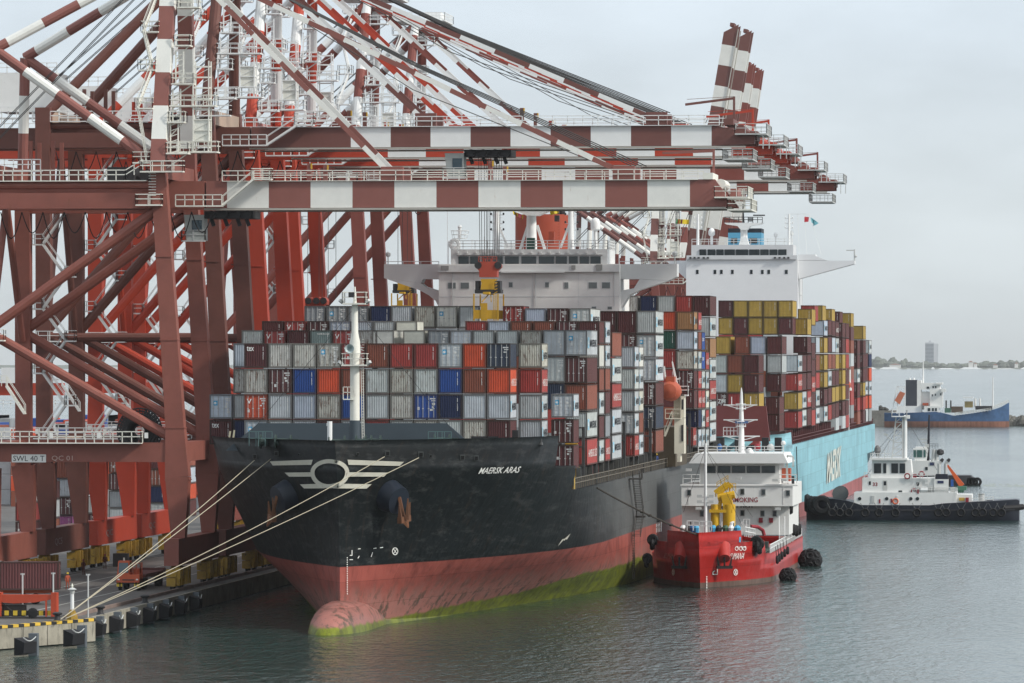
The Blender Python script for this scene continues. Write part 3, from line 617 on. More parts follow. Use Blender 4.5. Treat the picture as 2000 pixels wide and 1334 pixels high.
# ------------------------------------------------------------------ ships: shared hull builder
def lerp_table(tb, z):
    if z <= tb[0][0]: return tb[0][1:]
    for a, b in zip(tb, tb[1:]):
        if z <= b[0]: t = (z - a[0]) / (b[0] - a[0]); return tuple(x + (y - x) * t for x, y in zip(a[1:], b[1:]))
    return tb[-1][1:]
def hull_mb(tb, Xc, hb, Yend, levels, top, ds, decks, aft=None):
    """tb: (z, stem Y, entrance length, fullness); top(Y): highest level; decks: (z, Y from, Y to)"""
    mb = MB(); grid = {}
    def pt(z, d, s):
        ys, L, p = lerp_table(tb, z); Y = min(ys + d, Yend); q = min(1, d / L); w = hb * (1 - (1 - q) ** p)
        if aft and Y > Yend - aft[0]: t = (Y - (Yend - aft[0])) / aft[0]; k = max(0, min(1, (aft[1] - z) / aft[1])); w *= 1 - .9 * k * t ** 2
        return (Xc + s * w, Y, z)
    nL = len(levels)
    for s in (-1, 1):
        vs = [pt(z, d, s) for d in ds for z in levels]; fs = []
        for j in range(len(ds) - 1):
            for i in range(nL - 1):
                ym = (vs[j * nL + i][1] + vs[(j + 1) * nL + i][1]) / 2
                if levels[i + 1] <= top(ym) + .01: fs.append((j * nL + i, (j + 1) * nL + i, (j + 1) * nL + i + 1, j * nL + i + 1))
        mb.add(vs, fs)
    a = [pt(z, ds[-1], -1) for z in levels if z <= top(Yend)]; b = [pt(z, ds[-1], 1) for z in levels if z <= top(Yend)]; mb.add(*strip(a, b))
    for z, y0, y1 in decks:
        dd = [d for d in ds if y0 - .1 <= pt(z, d, 1)[1] <= y1 + .1]; mb.add(*strip([pt(z, d, -1) for d in dd], [pt(z, d, 1) for d in dd]))
    return mb, pt
def weld(o):
    bm = bmesh.new(); bm.from_mesh(o.data); bmesh.ops.remove_doubles(bm, verts=bm.verts, dist=.004); bmesh.ops.recalc_face_normals(bm, faces=bm.faces); bm.to_mesh(o.data); bm.free()
    o.data.polygons.foreach_set('use_smooth', [True] * len(o.data.polygons)); o.data.set_sharp_from_angle(angle=rad(35))
def hull_mat(name, up, zline, low, algae=None, scum=None, rough=.38, wear=.5, zalg=2.0, scuff_sheen=None):
    m = bpy.data.materials.new(name); m.use_nodes = True; t = m.node_tree; b = t.nodes['Principled BSDF']; b.inputs['Roughness'].default_value = rough; b.inputs['Specular IOR Level'].default_value = .13
    g = N(t, 'ShaderNodeNewGeometry'); s = N(t, 'ShaderNodeSeparateXYZ'); LK(t, g.outputs['Position'], s.inputs[0])
    n1 = N(t, 'ShaderNodeTexNoise', i={'Scale': .18, 'Detail': 7, 'Roughness': .7}); LK(t, g.outputs['Position'], n1.inputs['Vector'])
    mp = N(t, 'ShaderNodeMapping', i={'Scale': (1, .5, .12)}); LK(t, g.outputs['Position'], mp.inputs[0]); n2 = N(t, 'ShaderNodeTexNoise', i={'Scale': .7, 'Detail': 6, 'Roughness': .7}); LK(t, mp.outputs[0], n2.inputs['Vector'])
    def cmp(z, w, noise=None, k=0):
        src = s.outputs['Z']
        if noise: ad = N(t, 'ShaderNodeMath', operation='MULTIPLY_ADD', i={1: k}); LK(t, noise.outputs[0], ad.inputs[0]); LK(t, src, ad.inputs[2]); src = ad.outputs[0]; z = z + k * .5
        r = N(t, 'ShaderNodeMapRange', i={'From Min': z - w, 'From Max': z + w}); LK(t, src, r.inputs[0]); return r.outputs[0]
    def var(rgb, a, noise):
        r = N(t, 'ShaderNodeMapRange', i={'From Min': .3, 'From Max': .7, 'To Min': 1 - a, 'To Max': 1 + a}); LK(t, noise.outputs[0], r.inputs[0])
        q = N(t, 'ShaderNodeMixRGB', blend_type='MULTIPLY', i={0: 1, 1: (*rgb, 1)}); LK(t, r.outputs[0], q.inputs[2]); return q.outputs[0]
    def mixc(f, a, c):
        q = N(t, 'ShaderNodeMixRGB'); LK(t, f, q.inputs[0])
        for src, k in ((a, 1), (c, 2)):
            if isinstance(src, tuple): q.inputs[k].default_value = (*src, 1)
            else: LK(t, src, q.inputs[k])
        return q.outputs[0]
    upc = var(up, wear * .5, n1)
    if scuff_sheen:      # scuffed plating; aft greying paints in sky sheen as well as wear
        mp3 = N(t, 'ShaderNodeMapping', i={'Rotation': (rad(38), 0, 0), 'Scale': (1, .1, 1.4)}); LK(t, g.outputs['Position'], mp3.inputs[0]); n3 = N(t, 'ShaderNodeTexNoise', i={'Scale': .9, 'Detail': 8, 'Roughness': .75}); LK(t, mp3.outputs[0], n3.inputs['Vector'])
        r3 = N(t, 'ShaderNodeMapRange', i={'From Min': .51, 'From Max': .66, 'To Max': .8}); LK(t, n3.outputs[0], r3.inputs[0]); upc = mixc(r3.outputs[0], upc, scuff_sheen)
        ry = N(t, 'ShaderNodeMapRange', i={'From Min': 640, 'From Max': 686, 'To Max': .72}); ad = N(t, 'ShaderNodeMath', operation='MULTIPLY_ADD', i={1: 45.0}); LK(t, n1.outputs[0], ad.inputs[0]); LK(t, s.outputs['Y'], ad.inputs[2]); LK(t, ad.outputs[0], ry.inputs[0])
        upc = mixc(ry.outputs[0], upc, tuple(x * 2.6 for x in scuff_sheen))
    if scuff_sheen:      # rust weeping down the plates
        mr_ = N(t, 'ShaderNodeMapping', i={'Scale': (1, 1.1, .07)}); LK(t, g.outputs['Position'], mr_.inputs[0]); nr = N(t, 'ShaderNodeTexNoise', i={'Scale': .9, 'Detail': 7, 'Roughness': .7}); LK(t, mr_.outputs[0], nr.inputs['Vector'])
        rr_ = N(t, 'ShaderNodeMapRange', i={'From Min': .56, 'From Max': .7, 'To Max': .5}); LK(t, nr.outputs[0], rr_.inputs[0]); upc = mixc(rr_.outputs[0], upc, (.05, .032, .022))
    lowc = var(low, .45, n2)
    if scum:
        f_ = cmp(scum[1], .9, n2, 4.5); iv = N(t, 'ShaderNodeMath', operation='MULTIPLY_ADD', i={1: .5, 2: .5}); LK(t, f_, iv.inputs[0]); lowc = mixc(iv.outputs[0], scum[0], lowc)
    if algae:      # rubbed and fouled blotches above the growth line
        mpb = N(t, 'ShaderNodeMapping', i={'Scale': (1, .8, .55)}); LK(t, g.outputs['Position'], mpb.inputs[0]); nb = N(t, 'ShaderNodeTexNoise', i={'Scale': .8, 'Detail': 7, 'Roughness': .75}); LK(t, mpb.outputs[0], nb.inputs['Vector']); rb_ = N(t, 'ShaderNodeMapRange', i={'From Min': .51, 'From Max': .575, 'To Max': .8}); LK(t, nb.outputs[0], rb_.inputs[0])
        hz_ = N(t, 'ShaderNodeMapRange', i={'From Min': 4.6, 'From Max': 2.2}); LK(t, s.outputs['Z'], hz_.inputs[0]); mq = N(t, 'ShaderNodeMath', operation='MULTIPLY'); LK(t, rb_.outputs[0], mq.inputs[0]); LK(t, hz_.outputs[0], mq.inputs[1]); lowc = mixc(mq.outputs[0], lowc, (.06, .055, .04))
        ac = var(algae, .35, n1); n4 = N(t, 'ShaderNodeTexNoise', i={'Scale': .035, 'Detail': 5, 'Roughness': .6}); LK(t, g.outputs['Position'], n4.inputs['Vector'])
        n5 = N(t, 'ShaderNodeTexNoise', i={'Scale': 1.1, 'Detail': 8, 'Roughness': .8}); LK(t, mp.outputs[0], n5.inputs['Vector']); r5 = N(t, 'ShaderNodeMapRange', i={'From Min': .45, 'From Max': .6, 'To Max': .75}); LK(t, n5.outputs[0], r5.inputs[0]); ac = mixc(r5.outputs[0], ac, (.05, .055, .02))
        n6 = N(t, 'ShaderNodeMath', operation='ADD'); LK(t, n4.outputs[0], n6.inputs[0]); n7 = N(t, 'ShaderNodeMath', operation='MULTIPLY_ADD', i={1: .35, 2: -.175}); LK(t, n5.outputs[0], n7.inputs[0]); LK(t, n7.outputs[0], n6.inputs[1])
        gy = N(t, 'ShaderNodeMapRange', i={'From Min': 572, 'From Max': 640, 'To Min': 0, 'To Max': 2.3}); LK(t, s.outputs['Y'], gy.inputs[0])      # growth climbs higher aft
        g1 = N(t, 'ShaderNodeMath', operation='SUBTRACT'); LK(t, s.outputs['Z'], g1.inputs[0]); LK(t, gy.outputs[0], g1.inputs[1])
        g2 = N(t, 'ShaderNodeMath', operation='MULTIPLY_ADD', i={1: 2.6}); LK(t, n6.outputs[0], g2.inputs[0]); LK(t, g1.outputs[0], g2.inputs[2])
        g3 = N(t, 'ShaderNodeMapRange', i={'From Min': zalg + 1.3 - .14, 'From Max': zalg + 1.3 + .14}); LK(t, g2.outputs[0], g3.inputs[0])
        lowc = mixc(g3.outputs[0], ac, lowc)
    st = N(t, 'ShaderNodeMapRange', i={'From Min': .55, 'From Max': .72, 'To Max': .4}); LK(t, n2.outputs[0], st.inputs[0]); lowc = mixc(st.outputs[0], lowc, (.05, .035, .025))
    res = mixc(cmp(zline, .04, n2, .12), lowc, upc)
    # plating: weld seams, slightly different plates, dents between the frames
    cb = N(t, 'ShaderNodeCombineXYZ'); LK(t, s.outputs['Y'], cb.inputs[0]); LK(t, s.outputs['Z'], cb.inputs[1])
    bk = N(t, 'ShaderNodeTexBrick', i={'Scale': 1.0, 'Mortar Size': .035, 'Mortar Smooth': .3, 'Brick Width': 8.5, 'Row Height': 2.35, 'Color1': (.88, .88, .88, 1), 'Color2': (1.12, 1.12, 1.12, 1), 'Mortar': (.6, .58, .55, 1)}); LK(t, cb.outputs[0], bk.inputs['Vector'])
    q = N(t, 'ShaderNodeMixRGB', blend_type='MULTIPLY', i={0: .75}); LK(t, res, q.inputs[1]); LK(t, bk.outputs[0], q.inputs[2]); LK(t, q.outputs[0], b.inputs['Base Color'])
    wv = N(t, 'ShaderNodeTexNoise', i={'Scale': .8, 'Detail': 2}); LK(t, g.outputs['Position'], wv.inputs['Vector']); bp = N(t, 'ShaderNodeBump', i={'Strength': .4, 'Distance': .15}); LK(t, wv.outputs[0], bp.inputs['Height']); LK(t, bp.outputs[0], b.inputs['Normal'])
    return m
# ------------------------------------------------------------------ black container ship
XC, HB = -77.7, 18.9
ship = thing('container_ship', (XC, 690, 0), 'black-hulled container ship with winged ring emblem on its bow and red bulbous underbody', 'ship')
TB = [(-5, 556, 140, 1.5), (0, 555, 132, 1.6), (3, 554.5, 108, 1.8), (6.2, 554.5, 84, 2.1), (10, 554, 68, 2.15), (12.9, 553.5, 58, 2.25), (15.5, 552.5, 52, 2.3), (18.9, 551, 47, 2.35)]
DS = [0, .25, .7, 1.4, 2.4, 3.6, 5, 6.7, 8.6, 11, 14, 17.5, 21.5, 26, 31, 37.5, 40, 49.5, 51.5, 56, 66, 80, 96, 115, 135, 170, 220, 262, 272, 282]
def top(Y): return 18.9 if Y < 589 else (15.5 if Y < 601.5 else 12.9)
hm, hpt = hull_mb(TB, XC, HB, 836, [-4, -1, 0, 1.5, 3, 4.6, 6.2, 8, 10, 12.9, 15.5, 17.4, 18.9], top, DS, [(17.4, 551, 590), (15.5, 587, 604), (12.9, 600, 840)], aft=(60, 12))
HM = hull_mat('black_hull', (.006, .0085, .0095), 6.25, (.27, .07, .055), (.14, .16, .016), ((.36, .2, .17), 3.4), scuff_sheen=(.045, .047, .047), zalg=.5, rough=.5)
BM = hull_mat('bulb_red', (.006, .0085, .0095), 6.25, (.27, .07, .055), (.14, .16, .016), ((.36, .2, .17), 3.4), zalg=.5)
hull = hm.build('hull', HM, ship); weld(hull)
mb = MB(); n = 24; vs = []; NB = 44
for i in range(NB + 1):
    y = 542.5 + 75 * (i / NB) ** 1.25; t = max(0, (y - 556) / 61.5)
    q = math.sqrt(max(0, 1 - ((556 - y) / 13.5) ** 2)) if y < 556 else 1
    hw = abs(hpt(0, max(0, y - 555), 1)[0] - XC); rx = max(3.0 * q, (hw + .25 * (1 - t)) / .97 if y > 556 else 0); rz = 4.05 * q * (1 - .45 * min(1, t * 1.5))
    for k in range(n): a = 6.283 * k / n; ca, sa = math.cos(a), math.sin(a); ca = math.copysign(abs(ca) ** .8, ca); sa = math.copysign(abs(sa) ** .8, sa); vs.append((XC + .1 + rx * ca, y, -1.1 + rz * sa))
mb.add(vs, [(j * n + i, j * n + (i + 1) % n, (j + 1) * n + (i + 1) % n, (j + 1) * n + i) for j in range(NB) for i in range(n)])
weld(mb.build('bulbous_bow', BM, ship))
HV = bvh_of(hull)
EMB = paint('emblem_cream', (.58, .56, .48), .55, .1, rust=.5, streak=1)
def ringpts(c, rx, ry, ry2, n=40): return [(c[0] + rx * math.cos(6.2832 * i / n), c[1] - (ry if math.sin(6.2832 * i / n) > 0 else ry2) * math.sin(6.2832 * i / n)) for i in range(n + 1)]
decal(*strip(ringpts((644.5, 922), 36, 26, 31), ringpts((644.5, 922), 28, 18, 23)), HV, EMB, ship, 'emblem_ring')
def sub(a, b, n): return [(a[0] + (b[0] - a[0]) * i / n, a[1] + (b[1] - a[1]) * i / n) for i in range(n + 1)]
for q in (((529, 900), (613, 897), (535, 908), (610, 907)), ((677, 897), (787, 901), (679, 907), (779, 909)), ((558, 922), (610, 921.5), (567, 930), (611, 930)), ((680, 921.5), (756, 922), (678, 930), (748, 930)), ((588, 945), (625, 944), (596, 953), (637, 953)), ((664, 944), (724, 945), (652, 953), (714, 953.5))):
    decal(*strip(sub(q[0], q[1], 30), sub(q[2], q[3], 30)), HV, EMB, ship, 'emblem_bar')
decal_text('MAERSK ARAS', ((932, 924.5), (1013, 922), (935, 912.5)), HV, LETW, ship, shear=.35, bold=.015)
FRAME = plain('fairlead_frame', (.06, .065, .065), .5); HOLE = plain('fairlead_opening', (.004, .004, .004), .9)
for u, v, w in ((756, 885, 13), (821, 887, 13), (902, 893, 12), (929, 894, 12), (499, 891, 11), (541, 885, 11), (840, 890, 6), (698, 886, 7), (585, 887, 5)):
    w = w * .8
    f = decal([(u - w / 2, v - w * .55), (u + w / 2, v - w * .55), (u + w / 2, v + w * .55), (u - w / 2, v + w * .55)], [(0, 1, 2, 3)], HV, FRAME, ship, 'fairlead', .06)
    decal([(u - w * .3, v - w * .35), (u + w * .32, v - w * .35), (u + w * .32, v + w * .38), (u - w * .3, v + w * .38)], [(0, 1, 2, 3)], HV, HOLE, f, 'opening', .1) if f else None
decal(*strip(ringpts((769.5, 1076), 6, 7.5, 7.5, 20), ringpts((769.5, 1076), 4.6, 6, 6, 20)), HV, LETW, ship, 'thruster_mark')
decal([(765.5, 1071.5), (766.6, 1070.8), (773.5, 1080.5), (772.4, 1081.2)], [(0, 1, 2, 3)], HV, LETW, ship, 'thruster_mark'); decal([(772.6, 1070.6), (773.6, 1071.4), (766.4, 1081.4), (765.4, 1080.8)], [(0, 1, 2, 3)], HV, LETW, ship, 'thruster_mark')
decal([(1087, 1066), (1096, 1052), (1100, 1055), (1112, 1041), (1105, 1053), (1101, 1051)], [(0, 1, 2, 3, 4, 5)], HV, EMB, ship, 'tug_push_arrow')
for q in ([(681, 1085), (686, 1085), (686, 1074), (684.6, 1074), (684.6, 1083.6), (681, 1083.6)], [(680.5, 1092), (687, 1092), (687, 1093.4), (680.5, 1093.4)], [(697, 1071), (702, 1070.5), (702, 1072), (697, 1072.5)], [(696, 1090), (699, 1085), (700, 1085.6), (697.5, 1090.4)], [(727, 1070), (733, 1069), (733, 1070.5), (727, 1071.5)], [(722, 1087), (725, 1078), (726.2, 1078.4), (723.4, 1087.4)], [(740, 1068.5), (746, 1067.5), (746, 1069), (740, 1070)]):
    decal(q, [tuple(range(len(q)))], HV, LETW, ship, 'bow_marking')
for i in range(17): decal([(675.2, 1088 + i * 4.4), (676.8, 1088 + i * 4.4), (676.8, 1090.2 + i * 4.4), (675.2, 1090.2 + i * 4.4)], [(0, 1, 2, 3)], HV, LETW, ship, 'draught_mark')
NAVY = paint('bolster_paint', (.016, .022, .034), .35, .15); ARUST = paint('anchor_rust', (.14, .06, .03), .85, .3, rust=.4)
for s, (u, v) in ((1, (757, 971)), (-1, (569, 969))):
    d = ray(u, v).normalized(); h = HV.ray_cast(CAM, d); p = h[0] if h[0] else PY(u, v, 560)
    ax = Vector((s * .80, -.58, -.22)).normalized()
    b = MB().tube(p - ax * 2.4 + Vector((0, 0, .5)), p + ax * 1.6, 2.15, 0, 24, 1.4).build('anchor_bolster', NAVY, ship, smooth=True)
    e = p + ax * 1.65; lat = Vector((s * .35, .9, .1)).normalized(); dn = Vector((s * .28, -.1, -1)).normalized()
    mb = MB(); mb.beam(e + Vector((0, 0, .4)), e + dn * 2.0, .3, .4); mb.beam(e + dn * 1.9 - lat * 1.0, e + dn * 1.9 + lat * 1.0, .5, .6)
    for q in (-1, 1): mb.beam(e + dn * 1.9 + lat * q * .8, e + dn * .1 + lat * q * 1.15 + ax * .7, .45, .4, 0, .1, .12); mb.beam(e + dn * 1.9 + lat * q * .4, e + dn * 2.7 + ax * .3, .45, .4, 0, .12, .12)
    mb.beam(e + dn * 1.9 + Vector((.35, -.3, 0)), e - dn * .5 + ax * 1.0 + Vector((.3, -.2, 0)), .4, .4, 0, .1, .1)
    mb.build('anchor', ARUST, ship)
# forecastle
def deckY(u, m=1.2): h = min(.995, abs(u - 648) / 19.4 / HB); return 552 + 47 * (1 - (1 - h) ** (1 / 2.35)) + m
BW = paint('breakwater_grey', (.052, .07, .085), .5, .1, rust=.1)
mb = MB(); q = [PY(u, v, 570.5) for u, v in ((440, 880), (505, 826.5), (872, 826.5), (934, 880))]; mb.prism(q, (0, .4, 0))
for u in range(500, 900, 40): a = PY(u, 880, 570.9); b = PY(u, 832, 570.9); mb.add([a, a + Vector((0, 3, 0)), b], [(0, 1, 2)])
mb.build('breakwater', BW, ship)
mst = MB(); base = PY(693, 862, 563.5); x, y = base.x, base.y; zt = lambda v: ZY(v, 563.5, 693)
mst.lathe((x, y, 0), [(.58, 17.4), (.55, zt(821))], 1, 12); mst.lathe((x, y, 0), [(.5, zt(821)), (.48, zt(700)), (.56, zt(690))], 0, 12)
mst.lathe((x, y, 0), [(.56, zt(690)), (.54, zt(668)), (.34, zt(650)), (.31, zt(594)), (.2, zt(592)), (.08, zt(560))], 0, 10)
fm = mst.build('foremast', [DIRTYW, BW], ship, smooth=True)
for v, w in ((712, 1.25), (592, 1.15)):
    MB().platform(x - w, x + w, y - .9, y + .9, zt(v)).build('mast_platform', DIRTYW, fm)
    mb = MB()
    for sx in (-1, 1): mb.beam((x + sx * w, y, zt(v)), (x + sx * (w + .35), y - .3, zt(v) + .3), .3, .3)
    mb.build('lamp', GALV, fm)
MB().box(x - .5, x + .05, y - 1.1, y - .5, zt(581), zt(571)).build('light_box', DARK, fm)
mb = MB(); mb.lathe((x - .4, y - .65, zt(681)), [(.1, .5), (.13, .2), (.24, -.1), (.46, -.35), (.4, -.32), (.08, .2)], 0, 16, 'Y'); mb.build('horn', plain('horn_grey', (.42, .5, .5), .5), fm, smooth=True)
mb = MB(); mb.rail([(x - 1.1, y - .6, zt(779)), (x - .2, y - .6, zt(779))], 1.2, .5); mb.box(x - 1.1, x - .1, y - .7, y, zt(779) - .1, zt(779)); mb.build('ladder_stage', DIRTYW, fm)
mb = MB(); mb.beam((x + .78, y, 17.4), (x + .62, y, zt(700)), .07, .07); mb.beam((x + .98, y, 17.4), (x + .82, y, zt(700)), .07, .07)
for i in range(40): z = 18 + i * .28; mb.beam((x + .74, y, z), (x + .95, y, z), .04, .04)
mb.build('mast_ladder', DIRTYW, fm)
mb = MB()
for u, v0, v1, r in ((644, 860, 823, .25), (640, 832, 826, .12)): p = PY(u, v0, 555); mb.tube(p, (p.x, p.y, ZY(v1, 555, u)), r)
mb.build('jackstaff', WHITE, ship)
for u, v in ((660, 857), (712, 857), (730, 858), (865, 868), (525, 866), (555, 864)):
    p = PY(u, v, deckY(u, 2.5)); w = MB(); w.lathe((p.x - .9, p.y, 18.6), [(.75, 0), (.75, .12), (.4, .14), (.4, 1.5), (.75, 1.52), (.75, 1.64)], 0, 10, 'X'); w.box(p.x + .8, p.x + 1.5, p.y - .4, p.y + .4, 17.4, 18.9); w.build('winch', plain('winch_green', (.03, .05, .045), .6), ship)
for u in (500, 850, 868, 518): p = PY(u, 866, deckY(u)); mb = MB(); mb.rail([p - Vector((.7, 0, .3)), p + Vector((.7, 0, -.3))], 1.5, .7); mb.build('deck_railing', plain('railing_green', (.1, .17, .17)), ship)
mb = MB()
for a, b in (((1045, 872), (1078, 874)),): mb.rail([PY(*a, 585), PY(*b, 588)], 1.2, 1.0)
p = PY(985, 872, 580.5); mb.rail([p, p + Vector((4, 6, 0))], 1.3, 1.2); mb.build('deck_railing', plain('railing_dark', (.08, .08, .07)), ship)
for u, v0, v1 in ((975, 870, 838), (978, 870, 840), (1018, 872, 840), (952, 868, 840), (446, 868, 842), (454, 868, 840)): yy_ = max(574, deckY(u)); p = PY(u, v0, yy_); MB().beam(p, (p.x + .2, p.y, ZY(v1, yy_, u)), .16, .16).build('stanchion', paint('stanchion_cream', (.45, .42, .3)), ship)
mb = MB(); p = PY(955, 869, 577); mb.box(p.x - 1.6, p.x + 1.2, 575, 576.5, 17.4, 19.0); mb.box(p.x + 1.6, p.x + 3, 577, 578, 17.4, 19.6); mb.build('deck_machinery', DARK, ship)
# wires from foremast
for u, v in ((470, 868), (905, 868)): MB().tube((x, y, zt(600)), PY(u, v, 570), .025, 0, 4).build('mast_stay', WIRE, ship)
# deck side: coaming, pillars, lashing bridges, railing
SIDE = XC + HB; COAM = paint('coaming_brown', (.03, .026, .024), .8, .3, rust=.3); POST = plain('pillar_grey', (.075, .075, .07), .6)
MB().box(XC - 17, SIDE - 2.6, 601, 830, 12.92, 14.9).build('hatch_coaming', COAM, ship)
mb = MB(); mb.rail([(SIDE - .2, 602, 12.95), (SIDE - .2, 834, 12.95)], 1.15, 2.2, 0, .045); mb.build('side_railing', plain('railing_brown', (.16, .14, .11)), ship)
mb = MB(); mb.box(SIDE - .45, SIDE - .35, 602, 834, 12.9, 13.9); mb.build('side_bulwark', COAM, ship)
for i in range(34):
    y = 604.5 + i * 6.6
    if 716 < y < 755: continue
    MB().beam((SIDE - .55, y, 12.9), (SIDE - .55, y, 15.1), .5, .3).build('cargo_pillar', POST, ship)
for y in (614.2, 628.2, 642.6, 658.3, 664.5, 690.5, 701.5, 765, 785, 795.3):
    mb = MB(); zt_ = 19.5
    for xx in (SIDE - .35, SIDE - 2.9): mb.beam((xx, y, 12.9), (xx, y, zt_), .35, .45)
    for z in (15.2, 17.3, 19.4): mb.box(SIDE - 3.1, SIDE - .2, y - .4, y + .4, z - .08, z + .08)
    mb.box(XC - 18, SIDE - 3, y - .3, y + .3, 13, 17.3); mb.build('lashing_bridge', plain('lashing_dark', (.05, .05, .05), .7), ship)
for y, z in ((613.2, 16.6), (655, 15.8), (690, 16.6), (691, 19.0), (762, 19.2), (615, 14)):
    mb = MB(); mb.box(SIDE - 2.2, SIDE - .9, y - .4, y + .4, z, z + 1.1); mb.box(SIDE - 1.9, SIDE - 1.2, y - .5, y - .4, z + .2, z + .9); mb.build('lashing_gear_box', YEL, ship)
p = PY(1131, 950, 604); MB().box(SIDE - .7, SIDE - .15, 602.2, 602.9, 12.95, 15.0).build('warning_panel', paint('panel_yellow', (.6, .38, .03), .5, .5, rust=.4), ship)
# gangway and pilot ladder
mb = MB(); mb.stair((SIDE + .35, 668, 12.6), (SIDE + .35, 674, 8.0), (1, 0, 0), .8, 0, .35); mb.stair((SIDE + .35, 674, 8.0), (SIDE + .35, 670, 5.8), (1, 0, 0), .8, 0, .35); mb.box(SIDE - .5, SIDE + 1.6, 666.5, 668.5, 12.6, 12.75); mb.rail([(SIDE + 1.5, 666.5, 12.7), (SIDE + 1.5, 668.5, 12.7)], 1.2, .8); mb.box(SIDE + .2, SIDE + 1.4, 673.3, 674.8, 7.9, 8.1); mb.build('accommodation_ladder', plain('ladder_dark', (.05, .045, .04), .7), ship)
mb = MB()
for xx in (.0, .5): mb.beam((SIDE + .15 + xx * .3, 671 + xx, 6), (SIDE + .15 + xx * .3, 671 + xx, .6), .06, .06)
for i in range(18): mb.beam((SIDE + .1, 671, .7 + i * .3), (SIDE + .35, 671.5, .7 + i * .3), .08, .05)
mb.build('pilot_ladder', plain('ladder_rope', (.06, .05, .04)), ship)
# accommodation block
HG = paint('house_white', (.70, .70, .685), .5, .04, rust=.05, streak=1); HGS = paint('house_grey_white', (.63, .63, .62), .5, .04, rust=.04)
Yh = 712.0
def W(u, v, Y=Yh): return PY(u, v, Y)
hs = MB(); a, b = W(857, 516), W(1210, 516); hs.box(a.x, b.x, Yh, Yh + 14, 13, a.z); house = hs.build('accommodation_block', HG, ship)
c, d = W(880, 487), W(1186, 487); z0, z1 = W(880, 516.5).z, c.z
br = MB().box(c.x, d.x, Yh + .3, Yh + 11, z0 + .0, z1); wh = br.build('wheelhouse', HGS, ship)
mb = MB(); q0, q1 = W(857, 516.5), W(1210, 529); mb.box(q0.x, q1.x, Yh - .5, Yh - .25, q1.z, q0.z - .12); mb.box(q0.x, q1.x, Yh - .5, Yh, q1.z - .12, q1.z); mb.build('bridge_front_bulwark', HGS, ship)
for u0, u1 in ((895, 915), (918, 937), (941, 960), (963, 982), (986, 1013), (1018, 1047), (1052, 1082), (1085, 1107), (1111, 1128), (1132, 1150), (1153, 1173)):
    p0, p1 = W(u0, 517), W(u1, 500.5); MB().box(p0.x, p1.x, Yh + .16, Yh + .28, p0.z + .12, p1.z).build('window', GLASS, wh)
mb = MB(); p0, p1 = W(890, 498), W(1178, 496.6); mb.box(p0.x, p1.x, Yh + .1, Yh + .29, p0.z, p1.z); mb.build('window_eyebrow', HGS, wh)
for u0, u1, v0, v1 in ((875, 890, 552, 563.5), (900, 916, 552, 563.5), (994, 1001, 551.5, 561), (1065, 1072, 551.5, 561), (1102.5, 1110, 551.5, 563), (1150, 1166, 551.5, 563), (1176, 1191.5, 551.5, 563), (1156, 1164, 599, 604), (1187, 1195, 599, 604)):
    p0, p1 = W(u0, v1), W(u1, v0); w = MB().box(p0.x - .06, p1.x + .06, Yh - .05, Yh + .02, p0.z - .06, p1.z + .06).build('window', HGS, house); MB().box(p0.x, p1.x, Yh - .07, Yh - .052, p0.z, p1.z).build('pane', plain('window_pane', (.16, .18, .18), .2), w)
mb = MB(); p0 = W(857, 579.5); p1 = W(1210, 579.5); mb.box(p0.x, p1.x, Yh - .04, Yh, p0.z - .04, p0.z + .04); p0 = W(980, 533); p1 = W(1103, 531.5); mb.box(p0.x, p1.x, Yh - .9, Yh, p0.z, p1.z + .1); mb.build('deck_ledge', HGS, house)
for poly in ([(750, 516), (857, 516), (857, 545), (826, 545), (822, 553), (750, 543)], [(750, 543.3), (822, 553.3), (830, 560), (857, 568), (857, 600), (851, 588), (838, 577), (820, 567)], [(1210, 516), (1322, 515), (1322, 540), (1306, 548), (1249, 545), (1210, 545)], [(1306, 548.3), (1250, 566), (1228, 577), (1214, 600), (1210, 600), (1210, 568), (1238, 563), (1249, 545.3)]):
    MB().prism([W(u, v, Yh + 2) for u, v in poly], (0, 3.2, 0)).build('bridge_wing', HGS, ship)
for u, v, w, h in ((870, 523, 1.0, .5), (1171, 522, .8, .7), (1121, 522, .5, .5), (1033, 505, .01, .01)):
    q = W(u, v); MB().box(q.x - w / 2, q.x + w / 2, Yh - .62, Yh - .5, q.z - h / 2, q.z + h / 2).build('floodlight', plain('lamp_grey', (.25, .25, .24)), house)
for u in (884, 1200, 1046): q0_, q1_ = W(u, 598), W(u, 532); MB().beam((q0_.x, Yh - .12, q0_.z), (q1_.x, Yh - .12, q1_.z), .1, .1).build('drain_pipe', HGS, house)
for u in (925, 965, 1040, 1130, 1190): q0_, q1_ = W(u, 598), W(u, 531); MB().box(q0_.x - .02, q0_.x + .02, Yh - .025, Yh, q0_.z, q1_.z).build('weld_seam', HGS, house)
mb = MB()
for i in range(16): q = W(893 + i * 18, 493); mb.box(q.x - .12, q.x + .12, Yh - .1, Yh + .3, q.z - .12, q.z + .12)
mb.build('eyebrow_bracket_trim', HGS, wh)
mb = MB()
for a_, b_ in (((752, 516), (857, 516)), ((1210, 516), (1321, 515))): mb.rail([W(*a_, Yh + 2.1), W(*b_, Yh + 2.1)], .35, 2, 0, .04, (1.0,))
mb.build('wing_railing', HGS, ship)
for u, v, h in ((758, 516, .9), (1318, 515, .9)): p = W(u, v, Yh + 3); m_ = MB(); m_.tube(p, p + Vector((0, 0, h)), .08); m_.lathe(p + Vector((0, 0, h)), [(.1, 0), (.35, .2), (.35, .5), (.1, .7)], 0, 8); m_.build('searchlight', GALV, ship)
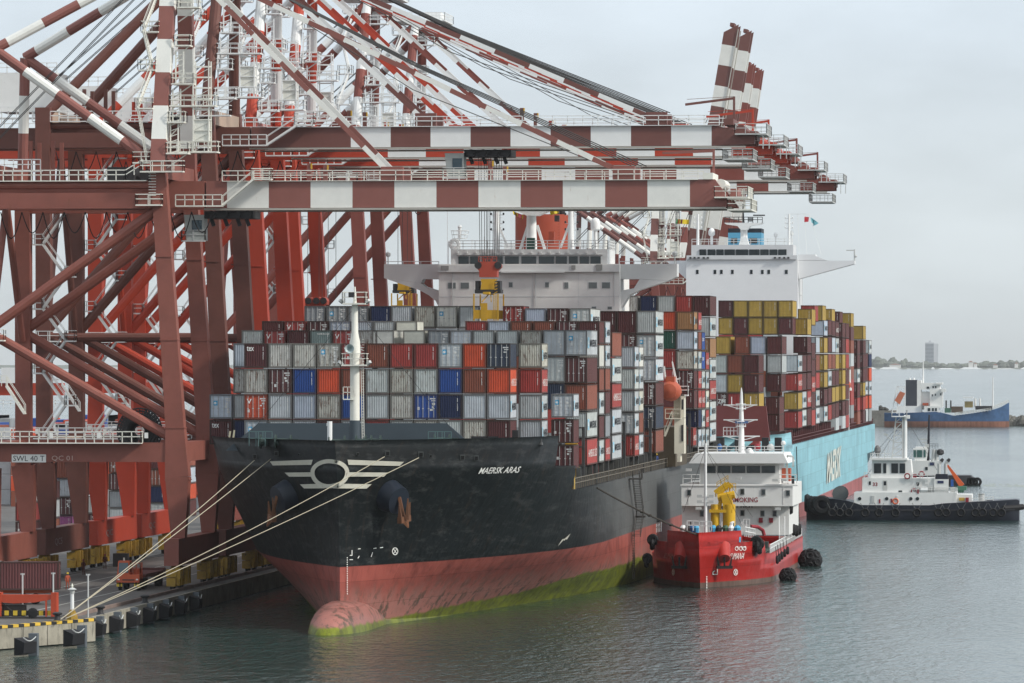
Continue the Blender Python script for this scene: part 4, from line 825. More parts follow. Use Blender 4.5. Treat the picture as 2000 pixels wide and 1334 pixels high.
mb = MB(); mb.rail([(c.x, Yh + .5, z1), (d.x, Yh + .5, z1), (d.x, Yh + 10.5, z1)], 1.1, 1.5, 0, .04, (1, .66, .33)); mb.rail([(c.x, Yh + .5, z1), (c.x, Yh + 10.5, z1)], 1.1, 1.5); mb.build('monkey_deck_railing', WHITE, ship)
def mastp(u, v0, v1, r, Y, nm, r1=None, m=None): p = PY(u, v0, Y); o = MB().tube(p, (p.x, Y, ZY(v1, Y, u)), r, 0, 10, r1).build(nm, m or WHITE, ship, smooth=True); return o, p
FUN = paint('funnel_red', (.33, .06, .03), .5, .08, rust=.1)
f0, f1 = PY(1000, 487, 738), PY(1110, 418, 738); fb = MB(); fb.lathe(((f0.x + f1.x) / 2, 742, 0), [((f1.x - f0.x) / 2, 24), ((f1.x - f0.x) / 2, f1.z)], 0, 20); fo = fb.build('funnel', FUN, ship, smooth=True)
for u, v in ((1086, 402), (1098, 405), (1030, 410)): p = PY(u, 418, 742); MB().tube(p - Vector((0, 0, 1)), (p.x, p.y, ZY(v, 742, u)), .4).build('exhaust_pipe', DARK, fo)
p0, p1 = PY(1081, 432, 735), PY(1090, 420, 735); MB().box(p0.x, p1.x, 736.2, 737.2, p0.z, p1.z).build('funnel_vent', DARK, fo)
p0, p1 = PY(1070, 475, 735), PY(1081, 452, 735); MB().box(p0.x, p1.x, 735.9, 737, p0.z, p1.z).build('funnel_door', FUN, fo)
for u0 in (1030, 1089): mb = MB(); [mb.beam(PY(u0, 430 + i * 3, 735.5), PY(u0 + 5, 430 + i * 3, 735.5), .05, .05) for i in range(18)]; mb.build('ladder', FUN, fo)
ma, p = mastp(1038, 487, 410, .75, 718, 'radar_mast', .6)
q0, q1 = PY(1006, 412, 718), PY(1075, 412, 718); mb = MB(); mb.prism([PY(1006, 410, 716.5), PY(1075, 410, 716.5), PY(1068, 413, 716.5), PY(1050, 421, 716.5), PY(1028, 421, 716.5), PY(1012, 413, 716.5)], (0, 3, 0)); mb.rail([(q0.x, 716.5, q0.z + .2), (q1.x, 716.5, q0.z + .2)], 1.1, 1); mb.build('radar_platform', WHITE, ma)
mb = MB(); mb.beam(PY(1049, 440, 718), PY(1064, 487, 718), .35, .35); mb.beam(PY(1031, 440, 718), PY(1016, 487, 718), .3, .3); mb.build('mast_strut', WHITE, ma)
MB().beam(PY(1020, 400, 717.5), PY(1060, 400, 717.5), .3, .3).build('radar_scanner', WHITE, ma)
for u, uu in ((970, 992), (1115, 1095)):
    ma, p = mastp(u, 487, 396, .42, 721, 'signal_mast', .34); mb = MB(); mb.beam(PY(u, 430, 721), PY(uu, 484, 721), .28, .28); mb.build('mast_strut', WHITE, ma); mb = MB()
    for i in range(14): z = ZY(480 - i * 6, 721, u); mb.box(p.x + .35, p.x + .75, 720.9, 721.1, z, z + .06)
    for v in (408, 420, 436, 450): a_ = PY(u, v, 721); mb.lathe(a_ + Vector((-.7, -.1, 0)), [(.1, 0), (.13, .2), (.06, .3)], 1, 6); mb.lathe(a_ + Vector((.9, -.1, 0)), [(.1, 0), (.13, .2), (.06, .3)], 1, 6); mb.beam(a_ + Vector((-.7, 0, 0)), a_ + Vector((.9, 0, 0)), .07, .07)
    mb.build('signal_light_grille', [WHITE, DARK], ma)
for u, v0, v1, r in ((898, 487, 445, .07), (874, 516, 400, .03), (946, 487, 462, .05), (922, 487, 468, .04), (1132, 487, 470, .05), (1150, 487, 468, .04), (876, 516, 470, .04)): mastp(u, v0, v1, r, 716, 'antenna')
p = PY(898, 466, 716); mb = MB(); [mb.torus(p + Vector((0, 0, z)), r_, .04, 0, 'Z', 12, 4) for z, r_ in ((0, .9), (.5, 1.05), (1.0, 1.15))]; [mb.beam(p + Vector((.9 * math.cos(a_), .9 * math.sin(a_), 0)), p + Vector((1.15 * math.cos(a_), 1.15 * math.sin(a_), 1)), .05, .05) for a_ in (0, 1, 2, 3, 4, 5)]; mb.lathe(p + Vector((0, 0, 1)), [(.2, -1), (.2, .3), (.3, .5), (.15, .7)]); mb.build('mast_basket', WHITE, ship)
for u, v in ((1163, 448),): p = PY(u, 487, 719); zz = ZY(v, 719, u); m_ = MB(); m_.tube(p, (p.x, p.y, zz), .25); m_.lathe((p.x, p.y, zz), [(.3, -.2), (.62, 0), (.62, .9), (.45, 1.3), (.1, 1.5)], 0, 12); m_.build('satellite_dome', WHITE, ship, smooth=True)
p = PY(888, 480, 716); MB().torus(p + Vector((0, 0, .2)), .55, .25, 0, 'Y').build('ventilator', WHITE, ship)
p = PY(1037, 480, 715); MB().box(p.x - .5, p.x + .5, 714.5, 715.5, p.z - .5, p.z + 1.0).build('magnetic_compass', plain('compass_green', (.02, .07, .05)), ship)
# lifeboat, davit and white pillar beside the house
LBO = paint('lifeboat_orange', (.40, .085, .04), .6, .2, rust=.2); LY = 722.0
def LW(u, v): return PY(u, v, LY)
p = LW(1311, 762); mb = MB(); mb.lathe((p.x, LY - 3.6, p.z - .1), [(.25, 0), (.95, .25), (1.25, 1.0), (1.35, 3.5), (1.2, 5.8), (.75, 7), (.1, 7.4)], 0, 12, 'Y'); lb = mb.build('lifeboat', LBO, ship, smooth=True)
MB().box(p.x - .55, p.x + .6, LY - 2.4, LY + 1.5, p.z + .95, p.z + 1.75).build('lifeboat_cabin', LBO, lb); MB().torus((p.x, LY, p.z - .35), 1.3, .09, 0, 'Z', 16, 4).build('lifeboat_fender', LBO, lb)
mb = MB(); mb.beam(LW(1322, 752), LW(1313, 706), .35, .35, 0, .15, .15); mb.beam(LW(1300, 740), LW(1297, 715), .2, .2); mb.beam(LW(1318, 741), LW(1326, 740), .15, .15); mb.build('davit', WHITE, ship)
PIL = paint('pillar_cream', (.66, .63, .52), .5, .08, rust=.35, streak=1)
for u0, u1, v0, v1, y0 in ((1329.5, 1336.5, 771, 816, 723), (1317, 1336.5, 817, 886, 722), (1322, 1329, 886, 902, 722), (1316, 1330, 775, 817, 725)):
    a_, b_ = PY(u0, v1, y0), PY(u1, v0, y0); MB().box(a_.x, b_.x, y0, y0 + 2.4, a_.z, b_.z).build('service_pillar', PIL, ship)
for v0, v1 in ((780, 800), (830, 862)): a_, b_ = PY(1331, v1, 722), PY(1334.6, v0, 722); MB().box(a_.x, b_.x, 721.9, 722 + .6, a_.z, b_.z).build('pillar_slot', DARK, ship)
a_ = LW(1300, 817); b_ = LW(1330, 817); mb = MB(); mb.box(a_.x, b_.x, LY - .5, LY + 3, a_.z - .1, a_.z); mb.rail([(a_.x, LY - .4, a_.z), (b_.x, LY - .4, a_.z)], 1.2, .9); mb.stair(LW(1298, 852), LW(1312, 818), (0, 1, 0), .8); mb.build('lifeboat_deck', PIL, ship)
a_ = PY(1326, 771, 724); mb = MB(); mb.platform(a_.x, a_.x + 1.2, 723, 725, a_.z + .0); mb.build('pillar_platform', WHITE, ship)
a_, b_ = PY(1299, 880, 724), PY(1317, 820, 724); MB().box(a_.x - 8, b_.x, 726, 745, 13, a_.z + 3).build('house_base', paint('base_dark', (.07, .055, .035), .7, .4), ship)
# ------------------------------------------------------------------ light blue container ship
BC, BH = -75.9, 21.7; BS = BC + BH
bs = thing('container_ship', (BC, 1030, 0), 'light blue container ship behind, carrying mostly maroon and yellow containers', 'ship')
TB2 = [(-5, 862, 150, 1.6), (0, 860, 120, 1.8), (2.7, 859, 105, 1.9), (7, 856, 85, 2.1), (12.8, 850, 62, 2.4), (15.2, 847, 52, 2.5)]
D2 = [0, .4, 1, 2, 3.5, 5.5, 8, 11, 15, 20, 26, 33, 41, 50, 60, 68, 76, 80, 84, 100, 120, 150, 200, 260, 330, 372]
hm2, _ = hull_mb(TB2, BC, BH, 1222, [-4, -1, 0, 2.7, 5, 7, 10, 12.8, 15.0], lambda Y: 15.2 if Y < 922 else 12.8, D2, [(12.8, 847, 1225)], aft=(30, 7))
BHM = hull_mat('blue_hull', (.23, .46, .53), 2.7, (.34, .11, .11), None, None, rough=.45, wear=.35)
bhull = hm2.build('hull', BHM, bs); weld(bhull); BV = bvh_of(bhull)
decal_text('MAERSK', ((1613, 946), (1640, 931), (1615.5, 884)), BV, paint('hull_lettering_white', (.62, .64, .58), .6, .1), bs, bold=.03)
MAR = paint('maroon_steel', (.10, .028, .028), .6, .15, rust=.1)
mb = MB(); mb.box(BC - 18, BS - 1.6, 925, 1215, 12.9, 15.1); mb.build('hatch_coaming', paint('coaming_maroon', (.045, .014, .014), .7), bs)
for i in range(48):
    y = 926 + i * 6.1
    if 1104 < y < 1122: continue
    MB().box(BS - 1.3, BS - .8, y, y + .7, 12.8, 15.2).build('cargo_pillar', MAR, bs)
mb = MB(); mb.rail([(BS - .3, 925, 12.85), (BS - .3, 1218, 12.85)], 1.2, 3, 0, .06); mb.build('side_railing', MAR, bs)
q = [PY(u, v, 871) for u, v in ((1380, 862), (1384, 793), (1496, 793), (1504, 862))]; MB().prism(q, (0, 1.0, 0)).build('breakwater', paint('breakwater_maroon', (.16, .04, .038), .55, .1, rust=.1), bs)
mb = MB()
for u in (1395, 1408, 1442, 1495, 1520): p = PY(u, 856, 860); mb.box(p.x - .5, p.x + .5, 859, 861, 12.8, 14.9)
mb.build('deck_machinery', DARK, bs)
mb = MB(); a = Vector((BS + .25, 926, 12.5)); mb.path([a, Vector((BS + .3, 928, 6)), Vector((BS + .1, 936, -.5))], .09); mb.build('fender_rope', WIRE, bs)
Y2 = 1098.0
def W2(u, v, Y=Y2): return PY(u, v, Y)
BW1 = paint('tower_white', (.72, .73, .74), .5, .03, rust=.03, streak=1); BW2 = paint('bridge_grey_white', (.58, .59, .60), .5, .03)
a, b = W2(1340, 507), W2(1558, 507); acc = MB().box(a.x, b.x, Y2, Y2 + 14, 13, a.z).build('accommodation_block', BW1, bs)
a, b = W2(1350, 507), W2(1549, 478); wh2 = MB().box(a.x, b.x, Y2 + .3, Y2 + 11, a.z, b.z).build('wheelhouse', BW2, bs)
a, b = W2(1341, 507), W2(1557, 498.5); MB().box(a.x, b.x, Y2 - .4, Y2 - .1, a.z, b.z).build('bridge_front_bulwark', BW2, bs)
for u0, u1 in ((1366, 1379), (1382, 1397), (1399, 1413), (1415, 1435), (1437, 1461), (1463, 1483), (1485, 1501), (1503, 1518), (1520, 1536)):
    p0, p1 = W2(u0, 498.5), W2(u1, 487); MB().box(p0.x, p1.x, Y2 + .1, Y2 + .28, p0.z, p1.z).build('window', GLASS, wh2)
for u0, u1 in ((1359.5, 1364.5), (1394, 1399), (1406.5, 1411.5), (1428, 1433), (1465, 1470), (1486.5, 1491.5), (1499, 1504), (1533, 1538.5)):
    p0, p1 = W2(u0, 535), W2(u1, 527); MB().box(p0.x, p1.x, Y2 - .06, Y2 - .01, p0.z, p1.z).build('window', GLASS, acc)
for i in range(9):
    u = (1349, 1357, 1365, 1375, 1383, 1514, 1523, 1532, 1540)[i]; p = W2(u, 505); MB().box(p.x - .2, p.x + .2, Y2 - .8, Y2 - .4, p.z, p.z + .3).build('floodlight', DARK, bs)
for poly in ([(1558, 509), (1669, 509), (1669, 515.5), (1560, 545)], [(1558, 497), (1593, 497), (1593, 500), (1615, 508.5), (1558, 508.5)], [(1300, 509), (1340, 509), (1340, 545)]): MB().prism([W2(u, v, Y2 + 2) for u, v in poly], (0, 4, 0)).build('bridge_wing', BW1, bs)
mb = MB(); p = W2(1669, 509, Y2 + 3); mb.tube(p, p + Vector((0, 0, 2.2)), .15); mb.box(p.x - 1.6, p.x - .1, p.y - .2, p.y + .2, p.z + 1.9, p.z + 2.1); mb.lathe(p + Vector((.2, 0, .6)), [(.1, 0), (.3, .2), (.2, .5)], 0, 8); mb.build('searchlight', GALV, bs)
mb = MB(); p0, p1 = W2(1562, 598), W2(1566, 545); [mb.beam((x, Y2 + 1, p0.z), (x, Y2 + 1, p1.z), .2, .2) for x in (p0.x, p1.x)]; mb.box(p0.x, p1.x, Y2 + .8, Y2 + 1.2, p1.z - 3.3, p1.z - 3); mb.build('side_stair_casing', WHITE, bs)
a, b = W2(1351, 478), W2(1548, 478); mb = MB(); mb.rail([(a.x, Y2 + .5, a.z), (b.x, Y2 + .5, a.z)], 1.1, 1.6, 0, .05); mb.build('monkey_deck_railing', WHITE, bs)
FB = paint('funnel_blue', (.09, .31, .47), .5, .05); 
for u0, u1 in ((1422, 1448), (1458, 1487)):
    p0, p1 = W2(u0, 480, 1116), W2(u1, 446, 1116); zz = ZY(454.5, 1116, 1450); f = MB().box(p0.x, p1.x, 1116, 1124, p0.z - 6, zz).build('funnel', FB, bs); MB().box(p0.x, p1.x, 1116, 1124, zz, p1.z).build('funnel_top', plain('funnel_black', (.012, .016, .025)), f)
    p0, p1 = W2(u0 + 6, 475, 1116), W2(u1 - 8, 465, 1116); MB().box(p0.x, p1.x, 1115.9, 1116, p0.z, p1.z).build('louvre', DARK, f)
def mast2(u, v0, v1, r, nm, r1=None, m=None, Y=1102): p = PY(u, v0, Y); return MB().tube(p, (p.x, Y, ZY(v1, Y, u)), r, 0, 8, r1).build(nm, m or WHITE, bs, smooth=True)
rm = mast2(1453, 480, 440, .75, 'radar_mast', .65)
MB().prism([W2(u, v, 1101) for u, v in ((1443, 478), (1448, 462), (1458, 462), (1463, 478))], (0, 2, 0)).build('mast_foot', WHITE, rm)
mb = MB(); mb.prism([W2(u, v, 1100.5) for u, v in ((1414, 435), (1490, 435), (1486, 438), (1466, 441), (1459, 449), (1447, 449), (1440, 441), (1418, 438))], (0, 3, 0)); mb.build('radar_platform', WHITE, rm)
mb = MB(); a, b = W2(1415, 435, 1100.5), W2(1489, 435, 1100.5); mb.rail([a, b], 1.1, .9, 0, .06); mb.build('platform_railing', DARK, rm)
mb = MB(); mb.beam(W2(1452, 435, 1101), W2(1451, 398, 1101), .45, .45, 0, .15, .15); mb.beam(W2(1444, 424, 1101), W2(1460, 424, 1101), .12, .12); mb.beam(W2(1447, 411, 1101), W2(1456, 411, 1101), .12, .12); mb.build('signal_mast', DARK, rm)
MB().beam(W2(1471, 420.5, 1101), W2(1494, 420.5, 1101), .25, .25).build('radar_scanner', DARK, rm); MB().box(W2(1462, 430, 1101).x, W2(1471, 430, 1101).x, 1100.6, 1101.4, ZY(433, 1101, 1460), ZY(425, 1101, 1460)).build('horn', GALV, rm)
for u, v1 in ((1541, 418), (1363, 418)):
    m_ = mast2(u, 480, v1, .3, 'signal_mast', .22); mb = MB()
    for v in (427, 437, 446): p = PY(u, v, 1102); mb.beam(p - Vector((.7, 0, 0)), p + Vector((.7, 0, 0)), .12, .12); mb.lathe(p + Vector((.7, 0, 0)), [(.1, 0), (.15, .3), (.05, .4)], 0, 6); mb.lathe(p + Vector((-.7, 0, 0)), [(.1, 0), (.15, .3), (.05, .4)], 0, 6)
    mb.build('signal_light_grille', WHITE, m_)
for u, v, r in ((1390, 455, .65), (1515, 459, .38), (1546, 456, .4)): p = PY(u, 478, 1103); z = ZY(v, 1103, u); mb = MB(); mb.tube(p, (p.x, 1103, z), r * .4); mb.lathe((p.x, 1103, z - r * .4), [(r * .7, -.3), (r, 0), (r, r * .9), (r * .7, r * 1.6), (.1, r * 1.9)], 0, 12); mb.build('satellite_dome', WHITE, bs, smooth=True)
mb = MB(); a = PY(1541, 418, 1102); b = PY(1580, 418, 1102); mb.beam(PY(1536, 418, 1102), b, .08, .08); [mb.tube(PY(u, 418, 1102), PY(u + d, 497, 1102), .03, 0, 4) for u, d in ((1558, 3), (1571, 5), (1581, 23))]; mb.build('halyards', WHITE, bs)
def flag(poly, Y, mat, label, name='flag'):
    pts = [PY(u, v, Y + .25 * math.sin(i * 1.7)) for i, (u, v) in enumerate(poly)]; tag(MB().prism(pts, (0, .04, 0)).build(name, mat), label, 'flag')
flag([(1571, 423), (1580, 424), (1579, 433), (1571, 434)], 1102, plain('flag_red', (.35, .02, .03)), 'small red flag on the blue ship signal halyard')
flag([(1582, 424), (1588, 427), (1599, 436), (1592, 440), (1587, 441), (1589, 438), (1585, 434)], 1102, plain('flag_teal', (.12, .33, .38)), 'teal pennant beside the small red flag')
p = PY(1667, 700, 1113); mb = MB(); xx = BS - .2
DV = paint('davit_white', (.72, .73, .71), .5, .05)
def bpx(u, v): return PX(u, v, BS)
mb = MB(); y = 1112; mb.box(BS - 1.2, BS - .2, y, y + 1.2, 12.8, ZY(760, y, 1668)); mb.box(BS - 1.2, BS + .1, y - 1, y + 5, ZY(763, y, 1668), ZY(758, y, 1668)); mb.box(BS - 1, BS, y, y + 3, ZY(758, y, 1668), ZY(722, y, 1668)); mb.rail([(BS - 1.5, y, ZY(722, y, 1660)), (BS, y, ZY(722, y, 1660))], 1.1, .8); mb.build('davit', DV, bs)
MB().lathe((BS - .9, y - 2.5, ZY(752, y, 1668)), [(.1, 0), (.9, .8), (1.1, 3), (.9, 6), (.1, 7)], 0, 10, 'Y').build('lifeboat', LBO, bs, smooth=True)
# ------------------------------------------------------------------ red bunker tanker alongside
KC, KH = -49.8, 7.4
kb = thing('bunker_tanker', (KC, 700, 0), 'red-hulled bunker tanker with white bridge and yellow crane beside the black ship', 'ship')
TBK = [(-3, 662, 26, 1.8), (0, 660.5, 24, 1.9), (1, 660.3, 24, 1.9), (3.6, 659.3, 23, 2.0), (5.2, 658.6, 24, 2.0), (6.6, 658, 25, 2.0)]
hmk, _ = hull_mb(TBK, KC, KH, 742, [-2, -.5, 0, .7, 1.6, 2.6, 3.6, 5.2, 6.6], lambda Y: 6.6 if Y < 668 else (5.2 if Y < 675 else 3.6), [0, .2, .6, 1.2, 2, 3, 4.2, 5.6, 7.2, 9, 10.4, 12, 14, 16.2, 19, 22, 26, 40, 60, 84], [(5.2, 658, 669), (3.6, 667, 676), (2.6, 674, 742)])
KM = hull_mat('red_hull', (.30, .016, .013), .62, (.13, .085, .07), None, None, rough=.4, wear=.3)
khull = hmk.build('hull', KM, kb); weld(khull); KV = bvh_of(khull)
decal_text('KUMANA', ((1420, 1092.5), (1450, 1091), (1422.5, 1080.5)), KV, LETW, kb, shear=.3)
decal_text('KUMANA', ((1298, 1090), (1321, 1092), (1300, 1080)), KV, plain('faded_lettering', (.4, .2, .18)), kb, shear=.2)
# Sinhala name above: built as its three rounded characters
for k, u in enumerate((1438, 1446, 1453)):
    decal(*strip(ringpts((u - 1, 1071), 3.6, 4.2, 4.2, 14), ringpts((u - 1, 1071), 2.6, 3.1, 3.1, 14)), KV, LETW, kb, 'lettering'); decal(*strip(ringpts((u + .6, 1068.5), 1.7, 2.2, 2.2, 10), ringpts((u + .6, 1068.5), .9, 1.3, 1.3, 10)), KV, LETW, kb, 'lettering')
for u, rx in ((1435, 4.2), (1317, 2.6)):
    decal(*strip(ringpts((u, 1117), rx, 6.5, 6.5, 18), ringpts((u, 1117), rx - .9, 5.4, 5.4, 18)), KV, LETW, kb, 'thruster_mark'); decal([(u - rx * .6, 1113), (u - rx * .4, 1112), (u + rx * .6, 1121), (u + rx * .4, 1122)], [(0, 1, 2, 3)], KV, LETW, kb, 'thruster_mark')
    decal([(u + rx * .6, 1113), (u + rx * .4, 1112), (u - rx * .6, 1121), (u - rx * .4, 1122)], [(0, 1, 2, 3)], KV, LETW, kb, 'thruster_mark')
for q in ([(1390, 1122), (1400, 1122), (1400, 1110), (1398.6, 1110), (1398.6, 1120.6), (1391.5, 1120.6), (1391, 1117.5), (1395, 1114.5), (1394.2, 1113.6), (1390, 1116.5)],): decal(q, [tuple(range(len(q)))], KV, LETW, kb, 'bulb_mark')
for i in range(8): decal([(1377.5, 1125 + i * 3), (1379.6, 1125 + i * 3), (1379.6, 1126.6 + i * 3), (1377.5, 1126.6 + i * 3)], [(0, 1, 2, 3)], KV, LETW, kb, 'draught_mark')
KR = paint('hawse_red', (.4, .03, .022), .4)
for s, (u, v) in ((1, (1410, 1083)), (-1, (1334, 1083))):
    h = KV.ray_cast(CAM, ray(u, v).normalized())
    if h[0]:
        p = h[0]; ax = Vector((s * .35, -.85, -.5)).normalized(); MB().tube(p + Vector((0, .6, .9)), p + ax * 1.0, 1.0, 0, 14, .7).build('anchor_bolster', KR, kb, smooth=True)
        e = p + ax * 1.1; mb = MB(); lat = Vector((.9, s * .3, 0)); mb.beam(e + Vector((0, 0, .5)), e - Vector((0, 0, 1.0)), .2, .25); mb.beam(e - Vector((0, 0, .95)) - lat, e - Vector((0, 0, .95)) + lat, .35, .35)
        for q in (-1, 1): mb.beam(e - Vector((0, 0, .95)) + lat * q * .7, e + lat * q * .95 + Vector((0, 0, .35)), .3, .28, 0, .08, .1)
        mb.build('anchor', plain('anchor_black', (.015, .013, .013), .7), kb)
KW = paint('cabin_white', (.70, .70, .68), .5, .05, rust=.12, streak=1); YK = 706.0
def WK(u, v, Y=YK): return PY(u, v, Y)
def kbox(u0, u1, v0, v1, y0, y1, nm, m=None, par=None): a, b = PY(u0, v1, y0), PY(u1, v0, y0); return MB().box(a.x, b.x, y0, y1, a.z, b.z).build(nm, m or KW, par or kb)
# side passage, posts and pipes along the seaward side of the house
mb = MB(); xq = KC + KH
for yy in (708, 713, 719, 725): mb.beam((xq - .3, yy, 3.4), (xq - .3, yy, 9.2), .22, .22)
mb.box(xq - 1.6, xq + .1, YK + .5, YK + 22, 8.9, 9.15); mb.box(xq - 1.2, xq - .05, YK + .6, YK + .8, 9.15, 10.9); mb.rail([(xq - .1, YK + .8, 9.15), (xq - .1, YK + 22, 9.15)], 1.1, 1.5); mb.build('side_passage', KW, kb)
low_ = kbox(1332, 1541, 985, 1044, YK + 1.2, YK + 22, 'lower_house'); mid = kbox(1331, 1548, 946, 988, YK, YK + 20, 'upper_house'); bridge = kbox(1367, 1522, 902, 946, YK + 1.5, YK + 14, 'wheelhouse')
mb = MB(); mb.prism([WK(u, v) for u, v in ((1345, 905), (1358, 886), (1530, 886), (1539, 905))], (0, 15, 0)); roof = mb.build('bridge_roof', WHITE, kb)
for u0, u1 in ((1377, 1397), (1402, 1426), (1430, 1455), (1459, 1484), (1488, 1513)):
    f = kbox(u0 - .8, u1 + .8, 910, 924, YK + 1.42, YK + 1.5, 'window', plain('window_seal', (.1, .1, .1)), bridge); kbox(u0, u1, 911, 923, YK + 1.36, YK + 1.42, 'pane', GLASS, f)
for u, v in ((1346, 962), (1450, 960), (1491, 961), (1539, 963), (1450, 1002), (1489, 1003), (1513, 1003), (1371, 1003)):
    y0 = YK if v < 985 else YK + 1.2; f = kbox(u - 4.3, u + 4.3, v - 6, v + 6, y0 - .1, y0 - .01, 'window', plain('window_frame_grey', (.3, .3, .3)), mid if v < 985 else low_); kbox(u - 3, u + 3, v - 4.7, v + 4.7, y0 - .14, y0 - .1, 'pane', GLASS, f)
flat_text('NO SMOKING', WK(1408, 981, YK - .04), WK(1480, 981, YK) - WK(1408, 981, YK), (0, 0, .62), LETR, kb, bold=.015)
flat_text('SAFETY FIRST', WK(1407, 992, YK + 1.16), WK(1472, 992, YK) - WK(1407, 992, YK), (0, 0, .44), LETK, kb, bold=.01)
a, b = WK(1329, 946), WK(1558, 930); mb = MB()
for u0, u1 in ((1334, 1367), (1522, 1556)): mb.rail([WK(u0, 944, YK + .1), WK(u1, 944, YK + .1)], 1.1, .9, 0, .045)
mb.box(a.x, b.x, YK - .1, YK + .1, a.z - .2, a.z); mb.build('bridge_deck_railing', KW, kb)
kbox(1527, 1543, 915, 940, YK + 6, YK + 9, 'rescue_boat', LBO); kbox(1546, 1551, 930, 945, YK + 1, YK + 1.6, 'life_raft', DARK)
mb = MB(); mb.beam(WK(1537, 940, YK + 4), WK(1537, 890, YK + 4), .25, .25); mb.beam(WK(1537, 890, YK + 4), WK(1549, 892, YK + 4), .25, .25); mb.beam(WK(1549, 892, YK + 4), WK(1549, 912, YK + 4), .2, .2); mb.build('boat_davit', GALV, kb)
for u, v in ((1442, 934), (1514, 938), (1345, 918), (1364, 993), (1519, 994), (1531, 938)): p = WK(u, v, YK - .3); MB().box(p.x - .35, p.x + .35, YK - .5, YK + .1, p.z - .15, p.z + .18).build('floodlight', GALV, kb)
mast_ = MB(); Ym = YK + 7; mp0 = PY(1448, 888, Ym)
def MZ(v): return ZY(v, Ym, 1447)
mast_.lathe((mp0.x, Ym, 0), [(.42, mp0.z), (.3, MZ(815)), (.16, MZ(768)), (.05, MZ(757))], 0, 10); rmk = mast_.build('radar_mast', WHITE, kb, smooth=True)
mb = MB()
for v, u0, u1 in ((791, 1413, 1479), (820, 1413, 1480), (852, 1412, 1484)):
    mb.beam(PY(u0, v, Ym), PY(u1, v, Ym), .14, .14); mb.beam(PY(u0 + 4, v, Ym), PY(1446, v + 8, Ym), .09, .09); mb.beam(PY(u1 - 4, v, Ym), PY(1450, v + 8, Ym), .09, .09)
for u, v in ((1429, 775), (1466, 774)): mb.beam(PY(u, 790, Ym), PY(u, v, Ym), .1, .1)
mb.build('yardarm', WHITE, rmk)
mb = MB()
for v in (800, 834): a = PY(1447, v, Ym); mb.torus(a + Vector((0, 0, .1)), .62, .05, 0, 'Z', 10, 4); mb.torus(a + Vector((0, 0, .7)), .62, .05, 0, 'Z', 10, 4); [mb.beam(a + Vector((.62 * math.cos(t_), .62 * math.sin(t_), 0)), a + Vector((.62 * math.cos(t_), .62 * math.sin(t_), .75)), .05, .05) for t_ in range(7)]
a = PY(1413, 850, Ym); mb.rail([a, PY(1440, 850, Ym)], 1.0, .5); mb.build('crow_nest', WHITE, rmk)
MB().beam(PY(1436, 824.5, Ym - .3), PY(1461, 824.5, Ym - .3), .22, .3).build('radar_scanner', plain('scanner_blue', (.08, .15, .3)), rmk)
mb = MB(); mb.rail([PY(1364, 886, YK + 1), PY(1530, 886, YK + 1)], .9, 1.2, 0, .04); mb.build('roof_railing', WHITE, kb)
for u, r, m_ in ((1479, .45, LETR), (1505, .45, GALV), (1405, .35, plain('box_blue', (.03, .1, .25)))): p = PY(u, 882, YK + 3); MB().lathe(p + Vector((0, 0, .1)), [(.2, 0), (r, .3), (r, .6), (.15, .9)], 0, 10).build('roof_light', m_, kb)
p = PY(1530, 884, YK + 3); mb = MB(); mb.tube(p, p + Vector((0, 0, .9)), .06); mb.lathe(p + Vector((0, 0, .9)), [(.1, 0), (.3, .15), (.3, .4), (.1, .6)], 0, 10); mb.build('satellite_dome', WHITE, kb)
p = PY(1464, 885, YK + 2); MB().lathe(p, [(.5, 0), (.5, .2), (.3, .55), (.05, .65)], 0, 10).build('satellite_dome', WHITE, kb, smooth=True)
Yt = 664.5; fmk = MB(); p = PY(1378, 1032, Yt); fmk.tube((p.x, Yt, 5.2), (p.x, Yt, ZY(866, Yt, 1378)), .22, 0, 10, .14); fk = fmk.build('foremast', WHITE, kb, smooth=True)
mb = MB()
for v in (971, 982): a = PY(1378, v, Yt); mb.beam(a - Vector((.8, 0, 0)), a + Vector((.8, 0, 0)), .1, .1); mb.box(a.x - 1.0, a.x - .4, Yt - .3, Yt, a.z - .05, a.z + .3); mb.box(a.x + .4, a.x + 1.0, Yt - .3, Yt, a.z - .05, a.z + .3)
mb.build('deck_lights', GALV, fk)
mb = MB(); [mb.tube(PY(1378, 876, Yt), PY(u, v, Y_), .025, 0, 4) for u, v, Y_ in ((1335, 1000, 690), (1450, 1028, 672), (1352, 900, 706), (1470, 1010, 690))]; mb.build('mast_stay', WIRE, fk)
YKR = paint('crane_yellow', (.60, .36, .015), .45, .12, rust=.1); Yc_ = 690
def CK(u, v): return PY(u, v, Yc_)
ck = MB()
for u, r, v1 in ((1397, .55, 985), (1424, .78, 985)): p = CK(u, 1040); ck.tube((p.x, Yc_, 2.6), (p.x, Yc_, ZY(v1, Yc_, u)), r, 0, 12)
ck.box(CK(1386, 990).x, CK(1431, 990).x, Yc_ - .7, Yc_ + .7, ZY(1001, Yc_, 1400), ZY(995, Yc_, 1400)); cr = ck.build('deck_crane', YKR, kb, smooth=True)
mb = MB(); mb.beam(CK(1424, 996), CK(1418, 966), 1.2, 1.2); mb.beam(CK(1404, 996), CK(1411, 962), .45, .45); mb.tube(CK(1402, 972), CK(1435, 966), .5, 0, 10); mb.tube(CK(1402, 966), CK(1425, 944), .3); mb.build('crane_boom', YKR, cr)
mb = MB(); a_ = CK(1396, 958)
for k in range(7): u = 1398 + k * 4.6; v = 962 - k * 2.8 if k < 5 else 950 + (k - 5) * 4; mb.beam(CK(u, v + 8), CK(u, v - 6), .14, .14); 
